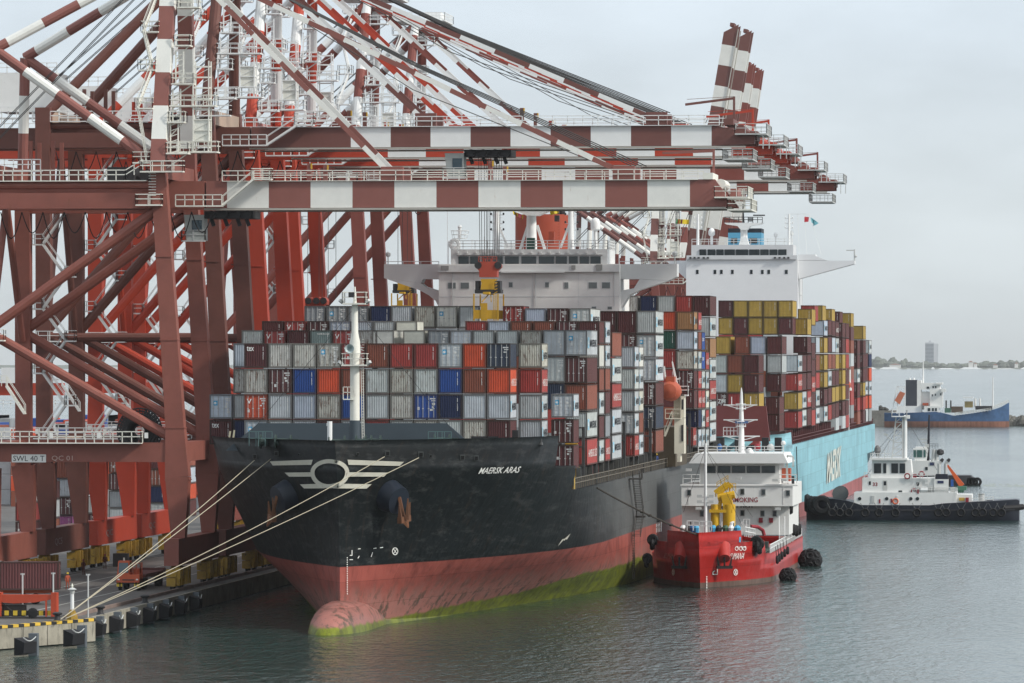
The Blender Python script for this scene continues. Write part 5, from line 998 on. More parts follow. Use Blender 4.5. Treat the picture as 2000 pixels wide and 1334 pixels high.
mb.beam(CK(1396, 962), CK(1420, 944), .3, .5); mb.beam(CK(1420, 944), CK(1430, 952), .3, .5); mb.rail([CK(1400, 952), CK(1422, 938)], .6, .6); mb.rail([CK(1424, 960), CK(1437, 960)], 1.0, .5); mb.build('crane_frame', YKR, cr)
mb = MB(); mb.rail([PY(1342, 1036, 662), PY(1390, 1038, 662)], 1.15, .8, 0, .045); mb.rail([PY(1455, 1048, 669), PY(1475, 1052, 674)], 1.15, .8, 0, .045); mb.rail([PY(1282, 1040, 668), PY(1292, 1038, 666)], 1.1, .8); mb.build('bow_railing', WHITE, kb)
for k, (u, c_) in enumerate(((1334, WHITE), (1344, DARK), (1360, STARB), (1393, STARB), (1404, DARK), (1417, plain('deck_green', (.05, .1, .06))), (1428, WHITE), (1440, STARB), (1352, plain('box_blue', (.03, .1, .25))))): p = PY(u, 1034, 667); MB().lathe((p.x, p.y, 5.2), [(.4, 0), (.42, .5), (.3, 1.2), (.42, 1.7), (.2, 2.0)], 0, 8).build('deck_fitting', c_, kb)
kx = KC + KH; mb = MB(); mb.rail([(kx - .15, 676, 3.6), (kx - .15, 742, 3.6)], 1.0, 1.1, 0, .05); mb.build('side_railing', WHITE, kb); MB().box(KC - 6, kx - .8, 678, 706, 2.62, 3.0).build('cargo_deck', plain('deck_green_dark', (.03, .06, .045)), kb)
mb = MB(); [mb.box(KC + x_, KC + x_ + 1.0, y_, y_ + 2, 3, 4.2) for x_, y_ in ((1, 690), (3.5, 694), (4.5, 699), (2, 701))]; mb.build('deck_machinery', plain('machinery_dark_green', (.04, .055, .05)), kb)
mb = MB(); mb.box(KC + 2.2, KC + 2.4, 679, 684, 3, 7.2); mb.beam(PY(1464, 1026, 682), PY(1464, 1045, 682), .12, .12); mb.rail([PY(1452, 1040, 680), PY(1464, 1040, 680)], 1.6, .5); mb.build('vent_frame', KW, kb)
mb = MB(); mb.path([PY(1466, 1028, 690), PY(1480, 1029, 692), PY(1490, 1036, 694), PY(1493, 1046, 694)], .22, 0, 8); mb.build('cargo_hose', LETR, kb)
mb = MB(); mb.stair(PY(1522, 1062, 700), PY(1522, 1024, 703), (1, 0, 0), .7); mb.build('deck_ladder', WHITE, kb)
for i, (u, v) in enumerate(((1560, 960), (1558, 983), (1560, 1008), (1563, 1030), (1567, 1038))): pass
TYR = plain('tyre_rubber', (.01, .01, .011), .75)
for i, (y, z, r) in enumerate(((707, 9.8, .95), (709, 8.2, .9), (716, 5.2, .8), (722, 4.9, .8), (728, 4.9, .8), (682, 2.6, .55), (686, 2.7, .55), (691, 2.8, .55), (697, 2.9, .55), (703, 3.0, .55))): mb = MB(); mb.torus((kx + .35, y, z), r * .62, r * .36, 0, 'X'); mb.tube((kx + .3, y, z), (kx + .1, y + .3, z + 1.6), .04); mb.build('tyre_fender', TYR, kb)
for k, (u, v, r) in enumerate(((1277, 1062, .8), (1478, 1066, .85), (1482, 1070, .8), (1270, 1098, .7))):
    h = KV.ray_cast(CAM, ray(u + (4 if u < 1400 else -3), v).normalized()); p = h[0] if h[0] else PY(u, v, 672); mb = MB(); mb.torus(p + Vector((.3 if u > 1400 else -.4, -.4, 0)), r * .62, r * .4, 0, 'X'); mb.torus(p + Vector((.2 if u > 1400 else -.3, -.7, .5)), r * .55, r * .36, 0, 'Y'); mb.build('tyre_fender', TYR, kb)
mb = MB()
for i in range(7): y_ = 679 + i * 3.6; mb.tube((KC + 2 - .3 * i, y_, 3.35), (KC + 6.2, y_, 3.35), .12, 0, 6)
mb.tube((KC + 4.8, 678, 3.5), (KC + 4.8, 704, 3.5), .16, 0, 6); mb.tube((KC + 3.9, 678, 3.5), (KC + 3.9, 704, 3.5), .12, 0, 6); mb.build('cargo_pipe', plain('pipe_grey_green', (.12, .15, .13)), kb)
for u, v, y_ in ((1349, 1030, 672), (1372, 1031, 670), (1384, 1033, 668), (1410, 1030, 672), (1433, 1033, 670), (1449, 1030, 674), (1458, 1028, 676)): q = PY(u, v, y_); MB().beam(q - Vector((0, 0, .9)), q + Vector((0, 0, .7)), .12, .12).build('vent_post', (WHITE, GALV, DARK)[u % 3], kb)
for u, v in ((1430, 1003), (1486, 1016), (1506, 1016)): q = WK(u, v, YK + 1.1); MB().box(q.x - .25, q.x + .25, YK + .95, YK + 1.15, q.z - .3, q.z + .3).build('fire_box', LETR, low_)
for u in (1345, 1420, 1530): q0, q1 = WK(u, 985, YK - .02), WK(u, 947, YK - .02); MB().beam(q0, q1, .06, .06).build('drain_pipe', KW, mid)
# heavy hawser from the black ship to the tanker bow
a = PX(1166, 953, SIDE + .05); b = PY(1366, 1046, 659.5); pts = sagrope(a, b, .35, .1); mb = MB(); mb.path(pts, .1, 0, 6)
for k in (6, 7, 10): mb.lathe(pts[k] - Vector((0, 0, .15)), [(.15, 0), (.28, .15), (.15, .3)], 0, 6)
tag(mb.build('hawser', plain('hawser_dark', (.05, .042, .035), .9)), 'dark knotted hawser from the black ship side down to the red tanker bow', 'rope')
# floating fenders
for k, (u, v, r, lab) in enumerate(((1583, 1106, 1.42, 'large round black tyre-covered fender floating off the red tanker quarter'), (1539, 1134, .98, 'smaller round black tyre-covered fender floating nearer the red tanker bow'))):
    c = PZ(u, v, 0); o = thing('floating_fender', (c.x, c.y, .3), lab, 'fender', 'floating fenders beside the red tanker'); c = Vector((c.x, c.y, r * .55))
    MB().lathe(c, [(r * .15, -r * 1.15), (r * .6, -r * .95), (r * .88, -r * .5), (r * .92, 0), (r * .88, r * .5), (r * .6, r * .9), (r * .15, r * 1.1)], 0, 14, 'X').build('fender_body', BLACK, o, smooth=True)
    for a_ in range(7):
        for h_ in (-.62, 0, .62):
            t = 6.283 * (a_ + h_) / 7; q = Vector((h_ * r, math.cos(t) * r * (.95 - .3 * abs(h_)), math.sin(t) * r * (.95 - .3 * abs(h_)))); mb = MB(); mb.torus((0, 0, 0), r * .26, r * .11, 0, 'Z', 10, 5); ro = q.normalized().to_track_quat('Z', 'Y').to_matrix(); mb.v = [tuple(c + q + ro @ Vector(x_)) for x_ in mb.v]; mb.build('tyre', TYR, o)
# ------------------------------------------------------------------ tug, side on, bow against the blue ship
def side_hull(Y, half, stations, flip=1):
    """stations: (x, top z, half breadth factor at deck, at waterline)"""
    mb = MB(); n = len(stations); rows = []
    for x, zt, kd, kw in stations: rows.append([(x, Y - half * kd, zt), (x, Y - half * (kd * .4 + kw * .6), zt * .35), (x, Y - half * kw, 0), (x, Y - half * kw * .8, -2), (x, Y + half * kw * .8, -2), (x, Y + half * kw, 0), (x, Y + half * (kd * .4 + kw * .6), zt * .35), (x, Y + half * kd, zt)])
    k = 8; vs = [p for r in rows for p in r]; fs = [(i * k + j, (i + 1) * k + j, (i + 1) * k + (j + 1) % k, i * k + (j + 1) % k) for i in range(n - 1) for j in range(k)] + [tuple(range(k)), tuple(range((n - 1) * k, n * k))]
    mb.add(vs, fs); return mb
YT = 944.0
def T(u, v, Y=YT - 5): return PY(u, v, Y)
tug = thing('tugboat', (T(1785, 1014).x, YT, 0), 'white tugboat numbered 33 with black tyre-hung hull, side on by the blue ship', 'tug')
TH = paint('tug_hull_black', (.014, .017, .028), .4, .2, rust=.08); TW = paint('tug_white', (.72, .72, .70), .45, .05, rust=.1, streak=1)
sts = [(T(u, 1014).x, ZY(v, YT - 5, u), kd, kw) for u, v, kd, kw in ((1572, 972, .25, .08), (1583, 971, .6, .3), (1600, 972, .82, .6), (1625, 974, .96, .85), (1659, 979, 1, .95), (1682, 986.5, 1, 1), (1815, 987, 1, 1), (1846, 983, 1, .97), (1930, 979, .97, .9), (1965, 977, .88, .8), (1985, 976, .7, .62), (1990, 978, .6, .55))]
th = side_hull(YT, 5, sts).build('hull', TH, tug, smooth=True)
def tbox(u0, u1, v0, v1, y0, y1, nm, m=None, par=None, k=0):
    a, b = T(u0, v1, YT + y0), T(u1, v0, YT + y0); z0, z1 = a.z, b.z
    return MB().hexa([(a.x, YT + y0, z0), (b.x, YT + y0, z0), (b.x, YT + y1, z0), (a.x, YT + y1, z0)], [(a.x + k, YT + y0 + k * .3, z1), (b.x - k, YT + y0 + k * .3, z1), (b.x - k, YT + y1, z1), (a.x + k, YT + y1, z1)]).build(nm, m or TW, par or tug)
d1 = tbox(1668, 1868, 962, 990, -4, 4, 'deckhouse'); d2 = tbox(1684, 1840, 934, 962.3, -3.4, 3.4, 'upper_deckhouse'); wh_ = tbox(1700, 1782, 898, 934.3, -2.8, 2.8, 'wheelhouse', k=.3); tbox(1698, 1772, 895, 899, -3.1, 3.1, 'wheelhouse_roof'); tbox(1866, 1898, 966, 986, -3.5, 3.5, 'aft_deckhouse')
for u0, u1 in ((1707, 1721), (1725, 1731), (1741, 1754), (1757, 1768)): tbox(u0, u1, 905, 924, -2.86, -2.7, 'window', GLASS, wh_)
for u0, u1, v0, v1 in ((1697, 1701, 940, 947), (1726, 1731, 940, 948), (1790, 1795, 942, 949), (1755, 1762, 958, 961)): tbox(u0, u1, v0, v1, -3.45, -3.35, 'window', GLASS, d2)
tbox(1724, 1733, 938, 958, -3.43, -3.36, 'door', plain('door_grey', (.5, .5, .48)), d2)
for u in (1679, 1732, 1779, 1792): p = T(u, 974, YT - 4); MB().lathe((p.x, YT - 4.06, p.z), [(.3, -.02), (.3, .1)], 0, 10, 'Y').build('porthole', GLASS, d1)
for u, v, y in ((1749, 979, -4.1), (1785, 960, -3.5), (1772, 930, -3.6), (1800, 926, -3.2)): p = T(u, v, YT + y); MB().torus((p.x, YT + y, p.z), .42, .12, 0, 'Y', 14, 5).build('lifebuoy', LETR if v != 979 else ORANGE, tug)
for u, v in ((1741, 978), (1793, 960), (1718, 979)): tbox(u - 1.5, u + 1.5, v - 4, v + 4, -4.08, -4.0, 'fire_box', LETR)
p = T(1704, 950, YT - 3.5); flat_text('33', T(1704.5, 949.5, YT - 3.42), T(1714, 949.5) - T(1704.5, 949.5), (0, 0, .62), LETR, tug, bold=.03)
for u0, u1, v0, v1 in ((1824, 1852, 936, 964),): tbox(u0, u1, v0, v1, -3.7, -1.5, 'funnel_casing')
tbox(1826, 1852, 926, 936.4, -3.65, -1.5, 'casing_top', plain('casing_black', (.015, .018, .03)), None, .15); tbox(1831, 1843, 939, 944, -3.76, -3.7, 'emblem_plate', plain('emblem_navy', (.03, .04, .1)))
for u, uu in ((1834, 1842), (1847, 1855)): mb = MB(); a = T(u, 928, YT - 2.6); b = T(u, 905, YT - 2.6); c_ = T(uu, 896, YT - 2.6); mb.tube(a, b, .3, 0, 8); mb.tube(b, T((u + uu) / 2, 901, YT - 2.6), .3, 0); mb.tube(T((u + uu) / 2, 901, YT - 2.6), c_, .32, 1, 8, .22); mb.build('exhaust_stack', [GALV, DARK], tug)
mb = MB(); a = T(1879, 949, YT - 2.5); b = T(1850, 908, YT - 2.5); mb.beam(a, b, .8, .9, 0, .3, .3); mb.build('deck_crane', ORANGE, tug)
mb = MB(); mb.tube(T(1877, 962, YT - 2.5), T(1877, 949, YT - 2.5), .5); mb.box(T(1868, 955).x, T(1887, 955).x, YT - 3.2, YT - 1.8, ZY(956, YT - 3), ZY(948, YT - 3)); mb.build('crane_pedestal', plain('pedestal_green', (.08, .2, .14)), tug)
tbox(1857, 1862, 937, 950, -3.2, -2.4, 'tank_blue', plain('tank_blue', (.03, .1, .35))); MB().tube(T(1798, 957, YT - 3.6), T(1812, 957, YT - 3.6), .45, 0, 10).build('life_raft', WHITE, tug); tbox(1873, 1884, 972, 978, -3.7, -2, 'rescue_craft', paint('craft_yellow', (.5, .32, .06)))
mb = MB()
for u in (1742, 1763): mb.beam(T(u, 897, YT - .8), T(u + (8 if u < 1750 else 0), 815, YT - .8), .22, .22)
for k in range(6): v = 890 - k * 13; u = 1743 + k * 1.4; mb.beam(T(u, v, YT - .8), T(1763, v - 13, YT - .8), .12, .12); mb.beam(T(u, v, YT - .8), T(1763, v, YT - .8), .12, .12)
mb.build('lattice_mast', GALV, tug)
mb = MB(); mb.tube(T(1768, 896, YT - .6), T(1768, 812, YT - .6), .32, 0, 8); mb.box(T(1764, 1).x, T(1775, 1).x, YT - 1, YT, ZY(817, YT), ZY(810, YT)); mb.build('fire_mast', WHITE, tug)
mb = MB(); a = T(1741, 808, YT - 2); mb.platform(a.x, T(1769, 1).x, YT - 2, YT + 1, ZY(812, YT)); [mb.beam(T(u, 808, YT - .8), T(u2, 755, YT - .8), .14, .14) for u, u2 in ((1742, 1752), (1766, 1768), (1752, 1754))]; mb.beam(T(1751, 755, YT - .8), T(1769, 756, YT - .8), .14, .14); mb.build('mast_top', WHITE, tug)
MB().hexa(*[[T(u, v, YT + y) for u, v in q] for y, q in ((-1.3, ((1747, 782), (1757, 790), (1768, 768), (1758, 764))), (-.4, ((1747, 782), (1757, 790), (1768, 768), (1758, 764))))]).build('work_boat', paint('work_boat_orange', (.5, .17, .1)), tug)
mb = MB(); mb.beam(T(1735, 855, YT - .8), T(1745, 862, YT - .8), .15, .15); mb.beam(T(1727, 848, YT - .8), T(1734, 850, YT - .8), .2, .3); mb.beam(T(1730, 849, YT - .8), T(1735, 857, YT - .8), .1, .1); mb.build('radar_scanner', GALV, tug)
p = T(1714, 892, YT - 1); mb = MB(); mb.lathe(p, [(.3, 0), (.35, .6), (.6, .9), (.5, 1.5), (.2, 1.9)], 0, 8); mb.build('fire_monitor', plain('monitor_grey', (.15, .15, .15)), tug)
mb = MB(); 
for seg in (((1688, 934), (1700, 934)), ((1700, 897), (1742, 897)), ((1782, 934), (1826, 936)), ((1782, 962), (1870, 964)), ((1898, 985), (1940, 981))): mb.rail([T(*seg[0], YT - 3.9), T(*seg[1], YT - 3.9)], .95, 1.1, 0, .045)
mb.build('deck_railing', TW, tug)
p = T(1641, 976, YT - 1); mb = MB(); mb.lathe((p.x, YT - 2.2, p.z + 1.0), [(1.3, 0), (1.3, .2), (.7, .25), (.7, 3.5), (1.3, 3.6), (1.3, 3.8)], 0, 14, 'Y'); mb.build('tow_winch', plain('winch_grey', (.12, .13, .13)), tug)
p = T(1917, 978, YT - 1); MB().lathe((p.x, YT - 1, p.z - .3), [(.6, 0), (.5, .2), (.5, 1.3), (.6, 1.5)], 0, 10).build('bollard', GALV, tug)
for i, (u, v) in enumerate(((1575, 980), (1583, 983), (1594, 984), (1606, 982))): p = T(u, v, YT - 4 + i * .1); mb = MB(); mb.torus((p.x, YT - (1.5 + i * .9), p.z - .3), 1.1, .5, 0, 'X' if i < 2 else 'Y', 14, 6); mb.build('bow_fender', TYR, tug)
for u in (1625, 1640, 1658, 1690, 1717, 1749, 1791, 1833, 1848, 1877, 1905, 1919, 1940, 1956):
    p = T(u, 1001, YT - 5); mb = MB(); mb.torus((p.x, YT - 5.25, p.z), .55, .2, 0, 'Y', 12, 5); [mb.beam((p.x + q * .2, YT - 5.2, p.z + .5), (p.x + q * .8, YT - 5.05, p.z + 1.6), .07, .07, 1) for q in (-1, 1)]; mb.build('tyre_fender', [TYR, plain('chain_grey', (.14, .14, .14))], tug)
a, b = T(1630, 997, YT - 5.1), T(1982, 996, YT - 5.1); MB().beam(a, b, .18, .25).build('rubbing_strake', plain('strake_dark', (.03, .03, .035)), tug)
MB().tube(T(1960, 993, YT - 4.6), T(1998, 990, YT - 2.5), .5, 0, 8).build('stern_roller_fender', BLACK, tug)
for u0, u1, v0, v1, y0, m_ in ((1812, 1822, 948, 958, -3.7, GALV), (1856, 1866, 952, 962, -3.3, GALV), (1783, 1790, 926, 933, -3, LETR), (1806, 1812, 938, 946, -3.55, TW), (1886, 1892, 972, 984, -3.8, LETR), (1702, 1708, 968, 982, -4.1, GALV), (1751, 1755, 968, 986, -4.1, TW), (1925, 1940, 977, 982, -2, DARK)): tbox(u0, u1, v0, v1, y0, y0 + .9, 'deck_locker', m_)
mb = MB(); [mb.beam(T(u, 897, YT - 1.5), T(u + 1, v, YT - 1.5), .07, .07) for u, v in ((1703, 870), (1727, 878), (1734, 862), (1780, 884), (1790, 905))]; mb.build('aerial', GALV, tug)
mb = MB(); [mb.tube(T(1768, 815, YT - .6), T(u, v, YT - 1), .03, 0, 4) for u, v in ((1690, 934), (1835, 926), (1700, 897))]; mb.build('mast_stay', WIRE, tug)
mb = MB(); mb.stair(T(1790, 960, YT - 3.6), T(1802, 936, YT - 3.6), (0, 1, 0), .7); mb.stair(T(1862, 985, YT - 4), T(1868, 964, YT - 4), (0, 1, 0), .7); mb.build('deck_ladder', TW, tug)
# ------------------------------------------------------------------ second tug behind
Y3 = 1205.0
def T3(u, v, Y=Y3): return PY(u, v, Y)
t2 = thing('tugboat', (T3(1840, 945).x, Y3, 0), 'smaller tugboat half hidden behind tug 33, dark mast and wheelhouse showing', 'tug')
side_hull(Y3, 5, [(T3(u, 945).x, ZY(v, Y3, u), kd, kw) for u, v, kd, kw in ((1742, 925, .4, .2), (1765, 925, .85, .7), (1800, 927, 1, 1), (1880, 928, 1, .95), (1896, 928, .85, .8), (1904, 934, .6, .55))]).build('hull', plain('tug_hull_grey_black', (.035, .035, .04), .5), t2, smooth=True)
def t3box(u0, u1, v0, v1, y0, y1, nm, m=None, k=0):
    a, b = T3(u0, v1, Y3 + y0), T3(u1, v0, Y3 + y0); return MB().hexa([(a.x + k, Y3 + y0, a.z), (b.x - k, Y3 + y0, a.z), (b.x - k, Y3 + y1, a.z), (a.x + k, Y3 + y1, a.z)], [(a.x, Y3 + y0, b.z), (b.x, Y3 + y0, b.z), (b.x, Y3 + y1, b.z), (a.x, Y3 + y1, b.z)]).build(nm, m or TW, t2)
t3box(1778, 1832, 900, 928, -3.5, 3.5, 'deckhouse'); t3box(1783, 1813, 876, 901, -2.6, 2.6, 'wheelhouse', None, .4); t3box(1788, 1809, 873, 876.5, -2.3, 2.3, 'wheelhouse_roof')
for u0, u1 in ((1784, 1789), (1791, 1801), (1804, 1808)): t3box(u0, u1, 879, 893, -2.7, -2.6, 'window', plain('green_glass', (.05, .12, .11), .15))
t3box(1807, 1812, 912, 918, -3.6, -3.5, 'window', GLASS); t3box(1816, 1825, 903, 909, -3.6, -3.5, 'emblem_plate', plain('emblem_navy', (.03, .04, .1)))
mb = MB(); mb.tube(T3(1812, 915, Y3 - 1), T3(1815, 810, Y3 - 1), .35, 0, 8, .18); mb.build('mast', plain('mast_black', (.02, .02, .03)), t2)
mb = MB(); mb.beam(T3(1797, 858, Y3 - 1), T3(1812, 858, Y3 - 1), .3, .3); mb.beam(T3(1801, 864, Y3 - 1), T3(1815, 864, Y3 - 1), .3, .3); mb.box(T3(1807, 1).x, T3(1815, 1).x, Y3 - 1.6, Y3 - .8, ZY(873, Y3), ZY(866, Y3)); mb.beam(T3(1798, 845, Y3 - 1), T3(1815, 832, Y3 - 1), .06, .06); mb.build('radar_scanner', GALV, t2)
for u in (1822, 1829): mb = MB(); mb.tube(T3(u, 905, Y3 - 2), T3(u + 2, 878, Y3 - 2), .4, 0, 8); mb.build('exhaust_stack', GALV, t2)
mb = MB(); mb.lathe(T3(1836, 889, Y3 - 2), [(.4, 0), (.9, .4), (.8, 1), (.3, 1.3)], 0, 8); mb.rail([T3(1815, 876, Y3 - 2), T3(1832, 876, Y3 - 2)], 1, .7); mb.build('fire_monitor', DARK, t2)
for u in (1884, 1890, 1896, 1902, 1909): p = T3(u, 941, Y3 - 3); mb = MB(); mb.torus((p.x, Y3 - 4.2, p.z), .7, .3, 0, 'Y'); mb.build('tyre_fender', TYR, t2)
mb = MB(); rr = random.Random(9)
for i in range(46):
    x = T3(rr.uniform(1912, 2010), 945).x; y = Y3 + rr.uniform(-16, 10); w = rr.uniform(.3, 1.6); mb.hexa([(x, y, .0), (x + w, y, .0), (x + w, y + .8, .0), (x, y + .8, .0)], [(x + .1, y + .2, .07), (x + w - .1, y + .2, .09), (x + w - .1, y + .6, .07), (x + .1, y + .6, .08)])
tag(mb.build('wake_foam', plain('foam', (.3, .33, .31), .9)), None, None, kind='stuff')
# ------------------------------------------------------------------ blue tanker, breakwaters
Y4 = 2230.0
def T4(u, v, Y=Y4): return PY(u, v, Y)
tk = thing('tanker', (T4(1850, 832).x, Y4, 0), 'small blue tanker with a tall dark funnel moored at the breakwater', 'ship')
side_hull(Y4, 6, [(T4(u, 832).x, ZY(v, Y4, u), kd, kw) for u, v, kd, kw in ((1728, 806, .7, .5), (1745, 807, 1, .9), (1830, 804, 1, 1), (1842, 807, 1, 1), (1862, 812, 1, 1), (1900, 807, 1, .97), (1940, 800, .9, .7), (1955, 795, .65, .4), (1964, 790, .35, .12), (1971, 786, .12, .02))]).build('hull', hull_mat('tanker_blue_hull', (.05, .105, .21), 2.2, (.25, .12, .085), rough=.6, wear=.8), tk, smooth=True)
def t4box(u0, u1, v0, v1, y0, y1, nm, m=None, par=None):
    a, b = T4(u0, v1, Y4 + y0), T4(u1, v0, Y4 + y0); return MB().box(a.x, b.x, Y4 + y0, Y4 + y1, a.z, b.z).build(nm, m or TW, par or tk)
t4box(1769, 1791, 742, 794, -4, 4, 'funnel', plain('funnel_slate', (.04, .045, .06))); t4box(1791, 1799, 743, 796, -4, 4, 'funnel_side'); t4box(1816, 1841, 760, 796, -4.5, 4, 'accommodation_block'); t4box(1799, 1818, 765, 800, -3, 4, 'aft_house'); t4box(1799, 1836, 748, 761, -4, 4, 'wheelhouse'); t4box(1838, 1847, 759, 766, -6, -3, 'bridge_wing'); t4box(1828, 1841, 747, 751, -5, 3, 'awning'); t4box(1805, 1834, 793, 808, -5.6, 4, 'poop_house'); t4box(1752, 1800, 793, 807, -4.5, 4, 'poop_house')
for u0, u1, v0, v1, y in ((1810, 1815, 755, 759, -4.1), (1821, 1824, 754, 758, -4.1), (1826, 1829, 754, 758, -4.1), (1812, 1817, 797, 803, -5.7), (1820, 1824, 797, 803, -5.7), (1826, 1830, 797, 803, -5.7), (1820, 1822, 770, 774, -4.6), (1826, 1828, 769, 773, -4.6), (1836, 1838, 768, 772, -4.6)): t4box(u0, u1, v0, v1, y, y + .1, 'window', GLASS)
for u, v0, v1, r in ((1803, 750, 703, .35), (1939, 795, 737, .4), (1848, 800, 782, .3), (1857, 800, 782, .3), (1905, 796, 778, .35), (1914, 796, 778, .35), (1777, 742, 738, .5), (1785, 742, 738, .5)): p = T4(u, v0); MB().tube(p, (p.x, Y4, ZY(v1, Y4, u)), r, 0, 8, r * .5 if v1 < 740 else r).build('mast' if v1 < 740 else 'deck_vent', TW if v1 < 780 else DARK, tk)
t4box(1802, 1813, 787, 792, -5.5, -3.5, 'lifeboat', LBO); t4box(1881, 1901, 775, 778, -3, 0, 'manifold_canopy', WHITE); t4box(1884, 1900, 784, 796, -2, 0, 'deck_machinery', paint('machinery_ochre', (.25, .2, .08), .7, .4)); t4box(1905, 1938, 793, 800, -3, 3, 'deck_machinery', DARK); t4box(1858, 1880, 794, 806, -3, 3, 'deck_machinery', paint('machinery_brown', (.1, .07, .05), .8, .4)); t4box(1845, 1857, 797, 806, -3, 1, 'deck_machinery', plain('machinery_green', (.05, .13, .09)))
mb = MB(); mb.rail([T4(1866, 812, Y4 - 6), T4(1935, 803, Y4 - 6)], 1.2, 1.2, 0, .1); mb.rail([T4(1938, 800, Y4 - 5), T4(1970, 787, Y4 - 1)], 1.2, 1.2, 0, .08); mb.build('deck_railing', plain('railing_pale', (.5, .5, .46)), tk)
mb = MB(); rr = random.Random(4)
for i in range(90): blob(mb, (T4(1955 + i * 1.1, 824).x, Y4 + 30 + rr.uniform(-4, 4), -1), rr.uniform(1, 2.4), rr.uniform(2.5, 5.2))
tag(mb.build('rock_breakwater', paint('rock_grey', (.14, .135, .12), .9, .4, scale=.3)), 'low grey rock breakwater running right from the blue tanker bow', 'breakwater')
a, b = T4(1600, 836, Y4 + 25), T4(1749, 802, Y4 + 25); cw = thing('concrete_breakwater', (b.x, Y4 + 25, 0), 'stained concrete breakwater wall left of the blue tanker', 'breakwater'); MB().box(a.x, b.x, Y4 + 25, Y4 + 45, -2, b.z).build('wall', concrete('breakwater_concrete', (.2, .19, .17), .35, stain=.9), cw)
mb = MB(); rr = random.Random(2); [blob(mb, (T4(u, 803).x, Y4 + 30, b.z), 1.0, rr.uniform(1, 2)) for u in (1713, 1717, 1722, 1725)]; mb.build('concrete_block', plain('block_dark', (.05, .05, .045)), cw)
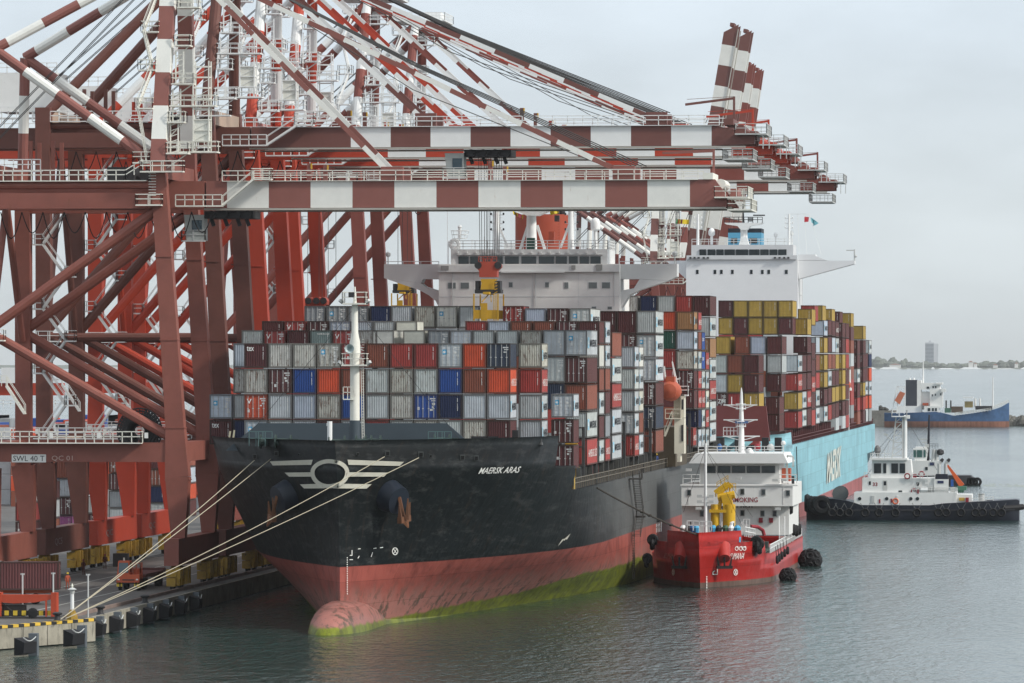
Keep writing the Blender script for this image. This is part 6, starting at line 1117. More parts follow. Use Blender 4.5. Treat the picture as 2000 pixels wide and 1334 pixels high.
# ------------------------------------------------------------------ quay cranes
RX = -102.0
BUILT_LABELS = []
def crane(Yc, kind, body, s_dark, label, boom_up=None, tip=60.0, sign=None, detail=1, lit=None, house=True):
    t = thing('quay_crane', (RX - 10, Yc, QZ), label, 'crane', 'ship-to-shore cranes along the quay')
    A = kind == 'A'
    zg = 43.4 if A else 51.2; gh = 2.95 if A else 2.35             # girder underside and depth
    zt = zg + gh; zl = 48.2 if A else 55.6                          # leg top
    za = 71.0 if A else 75.5                                        # apex
    zp0, zp1 = 15.8, 17.9
    SW, SD = (BOOMW if A else WHITE), s_dark; M2 = [SD, SW]
    P = lambda x, y, z: Vector((RX + x, Yc + y, z))
    hy = 10.0
    # bogies, sill beams, legs
    for x in (0, -20.7):
        mb = MB(); mb.box(RX + x - .8, RX + x + .8, Yc - 13.5, Yc + 13.5, 4.7, 7.6); sb = mb.build('sill_beam', body, t)
        if sign and x < -1: flat_text(sign, (RX + x + .83, Yc - 8, 5.5), (0, 4.5, 0), (0, 0, .9), plain('shade_dimmed_lettering', (.3, .27, .26)), t)  # lettering colour kept dark to stand in for shade beneath the crane
        for y in (-10, 10):
            mb = MB(); mb.box(RX + x - .55, RX + x + .55, Yc + y - 3.6, Yc + y + 3.6, 3.5, 4.3); mb.prism([P(x - .5, y - 1.2, 4.3), P(x - .5, y + 1.2, 4.3), P(x - .5, y + .6, 4.7), P(x - .5, y - .6, 4.7)], (1, 0, 0))
            for q in (-2.4, 2.4): mb.box(RX + x - .5, RX + x + .5, Yc + y + q - 1.3, Yc + y + q + 1.3, 2.5, 3.4); mb.box(RX + x - .25, RX + x + .25, Yc + y + q - .3, Yc + y + q + .3, 3.3, 3.7)
            for q in (-3.2, -1.6, 1.6, 3.2): mb.lathe((RX + x + .7, Yc + y + q, 2.9), [(.32, -.3), (.32, .35)], 0, 8); mb.box(RX + x + .42, RX + x + .98, Yc + y + q - .25, Yc + y + q + .25, 3.25, 4.5)
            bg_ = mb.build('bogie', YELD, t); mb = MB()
            for q in (-3.2, -1.6, 1.6, 3.2): mb.lathe((RX + x - .15, Yc + y + q, QZ + .42), [(.4, 0), (.4, .3)], 0, 12, 'X')
            mb.build('wheel', DARK, bg_)
    for y in (-hy, hy):
        mb = MB(); mb.beam(P(.25, y, 7.6), P(.15, y, 14.2), 1.5, 1.5, 0, 2.6, 1.8, up=(0, 1, 0)); mb.beam(P(.15, y, 14.2), P(-.1, y, 19.5), 2.6, 1.8, 0, 2.0, 1.7, up=(0, 1, 0)); mb.beam(P(-.1, y, 19.5), P(-2.0, y, zl), 2.0, 1.7, 0, 1.55, 1.6, up=(0, 1, 0)); [mb.beam(P(x_, y, z_ - .06), P(x_, y, z_ + .06), w_ + .14, 1.8, up=(0, 1, 0)) for x_, z_, w_ in ((.16, 13.9, 2.55), (-.1, 19.5, 2.0), (-.75, 29, 1.85), (-1.35, 38, 1.7))]; leg = mb.build('leg', body, t)
        mb = MB(); mb.beam(P(-20.2, y, 7.6), P(-20.7, y, 15), 1.4, 1.5, 0, 2.6, 1.8, up=(0, 1, 0)); mb.beam(P(-20.7, y, 15), P(-20.8, y, zl), 1.7, 1.6, up=(0, 1, 0)); mb.build('leg', body, t)
        mb = MB(); mb.box(RX - 26, RX - .8, Yc + y - .75, Yc + y + .75, zp0, zp1); mb.build('portal_beam', body, t)
        mb = MB(); mb.tube(P(-20.2, y, 30.4), P(-2.0, y, zg - .2), .58, 0, 10); mb.build('brace', body, t); mb = MB(); mb.tube(P(-20.2, y, 29.6), P(-.9, y, 18.6), .55, 0, 10); mb.build('brace', body, t)
        if not A: mb = MB(); mb.tube(P(-20, y, 29.4), P(-1.2, y, 29.4), .52, 0, 10); mb.build('brace', body, t)
        mb = MB(); mb.box(RX - 21, RX - 2.2, Yc + y - .7, Yc + y + .7, zg - .2, zg + 1.5); mb.tube(P(-20.8, y, zg + 2.3), P(-2.1, y, zg + 2.3), .38, 0, 8); mb.build('top_beam', body, t)
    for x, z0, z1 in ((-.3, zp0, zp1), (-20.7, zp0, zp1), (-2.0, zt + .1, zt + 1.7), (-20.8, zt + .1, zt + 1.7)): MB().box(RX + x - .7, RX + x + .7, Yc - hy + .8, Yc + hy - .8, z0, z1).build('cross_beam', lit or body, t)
    mb = MB(); mb.tube(P(-20.7, -9, 29), P(-20.7, 0, 44 if A else 50), .4, 0, 8); mb.tube(P(-20.7, 9, 29), P(-20.7, 0, 44 if A else 50), .4, 0, 8); mb.build('brace', body, t)
    # girder and boom
    hx = 2.0 if boom_up is None else 5.2
    if isinstance(boom_up, tuple):
        e_ = PY(boom_up[0], boom_up[1], Yc - 3.2); dx, dz = e_.x - RX - hx, e_.z - (zg + gh / 2); boom_up = math.degrees(math.atan2(dz, dx)); tip = hx + math.hypot(dx, dz)
    for y in (-3.2, 3.2):
        MB().box(RX - 34, RX + hx, Yc + y - .6, Yc + y + .6, zg, zt).build('girder', body, t)
        mb = MB(); L = tip - hx
        if boom_up is None: B = lambda a, q: P(hx + a, y, zg + gh / 2 + q)
        else:
            ca, sa = math.cos(rad(boom_up)), math.sin(rad(boom_up)); B = lambda a, q, ca=ca, sa=sa, y=y: P(hx + a * ca - q * sa, y, zg + gh / 2 + a * sa + q * ca)
        tl = 4.9; cuts = [L - tl]
        while cuts[-1] > (2.2 if A else 4.5): cuts.append(cuts[-1] - 4.6)
        cuts[-1] = .2; cuts.reverse()
        for k, (a, e) in enumerate(zip(cuts, cuts[1:])):
            cc = 1 if (len(cuts) - 2 - k) % 2 == 0 else 0
            if k == 0: cc = 0
            mb.hexa([B(a, -gh / 2) + Vector((0, -.6, 0)), B(e, -gh / 2) + Vector((0, -.6, 0)), B(e, -gh / 2) + Vector((0, .6, 0)), B(a, -gh / 2) + Vector((0, .6, 0))], [B(a, gh / 2) + Vector((0, -.6, 0)), B(e, gh / 2) + Vector((0, -.6, 0)), B(e, gh / 2) + Vector((0, .6, 0)), B(a, gh / 2) + Vector((0, .6, 0))], cc)
        a = cuts[-1]
        mb.hexa([B(a, -gh / 2) + Vector((0, -.6, 0)), B(L, -gh / 2 + (0 if A else .2)) + Vector((0, -.6, 0)), B(L, -gh / 2 + (0 if A else .2)) + Vector((0, .6, 0)), B(a, -gh / 2) + Vector((0, .6, 0))], [B(a, gh / 2) + Vector((0, -.6, 0)), B(L - (2.2 if A else 0), gh / 2 - (0 if A else 1.0)) + Vector((0, -.6, 0)), B(L - (2.2 if A else 0), gh / 2 - (0 if A else 1.0)) + Vector((0, .6, 0)), B(a, gh / 2) + Vector((0, .6, 0))], 0)
        mb.build('boom_girder', M2, t)
        if detail: mb = MB(); o_ = -.75 if y < 0 else .75; mb.hexa(*[[B(0, q) + Vector((0, o_ - .1, 0)), B(L - 1, q) + Vector((0, o_ - .1, 0)), B(L - 1, q) + Vector((0, o_ + .1, 0)), B(0, q) + Vector((0, o_ + .1, 0))] for q in (-gh / 2 - .25, -gh / 2 - .05)]); mb.build('trolley_rail', plain('rail_cream', (.4, .38, .34)), t)
    mb = MB()
    for a in (6, 16, 26, 36, 46, L - .6): q0, q1 = B(a, -.4), B(a + .8, .4); mb.hexa([B(a, -.5) + Vector((0, -y - 2.6 + 0, 0)), B(a + .8, -.5) + Vector((0, -y - 2.6, 0)), B(a + .8, -.5) + Vector((0, -y + 2.6, 0)), B(a, -.5) + Vector((0, -y + 2.6, 0))], [B(a, .5) + Vector((0, -y - 2.6, 0)), B(a + .8, .5) + Vector((0, -y - 2.6, 0)), B(a + .8, .5) + Vector((0, -y + 2.6, 0)), B(a, .5) + Vector((0, -y + 2.6, 0))])
    mb.build('boom_tie', SD, t)
    if boom_up is None:
        mb = MB(); yy = -4.0; mb.rail([P(4, yy, zt), P(tip - 4, yy, zt)], 1.1, 1.75, 0, .045); mb.box(RX + 4, RX + tip - 4, Yc + yy - .1, Yc + yy + .5, zt - .06, zt); mb.rail([P(6, 4.0, zt), P(tip - 4, 4.0, zt)], 1.1, 2.2, 0, .045); mb.build('boom_railing', DIRTYW if A else WHITE, t)
        mb = MB(); x = tip - 2.2; mb.platform(RX + x, RX + tip + 1.4, Yc - 4.6, Yc + 4.6, zt - (1.9 if A else 1.0)); mb.platform(RX + tip - .8, RX + tip + 1.8, Yc - 4.6, Yc + 4.6, zg - .3) if A else mb.platform(RX + tip - 3.6, RX + tip - .2, Yc - 4.4, Yc + 4.4, zg - 1.5); mb.beam(P(tip + 1, -4.4, zg - .4), P(tip + 1, -4.4, zt - 1), .1, .1); mb.beam(P(tip + 1.7, -4.4, zg - .4), P(tip + 1.7, -4.4, zt - 1), .1, .1); mb.build('tip_platform', DIRTYW if A else GALV, t)
        mb = MB(); mb.beam(P(tip - 2.6, 0, zt), P(tip - 2.6, 0, zt + 3.4), .25, .3); mb.beam(P(tip - 2.6, 0, zt + 3.2), P(tip - 8.2, 0, zt + (3.0 if A else 2.5)), .22, .28); mb.beam(P(tip - 2.6, 0, zt + 3.4), P(tip - 8, 0, zt + 3.1), .05, .05); mb.build('service_davit', SD, t)
        mb = MB(); mb.lathe(P(tip - 1.6, -3.5, zt - .5), [(.55, 0), (.55, 7)], 0, 12, 'Y'); mb.box(RX + tip - 3.5, RX + tip - 2.4, Yc - 4, Yc + 4, zt, zt + .7); mb.build('rope_sheave', DIRTYW if A else SD, t)
    # mast, backstays, forestays
    apex = lambda s: P(-1.6 if A else -.6, s * 4.5, za)
    if not A: apex = lambda s: P(-1.0, s * 4.5, za)
    for s in (-1, 1):
        a = P(-2.0, s * hy, zl); d = apex(s) - a; mb = MB()
        if A: mb.stripes(a, apex(s), 1.6, 1.6, 3.75, (0, 1), 2.4)
        else: mb.stripes(a, apex(s), .68 if detail else .7, 0, 4.0, (0, 1) if lit is None else (0, 0), 3.0, True, 12)
        mb.build('mast_column', M2 if (A or lit is None) else [body], t)
        if A:
            nd = P(-20.3, s * 8.6, 60.6); mb = MB(); mb.stripes(P(-20.8, s * 9.6, zl), nd, .58, 0, 4.2, (0, 1), 4.0, True, 10); mb.build('rear_mast', M2, t)
            mb = MB(); mb.stripes(nd, apex(s), .56, 0, 4.4, (0, 1), 1.6, True, 10); mb.build('backstay', M2, t); mb = MB(); mb.stripes(nd, P(-3.2, s * 9.6, zl + .3), .55, 0, 4.4, (0, 1), 4.2, True, 10); mb.build('backstay', M2, t)
        else:
            mb = MB(); (mb.tube(P(-20.6, s * 9, zt + 1.5), apex(s), .62, 0, 10) if lit else mb.stripes(P(-20.6, s * 9, zt + 1.5), apex(s), .58, 0, 4.2, (0, 1), 3.5, True, 10)); mb.build('backstay', M2 if not lit else [body], t)
        if boom_up is None:
            for xa, sl in (((22.3, .30), (47.6, .34)) if A else ((22.0, .30), (48.5, .36))):
                mb = MB(); p0 = apex(s) + Vector((1.0, 0, -.6)); p1 = P(xa, s * 3.2, zt + .8); mb.stripes(p0, p1, sl, .52, 4.3, (0, 1), 3.2 + s * .4); mb.build('forestay', M2, t)
                mb = MB(); mb.box(RX + xa - .9, RX + xa + 1.5, Yc + s * 3.2 - .5, Yc + s * 3.2 + .5, zt, zt + 1.5); mb.build('stay_bracket', SD, t)
        else:
            for q in (0, .6): p1 = P(hx + 30 * math.cos(rad(boom_up)) - 2, s * 3.2 + q, zg + 30 * math.sin(rad(boom_up))); mb = MB(); mb.tube(apex(s), p1, .09, 0, 5); mb.tube(P(-2, s * 3.2, zl + 2), P(hx + 38 * math.cos(rad(boom_up)) - 2, s * 3.2 + q, zg + 38 * math.sin(rad(boom_up))), .06, 0, 5); mb.build('hoist_rope', WIRE, t)
    MB().beam(apex(-1), apex(1), 1.2, 1.3).build('apex_beam', SD, t)
    mb = MB(); mb.platform(RX - 5, RX + 3.5, Yc - 5.4, Yc + 5.4, za + .7); mb.box(RX + .3, RX + 2.6, Yc - 3, Yc + 3, za + .7, za + 2.0); mb.build('apex_platform', WHITE, t)
    if boom_up is None:
        mb = MB()
        for q, xa in ((-.9, tip - 11.5), (-.5, tip - 11), (.4, tip - 10.5), (.9, tip - 10)): mb.path([apex(0) + Vector((2, q, .8)), (apex(0) + Vector((2, q, .8))).lerp(P(xa, q, zt + 1.6), .5) + Vector((0, 0, -.8)), P(xa, q, zt + 1.6)], .06, 0, 5)
        mb.path([apex(0) + Vector((2, 2.4, .2)), (apex(0) + Vector((2, 2.4, .2))).lerp(P(tip - 12, 2, zt + .6), .5) + Vector((0, 0, -2.6)), P(tip - 12, 2, zt + .6)], .05, 0, 5); mb.build('hoist_rope', WIRE, t)
    mb = MB(); [mb.tube(P(-24, q, zt + 3), apex(0) + Vector((-1, q, 0)), .045, 0, 4) for q in (-3, -2.2, 2.2, 3)]; mb.build('hoist_rope', WIRE, t)
    # platforms, stairs, ladders
    if detail:
        R_ = DIRTYW if A else WHITE
        zs = [zl + 1.0, zl + 4.4, zl + 8.6, zl + 12.8, zl + 17] ; prev = None
        for i, z in enumerate(zs):
            k = (z - zl) / (za - zl); xx = -2.0 + .8 * k + .9; yy = -hy + 5.5 * k
            mb = MB(); w = 2.4 if i % 2 == 0 else 1.7; mb.platform(RX + xx, RX + xx + w, Yc + yy - 1.0, Yc + yy + 1.2, z); mb.beam(P(xx, yy, z - 1.6), P(xx + w - .3, yy, z - .15), .12, .12)
            if i < 3: mb.beam(P(xx + .25, yy + .5, z), P(xx + .25, yy + .5, z + 3.6), .14, .14); mb.beam(P(xx + 1.1, yy + .5, z), P(xx + 1.1, yy + .5, z + 3.6), .14, .14); [mb.beam(P(xx + .25, yy + .5, z + q * .6), P(xx + 1.1, yy + .5, z + q * .6 + .3), .08, .08) for q in range(6)]
            mb.build('platform', R_, t)
            x2 = -2.0 + .8 * k - .85; mb = MB(); mb.platform(RX + x2 - 1.9, RX + x2, Yc + yy - 1.0, Yc + yy + .6, z + (1.5 if i else -1.0)); mb.build('platform', R_, t)
            if prev: mb = MB(); mb.stair(Vector((RX + prev[0] - (.4 if i % 2 else 1.7), Yc + prev[1] - .9, prev[2])), Vector((RX + x2 - (1.7 if i % 2 else .4), Yc + yy - .9, z + 1.5)), (0, 1, 0), .7); mb.build('stair', R_, t)
            prev = (x2, yy, z + (1.5 if i else -1.0))
        # caged service lift beside the near mast column
        mb = MB(); z0, z1 = zl + 1.2, zl + (11 if A else 9.5); xa, xb, ya, yb_ = 1.6, 3.3, -hy + 1.2, -hy + 2.8
        for q in (xa, xb):
            for w in (ya, yb_): mb.beam(P(q, w, z0), P(q, w, z1), .13, .13)
        z = z0
        while z <= z1: [mb.beam(P(*a_, z), P(*b_, z), .09, .09) for a_, b_ in (((xa, ya), (xb, ya)), ((xb, ya), (xb, yb_)), ((xa, yb_), (xb, yb_)), ((xa, ya), (xa, yb_)))]; mb.beam(P(xa, ya, z), P(xb, ya, z + .9), .05, .05); z += 1.15
        mb.platform(RX - 1.2, RX + 4.2, Yc - hy + 1.0, Yc - hy + 3.4, z0); mb.platform(RX - 1, RX + 4.0, Yc - hy + 1.0, Yc - hy + 3.2, z0 + 5); mb.build('service_lift', R_, t)
        MB().box(RX + 1.7, RX + 3.2, Yc - hy + 1.3, Yc - hy + 2.7, z0 + 1.2, z0 + 3.4).build('lift_cabin', DIRTYW, t)
        # stairs on the land side leg (zigzag)
        z = 18.2; k = 0; mb = MB(); x0 = -18.6
        while z < zg - 2: x_a, x_b = (x0, x0 + 2.6) if k % 2 == 0 else (x0 + 2.6, x0); mb.stair(P(x_a, hy - .2, z), P(x_b, hy - .2, z + 3.6), (0, 1, 0), .8); mb.platform(RX + (x_b if k % 2 == 0 else x_b - 1.1), RX + (x_b + 1.1 if k % 2 == 0 else x_b), Yc + hy - .4, Yc + hy + .8, z + 3.6); z += 3.6; k += 1
        mb.build('stair_tower', WHITE, t)
        for z in (29.0,): mb = MB(); mb.platform(RX - 22.6, RX - 18.6, Yc - hy - 2.0, Yc - hy - .85, z); mb.build('platform', R_, t); mb = MB(); mb.stair(P(-18.4, -hy - .9, z - 5), P(-16.4, -hy - .9, z - 8), (0, -1, 0), .8); mb.rail([P(-19.6, -hy - 1.2, z - 5), P(-18.4, -hy - 1.2, z - 5)], 1.1, .6); mb.build('stair', R_, t)
        mb = MB(); mb.box(RX - 26, RX - 3.6, Yc - hy - 1.9, Yc - hy - .78, zp1 - .1, zp1); mb.rail([P(-26, -hy - 1.85, zp1), P(-3.6, -hy - 1.85, zp1), P(-3.6, -hy - .8, zp1)], 1.2, 1.0, 0, .05); mb.build('portal_walkway', R_, t)
        mb = MB(); mb.box(RX - 22, RX - 3.2, Yc - hy - .7, Yc - hy + .3, zg + 2.75, zg + 2.85); mb.rail([P(-22, -hy - .65, zg + 2.85), P(-5.5, -hy - .65, zg + 2.85), P(-3.6, -hy - .65, zg + 4.0)], 1.1, 1.0, 0, .05); mb.build('beam_walkway', R_, t)
        mb = MB(); mb.platform(RX - 3.7, RX + 1.0, Yc - hy - 2.0, Yc - hy - .82, zl - 1.0); mb.platform(RX - 4.2, RX - 1.4, Yc - hy - 1.9, Yc - hy - .82, zl - 4.6); [mb.beam(P(-2.9, -hy - 1, zl - 3.6 + q * .3), P(-2.1, -hy - 1, zl - 3.6 + q * .3), .07, .07) for q in range(9)]; mb.build('platform', R_, t)
        mb = MB(); xx = -.9; mb.box(RX + xx, RX + 4.2, Yc - 5.6, Yc - 4.2, zg + .1, zg + .25); mb.rail([P(xx, -5.5, zg + .25), P(4.2, -5.5, zg + .25)], 1.15, 1.0, 0, .05); mb.stair(P(4.2, -5.4, zg + .25), P(7.6, -5.4, zt + .1), (0, 1, 0), .8); mb.platform(RX + 7.4, RX + 9.6, Yc - 5.4, Yc - 4.2, zt + .2); mb.build('girder_walkway', R_, t)
        mb = MB(); [mb.box(RX - 24 + 2.6 * i, RX - 23.6 + 2.6 * i, Yc - hy - 1.95, Yc - hy - 1.9, zp1 + .5, zp1 + 1.1) for i in (1, 4, 6, 8)]; mb.build('notice_board', LETW, t)
    # machinery house, hoist gear, festoon cables
    if house:
        MB().box(RX - (36 if A else 27.5), RX - (29 if A else 20.6), Yc - 3.6, Yc + 3.6, zt + 1.9, zt + 6.4).build('machinery_house', paint('house_panel', (.74, .74, .72), .6, .06, rust=.1), t)
        mb = MB(); mb.rail([P(-33, -4.6, zt + 1.2), P(-16, -4.6, zt + 1.2)], 1.2, 1.0, 0, .05); mb.box(RX - 33, RX - 16, Yc - 4.7, Yc - 3.4, zt + 1.05, zt + 1.2); mb.rail([P(-31, -3.6, zt + 6.4), P(-20.5, -3.6, zt + 6.4)], 1.1, 1.2, 0, .05); mb.build('house_railing', WHITE, t)
        for xx in (-17.5, -15):
            for yy in (-2.5, 2.5): MB().beam(P(xx, yy, zt), P(xx, yy, zt + 4.5), .4, .4).build('sheave_post', body, t)
        mb = MB(); mb.box(RX - 9, RX - 6, Yc - 2.5, Yc + 2.5, zt, zt + 1.6); mb.lathe(P(-5, -1.5, zt + .7), [(.6, 0), (.6, 3)], 0, 10, 'Y'); mb.build('hoist_gear', DARK, t)
    mb = MB()
    for i in range(10): x = -20.5 + i * 2.35; mb.path([P(x + 2.35 * k / 8, -4.2, zg - .4 - (2.9 if i % 2 == 0 else 2.3) * math.sin(math.pi * k / 8)) for k in range(9)], .06, 0, 5)
    mb.build('festoon_cable', BLACK, t)
    if boom_up is None:
        for xx, h in ((13, 2.0), (14.8, 1.8), (33, 2.2), (34.6, 1.6)): mb = MB(); mb.beam(P(xx, 0, zt), P(xx, 0, zt + h), .45, .5); mb.beam(P(xx + .26, -.1, zt + h - .6), P(xx + .26, -.1, zt + h), .12, .5, 1); mb.build('bumper_post', [SD, YEL], t)
    return t, P
def trolley(t, P, x, z, Yc, ropes_to=None, spread=1.2):
    mb = MB(); mb.box(P(x - 2, 0, 0).x, P(x + 3.4, 0, 0).x, Yc - 2.6, Yc + 2.6, z - .9, z - .1); [mb.lathe((P(x + q, 0, 0).x, Yc - 2.9, z - .5), [(.45, 0), (.45, .5)], 0, 10, 'Y') for q in (-1.2, .2, 1.6, 2.8)]; [mb.beam(P(x + q, -1, z - .9), P(x + q + .3, -1, z - 1.7), .3, .4) for q in (-1.5, 0, 1.4, 2.4)]; tr = mb.build('trolley', DARK, t)
    x0 = P(x - 4.2, 0, 0).x; MB().hexa([(x0 + .3, Yc - 3, z - 3.3), (x0 + 2.2, Yc - 3, z - 3.3), (x0 + 2.2, Yc - .4, z - 3.3), (x0 + .3, Yc - .4, z - 3.3)], [(x0, Yc - 3, z - .5), (x0 + 2.2, Yc - 3, z - .5), (x0 + 2.2, Yc - .4, z - .5), (x0, Yc - .4, z - .5)]).build('operator_cab', paint('cab_grey', (.42, .44, .42), .5), tr)
    MB().box(x0 + .9, x0 + 2.0, Yc - 3.06, Yc - 3.0, z - 2.3, z - 1.1).build('window', glass('cab_glass', (.02, .05, .07)), tr)
    mb = MB(); mb.platform(x0 - .2, x0 + 2.4, Yc - 3.6, Yc - 3.05, z - 3.3); mb.build('cab_platform', GALV, tr)
    if ropes_to is not None:
        mb = MB()
        for q in (-spread, -spread * .45, -.1, spread * .5, spread): mb.tube((P(x + .7, 0, 0).x + q, Yc - 1.2, z - .6), (ropes_to.x + q * .8, ropes_to.y, ropes_to.z), .035, 0, 5); mb.tube((P(x + .7, 0, 0).x + q, Yc + 1.2, z - .6), (ropes_to.x + q * .8 + .1, ropes_to.y + 1, ropes_to.z), .035, 0, 5)
        mb.build('hoist_rope', WIRE, tr)
BOOMW = paint('boom_weathered_white', (.74, .735, .69), .5, .07, rust=.32, rustc=(.36, .2, .08), streak=1)
C1 = paint('crane_brown_red', (.235, .078, .058), .55, .14, rust=.42, streak=1); C1D = paint('boom_brown_red', (.235, .088, .072), .55, .07, rust=.06)
C2 = paint('crane_brown', (.135, .05, .038), .55, .16, rust=.4, streak=1); C2D = paint('boom_brown', (.155, .062, .052), .55, .07); C2L = paint('crane_sunlit_brown', (.42, .31, .24), .6, .1)  # tan is the brown lightened, painting sunlit right faces onto the cross beams
C3 = paint('crane_orange_red', (.36, .043, .02), .5, .08, rust=.06, streak=1); C3D = paint('boom_orange_red', (.42, .05, .024), .5, .06)
C5 = paint('crane_dull_red', (.2, .055, .042), .55, .1, rust=.1, streak=1)
t1, P1 = crane(611, 'A', C1, C1D, 'nearest quay crane, brown-red with the low striped boom and safe-load sign plate', sign=None)
# sign plate and number on the nearest portal beam
yb = 611 - 10 - .76
sp_ = MB().box(PY(23, 904, yb).x, PY(90, 888, yb).x, yb - .06, yb, ZY(903, yb, 50), ZY(887.5, yb, 50)).build('sign_plate', LETW, t1)
flat_text('SWL 40 T', (PY(26, 900, yb).x, yb - .075, ZY(900.5, yb, 50)), (PY(87, 900, yb).x - PY(26, 900, yb).x, 0, 0), (0, 0, .58), LETK, sp_)
flat_text('QC 01', (PY(101, 900, yb).x, yb - .02, ZY(901, yb, 50)), (PY(142, 900, yb).x - PY(101, 900, yb).x, 0, 0), (0, 0, .62), plain('faded_number', (.5, .36, .32)), t1)
trolley(t1, P1, 3.8, 43.2, 611)
c = PY(268, 842, 601); mb = MB(); 
for k in range(40): a = 6.283 * k / 40; mb.beam((c.x + .6 * math.cos(a), 602.5, c.z + .6 * math.sin(a)), (c.x + 2.4 * math.cos(a), 602.5, c.z + 2.4 * math.sin(a)), .06, .3)
[mb.torus((c.x, 602.5, c.z), r, .09, 0, 'Y', 30, 5) for r in (2.45, 2.15, 1.85, 1.5, .6)]; mb.build('cable_reel', DARK, t1)
t2_, P2 = crane(643, 'B', C2, C2D, 'second quay crane, dark brown with higher brown and white boom over the ship', lit=C2L, sign='QC5')
t3_, P3 = crane(675.5, 'B', C3, C3D, 'first orange-red quay crane, with orange and white mast tubes, third along the quay', sign='QC')
t4_, P4 = crane(705.5, 'B', C3, C3D, 'second orange-red quay crane, fourth along the quay', sign='QC')
t5_, P5 = crane(766, 'B', C5, C5, 'fifth quay crane along the quay, dull red, its boom tip farther out', detail=1)
t6_, P6 = crane(818, 'B', C5, C5, 'sixth quay crane along the quay, dull red, farthest lowered boom', detail=1, house=False)
t7_, P7 = crane(1252, 'A', C5, C2D, 'far quay crane with the tallest raised brown and white boom', boom_up=(1430, 46), detail=1)
t8_, P8 = crane(1296, 'A', C5, C2D, 'far quay crane whose raised boom stands just behind the tallest one', boom_up=(1456, 58), detail=0)
t9_, P9 = crane(1335, 'A', C5, C5, 'far quay crane with the third, lower raised boom of dull red', boom_up=(1461, 122), detail=0)
t10_, P10 = crane(1366, 'A', C5, C5, 'farthest quay crane, its raised boom the last and lowest', boom_up=(1477, 133), detail=0)
c = PY(955, 560, 643)
trolley(t2_, P2, P2(0, 0, 0).x * 0 + (PY(905, 330, 643).x - RX) + 2.4, 51.0, 643, ropes_to=Vector((c.x, 642.5, ZY(520, 643, 955))))
p4 = MB(); e = PY(415, 868, 633 - 1); flat_text('5', (PY(405, 870, 632).x, 632 - .97, ZY(870, 632, 412)), (.72, 0, 0), (0, 0, 1.35), LETW, t2_)
# spreaders
SPR = paint('headblock_red', (.36, .06, .035), .5, .12, rust=.15)
def spreader(cx, Yc, ztop, zbot, label, full=True):
    H = ztop - zbot; o = thing('container_spreader', (cx, Yc, zbot), label, 'spreader', 'container spreaders hanging from cranes'); z = lambda f: zbot + H * f
    mb = MB(); mb.prism([(cx + x * 1.45, Yc - .9, z(f)) for x, f in ((-1, .9), (-.75, .95), (.75, .95), (1, .9), (1, .86), (.72, .8), (.7, .70), (-.7, .70), (-.72, .8), (-1, .86))], (0, 1.8, 0)); mb.beam((cx - .5, Yc, z(.95)), (cx - .5, Yc, z(1.0)), .25, .3); mb.beam((cx + .3, Yc, z(.95)), (cx + .3, Yc, z(1.0)), .25, .3); hb = mb.build('headblock', SPR, o)
    mb = MB(); [mb.lathe((cx + q, Yc - 1.0, z(.89)), [(.42, 0), (.42, .25)], 0, 12, 'Y') for q in (-1.15, 1.15)]; mb.build('sheave', DARK, hb); mb = MB(); mb.rail([(cx - 1.1, Yc - .9, z(.95)), (cx + 1.0, Yc - .9, z(.95))], .55, .5); mb.build('headblock_railing', SPR, hb)
    mb = MB(); mb.prism([(cx + x, Yc - 1.1, z(f)) for x, f in ((-.85, .5), (.75, .5), (.7, .62), (.82, .67), (-.85, .67), (-.75, .6))], (0, 2.2, 0)); mb.build('frame_top', YEL, o)
    mb = MB(); mb.box(cx - 1.5, cx + 1.5, Yc - 1.3, Yc + 1.3, z(.44), z(.50)); [mb.box(cx + q - .22, cx + q + .22, Yc - 1, Yc + 1, z(.5), z(.64)) for q in (-1.25, 1.2)]; mb.build('power_pack', DARK, o)
    mb = MB()
    for q in (-1.38, 1.38): mb.beam((cx + q, Yc - 3.05, z(.0)), (cx + q, Yc - 3.05, z(.43)), .16, .16); mb.beam((cx + q * .98, Yc + 3.05, z(0)), (cx + q * .98, Yc + 3.05, z(.43)), .16, .16)
    mb.box(cx - 1.4, cx + 1.4, Yc - 3.05, Yc - 2.85, z(.03), z(.17)); mb.box(cx - 1.4, cx + 1.4, Yc + 2.85, Yc + 3.05, z(.03), z(.17)); mb.box(cx - .6, cx + .15, Yc - 3.1, Yc - 2.9, z(.0), z(.28)); mb.beam((cx - .45, Yc - 3.0, z(.3)), (cx + .05, Yc, z(.44)), .1, .1); mb.beam((cx + .6, Yc - 3.0, z(.3)), (cx + .2, Yc, z(.44)), .1, .1); mb.box(cx - .35, cx + .35, Yc - 3, Yc + 3, z(.42), z(.46))
    for q in (.92, 1.15): mb.beam((cx + q, Yc - 3.05, z(0)), (cx + q, Yc - 3.05, z(.43)), .1, .1)
    mb.build('lifting_frame', YEL, o)
    mb = MB()
    for k in range(9): zz = z(.44 + .025 * k); mb.hexa([(cx + .8, Yc - 1.34, zz), (cx + 1.12, Yc - 1.34, zz + .12), (cx + 1.12, Yc - 1.31, zz + .12), (cx + .8, Yc - 1.31, zz)], [(cx + .8, Yc - 1.34, zz + .1), (cx + 1.12, Yc - 1.34, zz + .22), (cx + 1.12, Yc - 1.31, zz + .22), (cx + .8, Yc - 1.31, zz + .1)], k % 2)
    mb.build('hazard_stripe', [YEL, DARK], o)
    return o
c = PY(955, 560, 643); spreader(c.x, 643, ZY(505, 643, 955), ZY(626.5, 643, 955), 'yellow spreader under a red headblock in front of the white bridge')
c = PY(790, 560, 766); o = spreader(c.x, 766, ZY(522, 766, 790), ZY(612, 766, 790), 'yellow spreader hanging before the brown crane leg, left of the bridge')
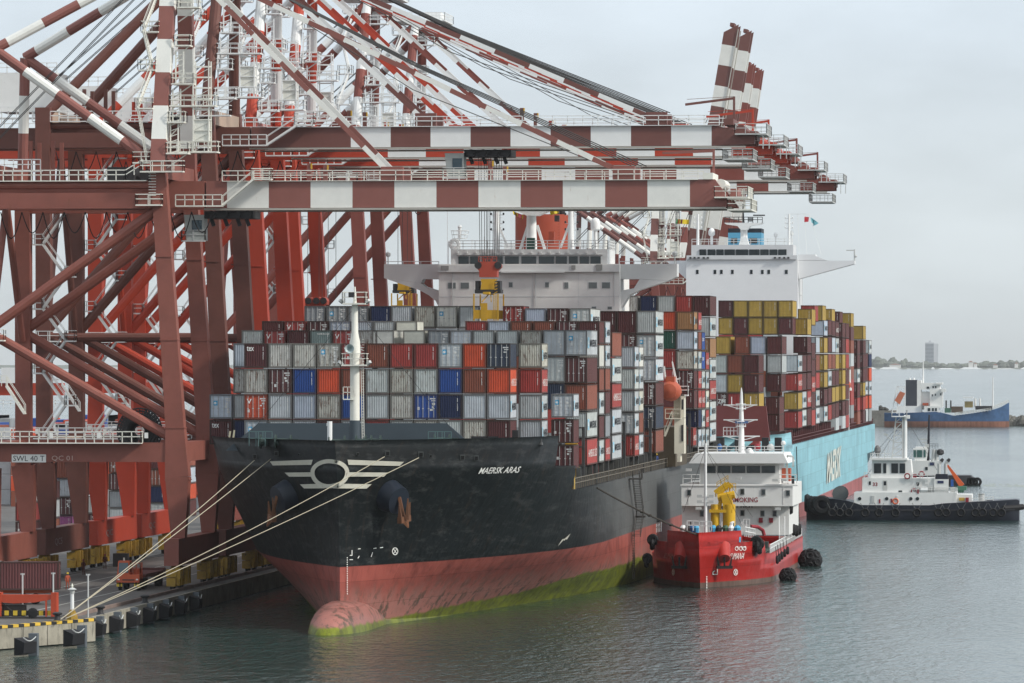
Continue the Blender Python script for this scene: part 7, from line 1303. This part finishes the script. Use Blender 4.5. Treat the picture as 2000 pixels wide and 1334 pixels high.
mb = MB(); [mb.tube((c.x + q, 766, ZY(524, 766, 790)), (c.x + q, 766, 51), .04, 0, 5) for q in (-.9, -.3, .4, 1.0)]; mb.build('hoist_rope', WIRE, t5_)
c = PY(612, 560, 700); mb = MB(); o = thing('container_headblock', (c.x, 700, ZY(597, 700, 612)), 'red scalloped headblock hanging low before the orange-red crane legs', 'headblock')
zz = lambda v: ZY(v, 700, 612); xx = lambda u: PY(u, 590, 700).x
mb.prism([(xx(u), 700, zz(v)) for u, v in ((596, 598), (593, 590), (594, 584), (599, 580.5), (606, 581), (610, 583), (614, 580), (622, 580), (626, 582), (630, 580), (636, 582), (639, 588), (638, 595), (634, 598))], (0, 2, 0)); mb.build('block_body', SPR, o)
mb = MB(); [mb.lathe((xx(u), 699.8, zz(587.5)), [(.42, 0), (.42, .2)], 0, 12, 'Y') for u in (602, 618, 632)]; mb.build('sheave', DARK, o)
mb = MB(); [mb.tube((xx(u), 700.5, zz(582)), (xx(u), 700.5, 51), .035, 0, 5) for u in (600, 622, 628, 640, 655)]; mb.build('hoist_rope', WIRE, t4_)
# ------------------------------------------------------------------ quay traffic, people, yard
TO = paint('tractor_orange', (.46, .085, .03), .5, .1, rust=.15); TYRE = plain('truck_tyre', (.018, .018, .018), .8); HAZ = plain('hazard_yellow', (.6, .42, .04))
def wheel(mb, c, r=.55, w=.35, axis='X'): mb.lathe(c, [(r * .6, -w / 2), (r, -w / 2 + .04), (r, w / 2 - .04), (r * .6, w / 2)], 0, 14, axis); return mb
# terminal tractor with empty trailer
c = PZ(250, 1154, QZ); tr = thing('terminal_tractor', c, 'orange terminal tractor with an empty dark trailer driving along the quay', 'truck')
x, y, z = c.x, c.y, QZ; w = 1.25
MB().box(x - w, x + w, y, y + 5.2, z + .75, z + 1.25).build('chassis', DARK, tr)
MB().hexa([(x - w, y - .1, z + .9), (x + w, y - .1, z + .9), (x + w, y + 2.2, z + .9), (x - w, y + 2.2, z + .9)], [(x - w, y, z + 1.75), (x + w, y, z + 1.75), (x + w, y + 2.2, z + 1.75), (x - w, y + 2.2, z + 1.75)]).build('bonnet', TO, tr)
mb = MB(); [mb.box(x + a, x + b, y, y + .3, z + .45, z + .9, m) for a, b, m in ((-w, -.95, 1), (-.95, -.8, 0), (-.8, -.65, 1), (.65, .8, 1), (.8, .95, 0), (.95, w, 1))]; mb.build('bumper', [DARK, HAZ], tr)
cab = MB().hexa([(x - w + .05, y + .1, z + 1.75), (x + .15, y + .1, z + 1.75), (x + .15, y + 1.7, z + 1.75), (x - w + .05, y + 1.7, z + 1.75)], [(x - w + .12, y + .3, z + 3.2), (x + .1, y + .3, z + 3.2), (x + .1, y + 1.7, z + 3.2), (x - w + .12, y + 1.7, z + 3.2)]).build('cab', TO, tr)
MB().hexa([(x - w + .2, y + .05, z + 1.95), (x + .02, y + .05, z + 1.95), (x + .02, y + .12, z + 1.95), (x - w + .2, y + .12, z + 1.95)], [(x - w + .24, y + .2, z + 3.0), (x - .02, y + .2, z + 3.0), (x - .02, y + .28, z + 3.0), (x - w + .24, y + .28, z + 3.0)]).build('windscreen', glass('cab_screen', (.06, .09, .11)), cab)
MB().box(x + .12, x + .16, y + .5, y + 1.4, z + 2.0, z + 3.0).build('window', GLASS, cab)
mb = MB(); mb.rail([(x + .3, y + 1.0, z + 1.75), (x + 1.15, y + 1.0, z + 1.75), (x + 1.15, y + 2.2, z + 1.75)], 1.2, .5); mb.box(x + .3, x + 1.1, y + 1.5, y + 2.2, z + 1.75, z + 2.3); mb.build('guard_rail', TO, tr)
for s in (-1, 1): MB().box(x + s * 1.0 - .12, x + s * 1.0 + .12, y - .14, y - .08, z + 1.15, z + 1.3).build('headlight', LETW, tr); wheel(MB(), (x + s * 1.0, y + .9, z + .55)).build('wheel', TYRE, tr); wheel(MB(), (x + s * .95, y + 4.4, z + .55), .55, .6).build('wheel', TYRE, tr)
MB().box(x - .6, x + .7, y - .12, y - .08, z + 1.12, z + 1.24).build('grille', DARK, tr)
mb = MB(); mb.box(x - 1.2, x + 1.2, y + 4, y + 16.5, z + 1.3, z + 1.65); mb.box(x - 1.25, x + 1.25, y + 15.8, y + 16.6, z + .9, z + 1.9); mb.build('trailer_frame', paint('trailer_maroon', (.09, .025, .022), .6), tr)
for yy in (13, 14.4): [wheel(MB(), (x + s * .95, y + yy, z + .5), .5, .6).build('wheel', TYRE, tr) for s in (-1, 1)]
# container lorry at the left edge
c = PZ(62, 1180, QZ); lo = thing('container_trailer', c, 'orange trailer wheels under a maroon container at the left edge of the quay', 'trailer'); x, y = c.x, c.y
mb = MB(); mb.box(x - 8, x + 1.4, y, y + 2.2, z + 1.1, z + 1.45); mb.box(x - .9, x + 2.2, y - .15, y, z + 1.15, z + 1.75); mb.build('trailer_frame', TO, lo)
for xx in (-.9, .35): wheel(MB(), (x + xx, y + .1, z + .55), .55, .6, 'Y').build('wheel', TYRE, lo)
o = container(0, 0, 0, 'm.', H=HC, L=6.058, bay='yard', ship='yard'); CONTS.pop(); o.location = (x + 2.9, y, z + 1.5); o.rotation_euler = (0, 0, rad(96)); o['label'] = 'maroon container on the orange trailer at the left edge of the quay'
o = container(0, 0, 0, 'g.', H=HC, L=6.058, bay='yard', ship='yard'); CONTS.pop(); o.location = (x - 3.3, y + .6, z + 1.5); o.rotation_euler = (0, 0, rad(96)); o['label'] = 'grey container cut by the left image edge, left of the maroon one on the trailer'
vs_, fs_ = text2d('MAERSK', bold=.03); mb = MB(); mb.add([(-CW / 2 - .01, 5.2 - a * 4.6, .9 + b * .9) for a, b in vs_], fs_); me = mb.build('lettering', LETK); me.parent = o
# grounded spreader frame
c = PZ(0, 1208, QZ); fr = thing('spreader_frame', (c.x, c.y, QZ), 'orange-red lifting frame standing on yellow and black legs at the quay corner', 'lifting frame'); OR2 = paint('frame_orange', (.42, .06, .025), .5, .15, rust=.3)
x0, x1 = PZ(-30, 1207, QZ).x, PZ(113, 1207, QZ).x; y = c.y
mb = MB(); mb.prism([(x0, y, z + 2.3), (x1, y, z + 2.3), (x1, y, z + 1.9), (x1 - 2, y, z + 1.55), (x0 + 3, y, z + 1.45), (x0, y, z + 1.7)], (0, .8, 0)); mb.box(x1 - .35, x1 + .2, y - .1, y + 1, z + .1, z + 2.5); mb.box(x0 + 1.4, x0 + 1.8, y - .1, y + 1, z + .1, z + 2.5); mb.box(x1 - .9, x1 - .75, y - .05, y + .1, z + .2, z + 1.8); mb.build('beam', OR2, fr)
mb = MB(); k = 0; xx = x0
while xx < x1 - .3: mb.box(xx, min(xx + .42, x1), y + .1, y + .6, z + .3, z + .75, k % 2); xx += .42; k += 1
mb.build('skid', [plain('skid_black', (.02, .02, .02)), HAZ], fr); wheel(MB(), (x0 + 4.9, y - .1, z + .55), .5, .3, 'Y').build('wheel', TYRE, fr)
mb = MB(); mb.beam((x0, y, z + .1), (x1, y, z + .1), .25, .2); mb.tube((x0, y + .2, z + 3.1), (x0 + 3.4, y + .2, z + .2), .05); mb.box(x0 + .5, x1 - 3, y + .5, y + 1.4, z + .2, z + 1.3); mb.build('lower_frame', plain('frame_dark', (.05, .045, .045)), fr)
# workers
SK = plain('skin', (.2, .1, .06)); 
def person(c, label, suit, helmet, face=0.0, pose=0):
    bm = bmesh.new(); sk = bm.verts.layers.skin.verify()
    pts = {'pel': (0, 0, .92, .15), 'waist': (0, 0, 1.1, .14), 'chest': (0, 0, 1.33, .17), 'neck': (0, .0, 1.5, .07), 'hd': (0, -.01, 1.6, .06), 'hl': (.1, 0, .9, .1), 'kl': (.12, -.03 - .1 * pose, .5, .07), 'al': (.13, .02 - .05 * pose, .08, .05), 'tl': (.14, -.12 - .05 * pose, .04, .045), 'hr': (-.1, 0, .9, .1), 'kr': (-.12, -.02 + .08 * pose, .5, .07), 'ar': (-.13, .04 + .16 * pose, .08, .05), 'tr': (-.14, -.1 + .16 * pose, .04, .045),
           'sl': (.2, 0, 1.42, .07), 'el': (.27, .02 - .08 * pose, 1.15, .055), 'wl': (.25, -.1 - .1 * pose, .93, .04), 'fl': (.25, -.13 - .1 * pose, .83, .035), 'sr': (-.2, 0, 1.42, .07), 'er': (-.27, .03, 1.15, .055), 'wr': (-.25, -.12, .95, .04), 'fr': (-.25, -.15, .85, .035)}
    V = {}
    for k, (a, b, d, r) in pts.items(): v = bm.verts.new((a, b, d)); v[sk].radius = (r, r * .85); V[k] = v
    for a, b in (('pel', 'waist'), ('waist', 'chest'), ('chest', 'neck'), ('neck', 'hd'), ('pel', 'hl'), ('hl', 'kl'), ('kl', 'al'), ('al', 'tl'), ('pel', 'hr'), ('hr', 'kr'), ('kr', 'ar'), ('ar', 'tr'), ('chest', 'sl'), ('sl', 'el'), ('el', 'wl'), ('wl', 'fl'), ('chest', 'sr'), ('sr', 'er'), ('er', 'wr'), ('wr', 'fr')): bm.edges.new((V[a], V[b]))
    V['pel'][sk].use_root = True
    me = bpy.data.meshes.new('person'); bm.to_mesh(me); bm.free(); me.materials.append(suit); o = bpy.data.objects.new('person', me); COL.objects.link(o); o.location = c; o.rotation_euler = (0, 0, face)
    o.modifiers.new('skin', 'SKIN'); s = o.modifiers.new('sub', 'SUBSURF'); s.levels = s.render_levels = 1; tag(o, label, 'person')
    mb = MB(); mb.lathe((0, -.01, 1.52), [(.05, 0), (.085, .04), (.1, .12), (.095, .2), (.05, .25)], 0, 10); mb.lathe((0, -.12, 1.6), [(.02, 0), (.015, .06)], 0, 5); h = mb.build('head', SK); h.parent = o
    for q in (-.035, .035): e = MB().lathe((q, -.105, 1.66), [(.012, 0), (.012, .02)], 0, 5).build('eye', LETK); e.parent = h
    mb = MB(); mb.lathe((0, -.01, 1.69), [(.15, 0), (.13, .02), (.125, .07), (.08, .13), (.02, .15)], 0, 12); hh = mb.build('helmet', helmet); hh.parent = o
    return o
SO = paint('coverall_orange', (.42, .09, .045), .8, .1); SR = paint('jacket_red', (.22, .03, .03), .8); SDK = paint('coverall_maroon', (.1, .025, .02), .8); SBL = plain('coverall_blue', (.03, .06, .2), .8)
person(PZ(132, 1151, QZ), 'worker in orange coverall and yellow helmet walking across the quay', SO, HAZ, .4, .8)
person(PZ(94, 1140, QZ), 'worker in red top and dark trousers standing by the crane bogies', SR, LETR, 0, .2)
person(PZ(163, 1123, QZ), 'worker in maroon coverall by the yellow bogies, farther along', SDK, SR, -.3, .5)
person(PZ(205, 1112, QZ), 'crouched-looking dark red figure beside the black box by the bogies', SDK, SR, .2, .1)
for k, (yy, lab) in enumerate(((719.5, 'crewman in blue coverall and pale helmet on the black ship deck edge'), (721.2, 'crewman in blue with yellow helmet beside the other on the ship deck'))): person((SIDE - 1.2, yy, 12.95), lab, SBL, (LETW, HAZ)[k], .5)
c = PZ(235, 1107, QZ); bx = thing('control_box', c, 'black cabinet beside the far yellow bogies', 'cabinet'); MB().box(c.x - .9, c.x + .9, c.y, c.y + 1, QZ, QZ + 1.6).build('body', DARK, bx); MB().box(c.x + .35, c.x + .55, c.y - .03, c.y, QZ + .7, QZ + 1.1).build('label_plate', LETW, bx)
# yard containers and gantries glimpsed between the crane legs
YR = random.Random(21); n_ = 0
for i, (u, Y, base, codes) in enumerate(((22, 760, 2, 'm r g'), (100, 790, 2, 'p m g B'), (205, 830, 2, 'g D m B'), (285, 860, 2, 'g n B m'), (335, 880, 2, 'm o l B'), (360, 905, 2, 'D o B'), (395, 930, 2, 'm g B'), (150, 800, 2, 'm g'), (240, 845, 2, 'B m r'), (60, 775, 2, 'B g m'))):
    p = PY(u, 800, Y); cs = codes.split()
    for k, cc in enumerate(cs):
        o = container(p.x + 3, Y, base + (k + 1) * 2.62, cc + ('d' if YR.random() < .4 else '.'), bay='yard', ship='yard'); CONTS.pop(); o['label'] = '%s yard container, %s, %s yard stack from the left' % (CC[cc][1], ('at ground level', 'second up', 'third up', 'fourth up')[k], ORD[sorted((22, 100, 205, 285, 335, 360, 395, 150, 240, 60)).index(u)])
for k, (u, Y) in enumerate(((30, 900), (230, 960), (300, 1000))):
    p = PY(u, 800, Y); g = thing('yard_gantry', (p.x, Y, 2), ('red yard gantry with white railings at the far left behind the legs', 'red yard gantry seen between the middle landside legs', 'red yard gantry seen just left of the tall brown legs')[k], 'gantry crane', 'yard gantries behind the quay cranes')
    for s in (-1, 1): MB().beam((p.x + s * 5, Y, 2), (p.x + s * 4.5, Y, 21), 1.2, 1.2).build('leg', C3, g); mb = MB(); mb.stair((p.x + s * 5 + 1, Y - .8, 4), (p.x + s * 5 + 2.5, Y - .8, 11), (0, 1, 0), .8); mb.stair((p.x + s * 5 + 2.5, Y - .8, 11), (p.x + s * 5 + 1, Y - .8, 18), (0, 1, 0), .8); mb.build('stair', WHITE, g)
    MB().box(p.x - 8, p.x + 8, Y - .8, Y + .8, 21, 23).build('girder', C3, g); mb = MB(); mb.rail([(p.x - 8, Y - .8, 23), (p.x + 8, Y - .8, 23)], 1.2, 1.2, 0, .06); mb.rail([(p.x - 8, Y - .8, 19), (p.x + 8, Y - .8, 19)], 1.2, 1.2, 0, .06); mb.build('railing', WHITE, g); MB().box(p.x - 2, p.x + 2, Y - 1.5, Y + 1.5, 23, 25.5).build('trolley', WHITE, g)
mbf = MB(); yr = random.Random(8)
for i in range(170):
    u = yr.uniform(-60, 470); Y = yr.uniform(930, 1180); q = PY(u, 800, Y); k = yr.randint(3, 5); x_ = round(q.x / 2.6) * 2.6; y_ = round(Y / 13) * 13
    for j in range(k): mbf.box(x_, x_ + 2.44, y_, y_ + 12.1, 2 + j * 2.62, 2 + j * 2.62 + 2.56, yr.randint(0, 6))
tag(mbf.build('yard_cargo', [paint('yard_' + k, CC[k][0], .65, .2) for k in 'gmrBDob']), None, None, kind='stuff')
def lflag(poly, Y, cols, label):
    o = None
    pts = [Vector(PY(u, v, Y)) for u, v in poly]; a, b, c_, d_ = pts; mb = MB(); n = 8
    for i in range(n):
        t0, t1 = i / n, (i + 1) / n; w = lambda t: Vector((0, .2 * math.sin(t * 9), 0)); mb.add([a.lerp(b, t0) + w(t0), a.lerp(b, t1) + w(t1), d_.lerp(c_, t1) + w(t1), d_.lerp(c_, t0) + w(t0)], [(0, 1, 2, 3)], cols[i])
    tag(mb.build('flag', [plain('flag_yellow', (.6, .45, .03)), plain('flag_green', (.03, .15, .05)), plain('flag_orange', (.5, .14, .03)), plain('flag_maroon', (.2, .03, .04))]), label, 'flag', 'yellow national flags')
lflag([(1001, 412), (1022, 420), (1021, 428), (1003, 419)], 716, (0, 1, 2, 0, 3, 3, 3, 0), 'yellow-edged maroon flag left of the black ship radar mast')
lflag([(1073, 408), (1090, 410), (1092, 416), (1075, 420)], 716, (0, 0, 0, 0, 0, 0, 0, 0), 'plain-looking yellow flag right of the black ship radar mast')
lflag([(1321, 428), (1346, 429), (1345, 438), (1320, 437)], 735, (1, 2, 0, 3, 0, 0, 0, 0), 'yellow flag before the far crane mast, between the two bridges')
label_containers()
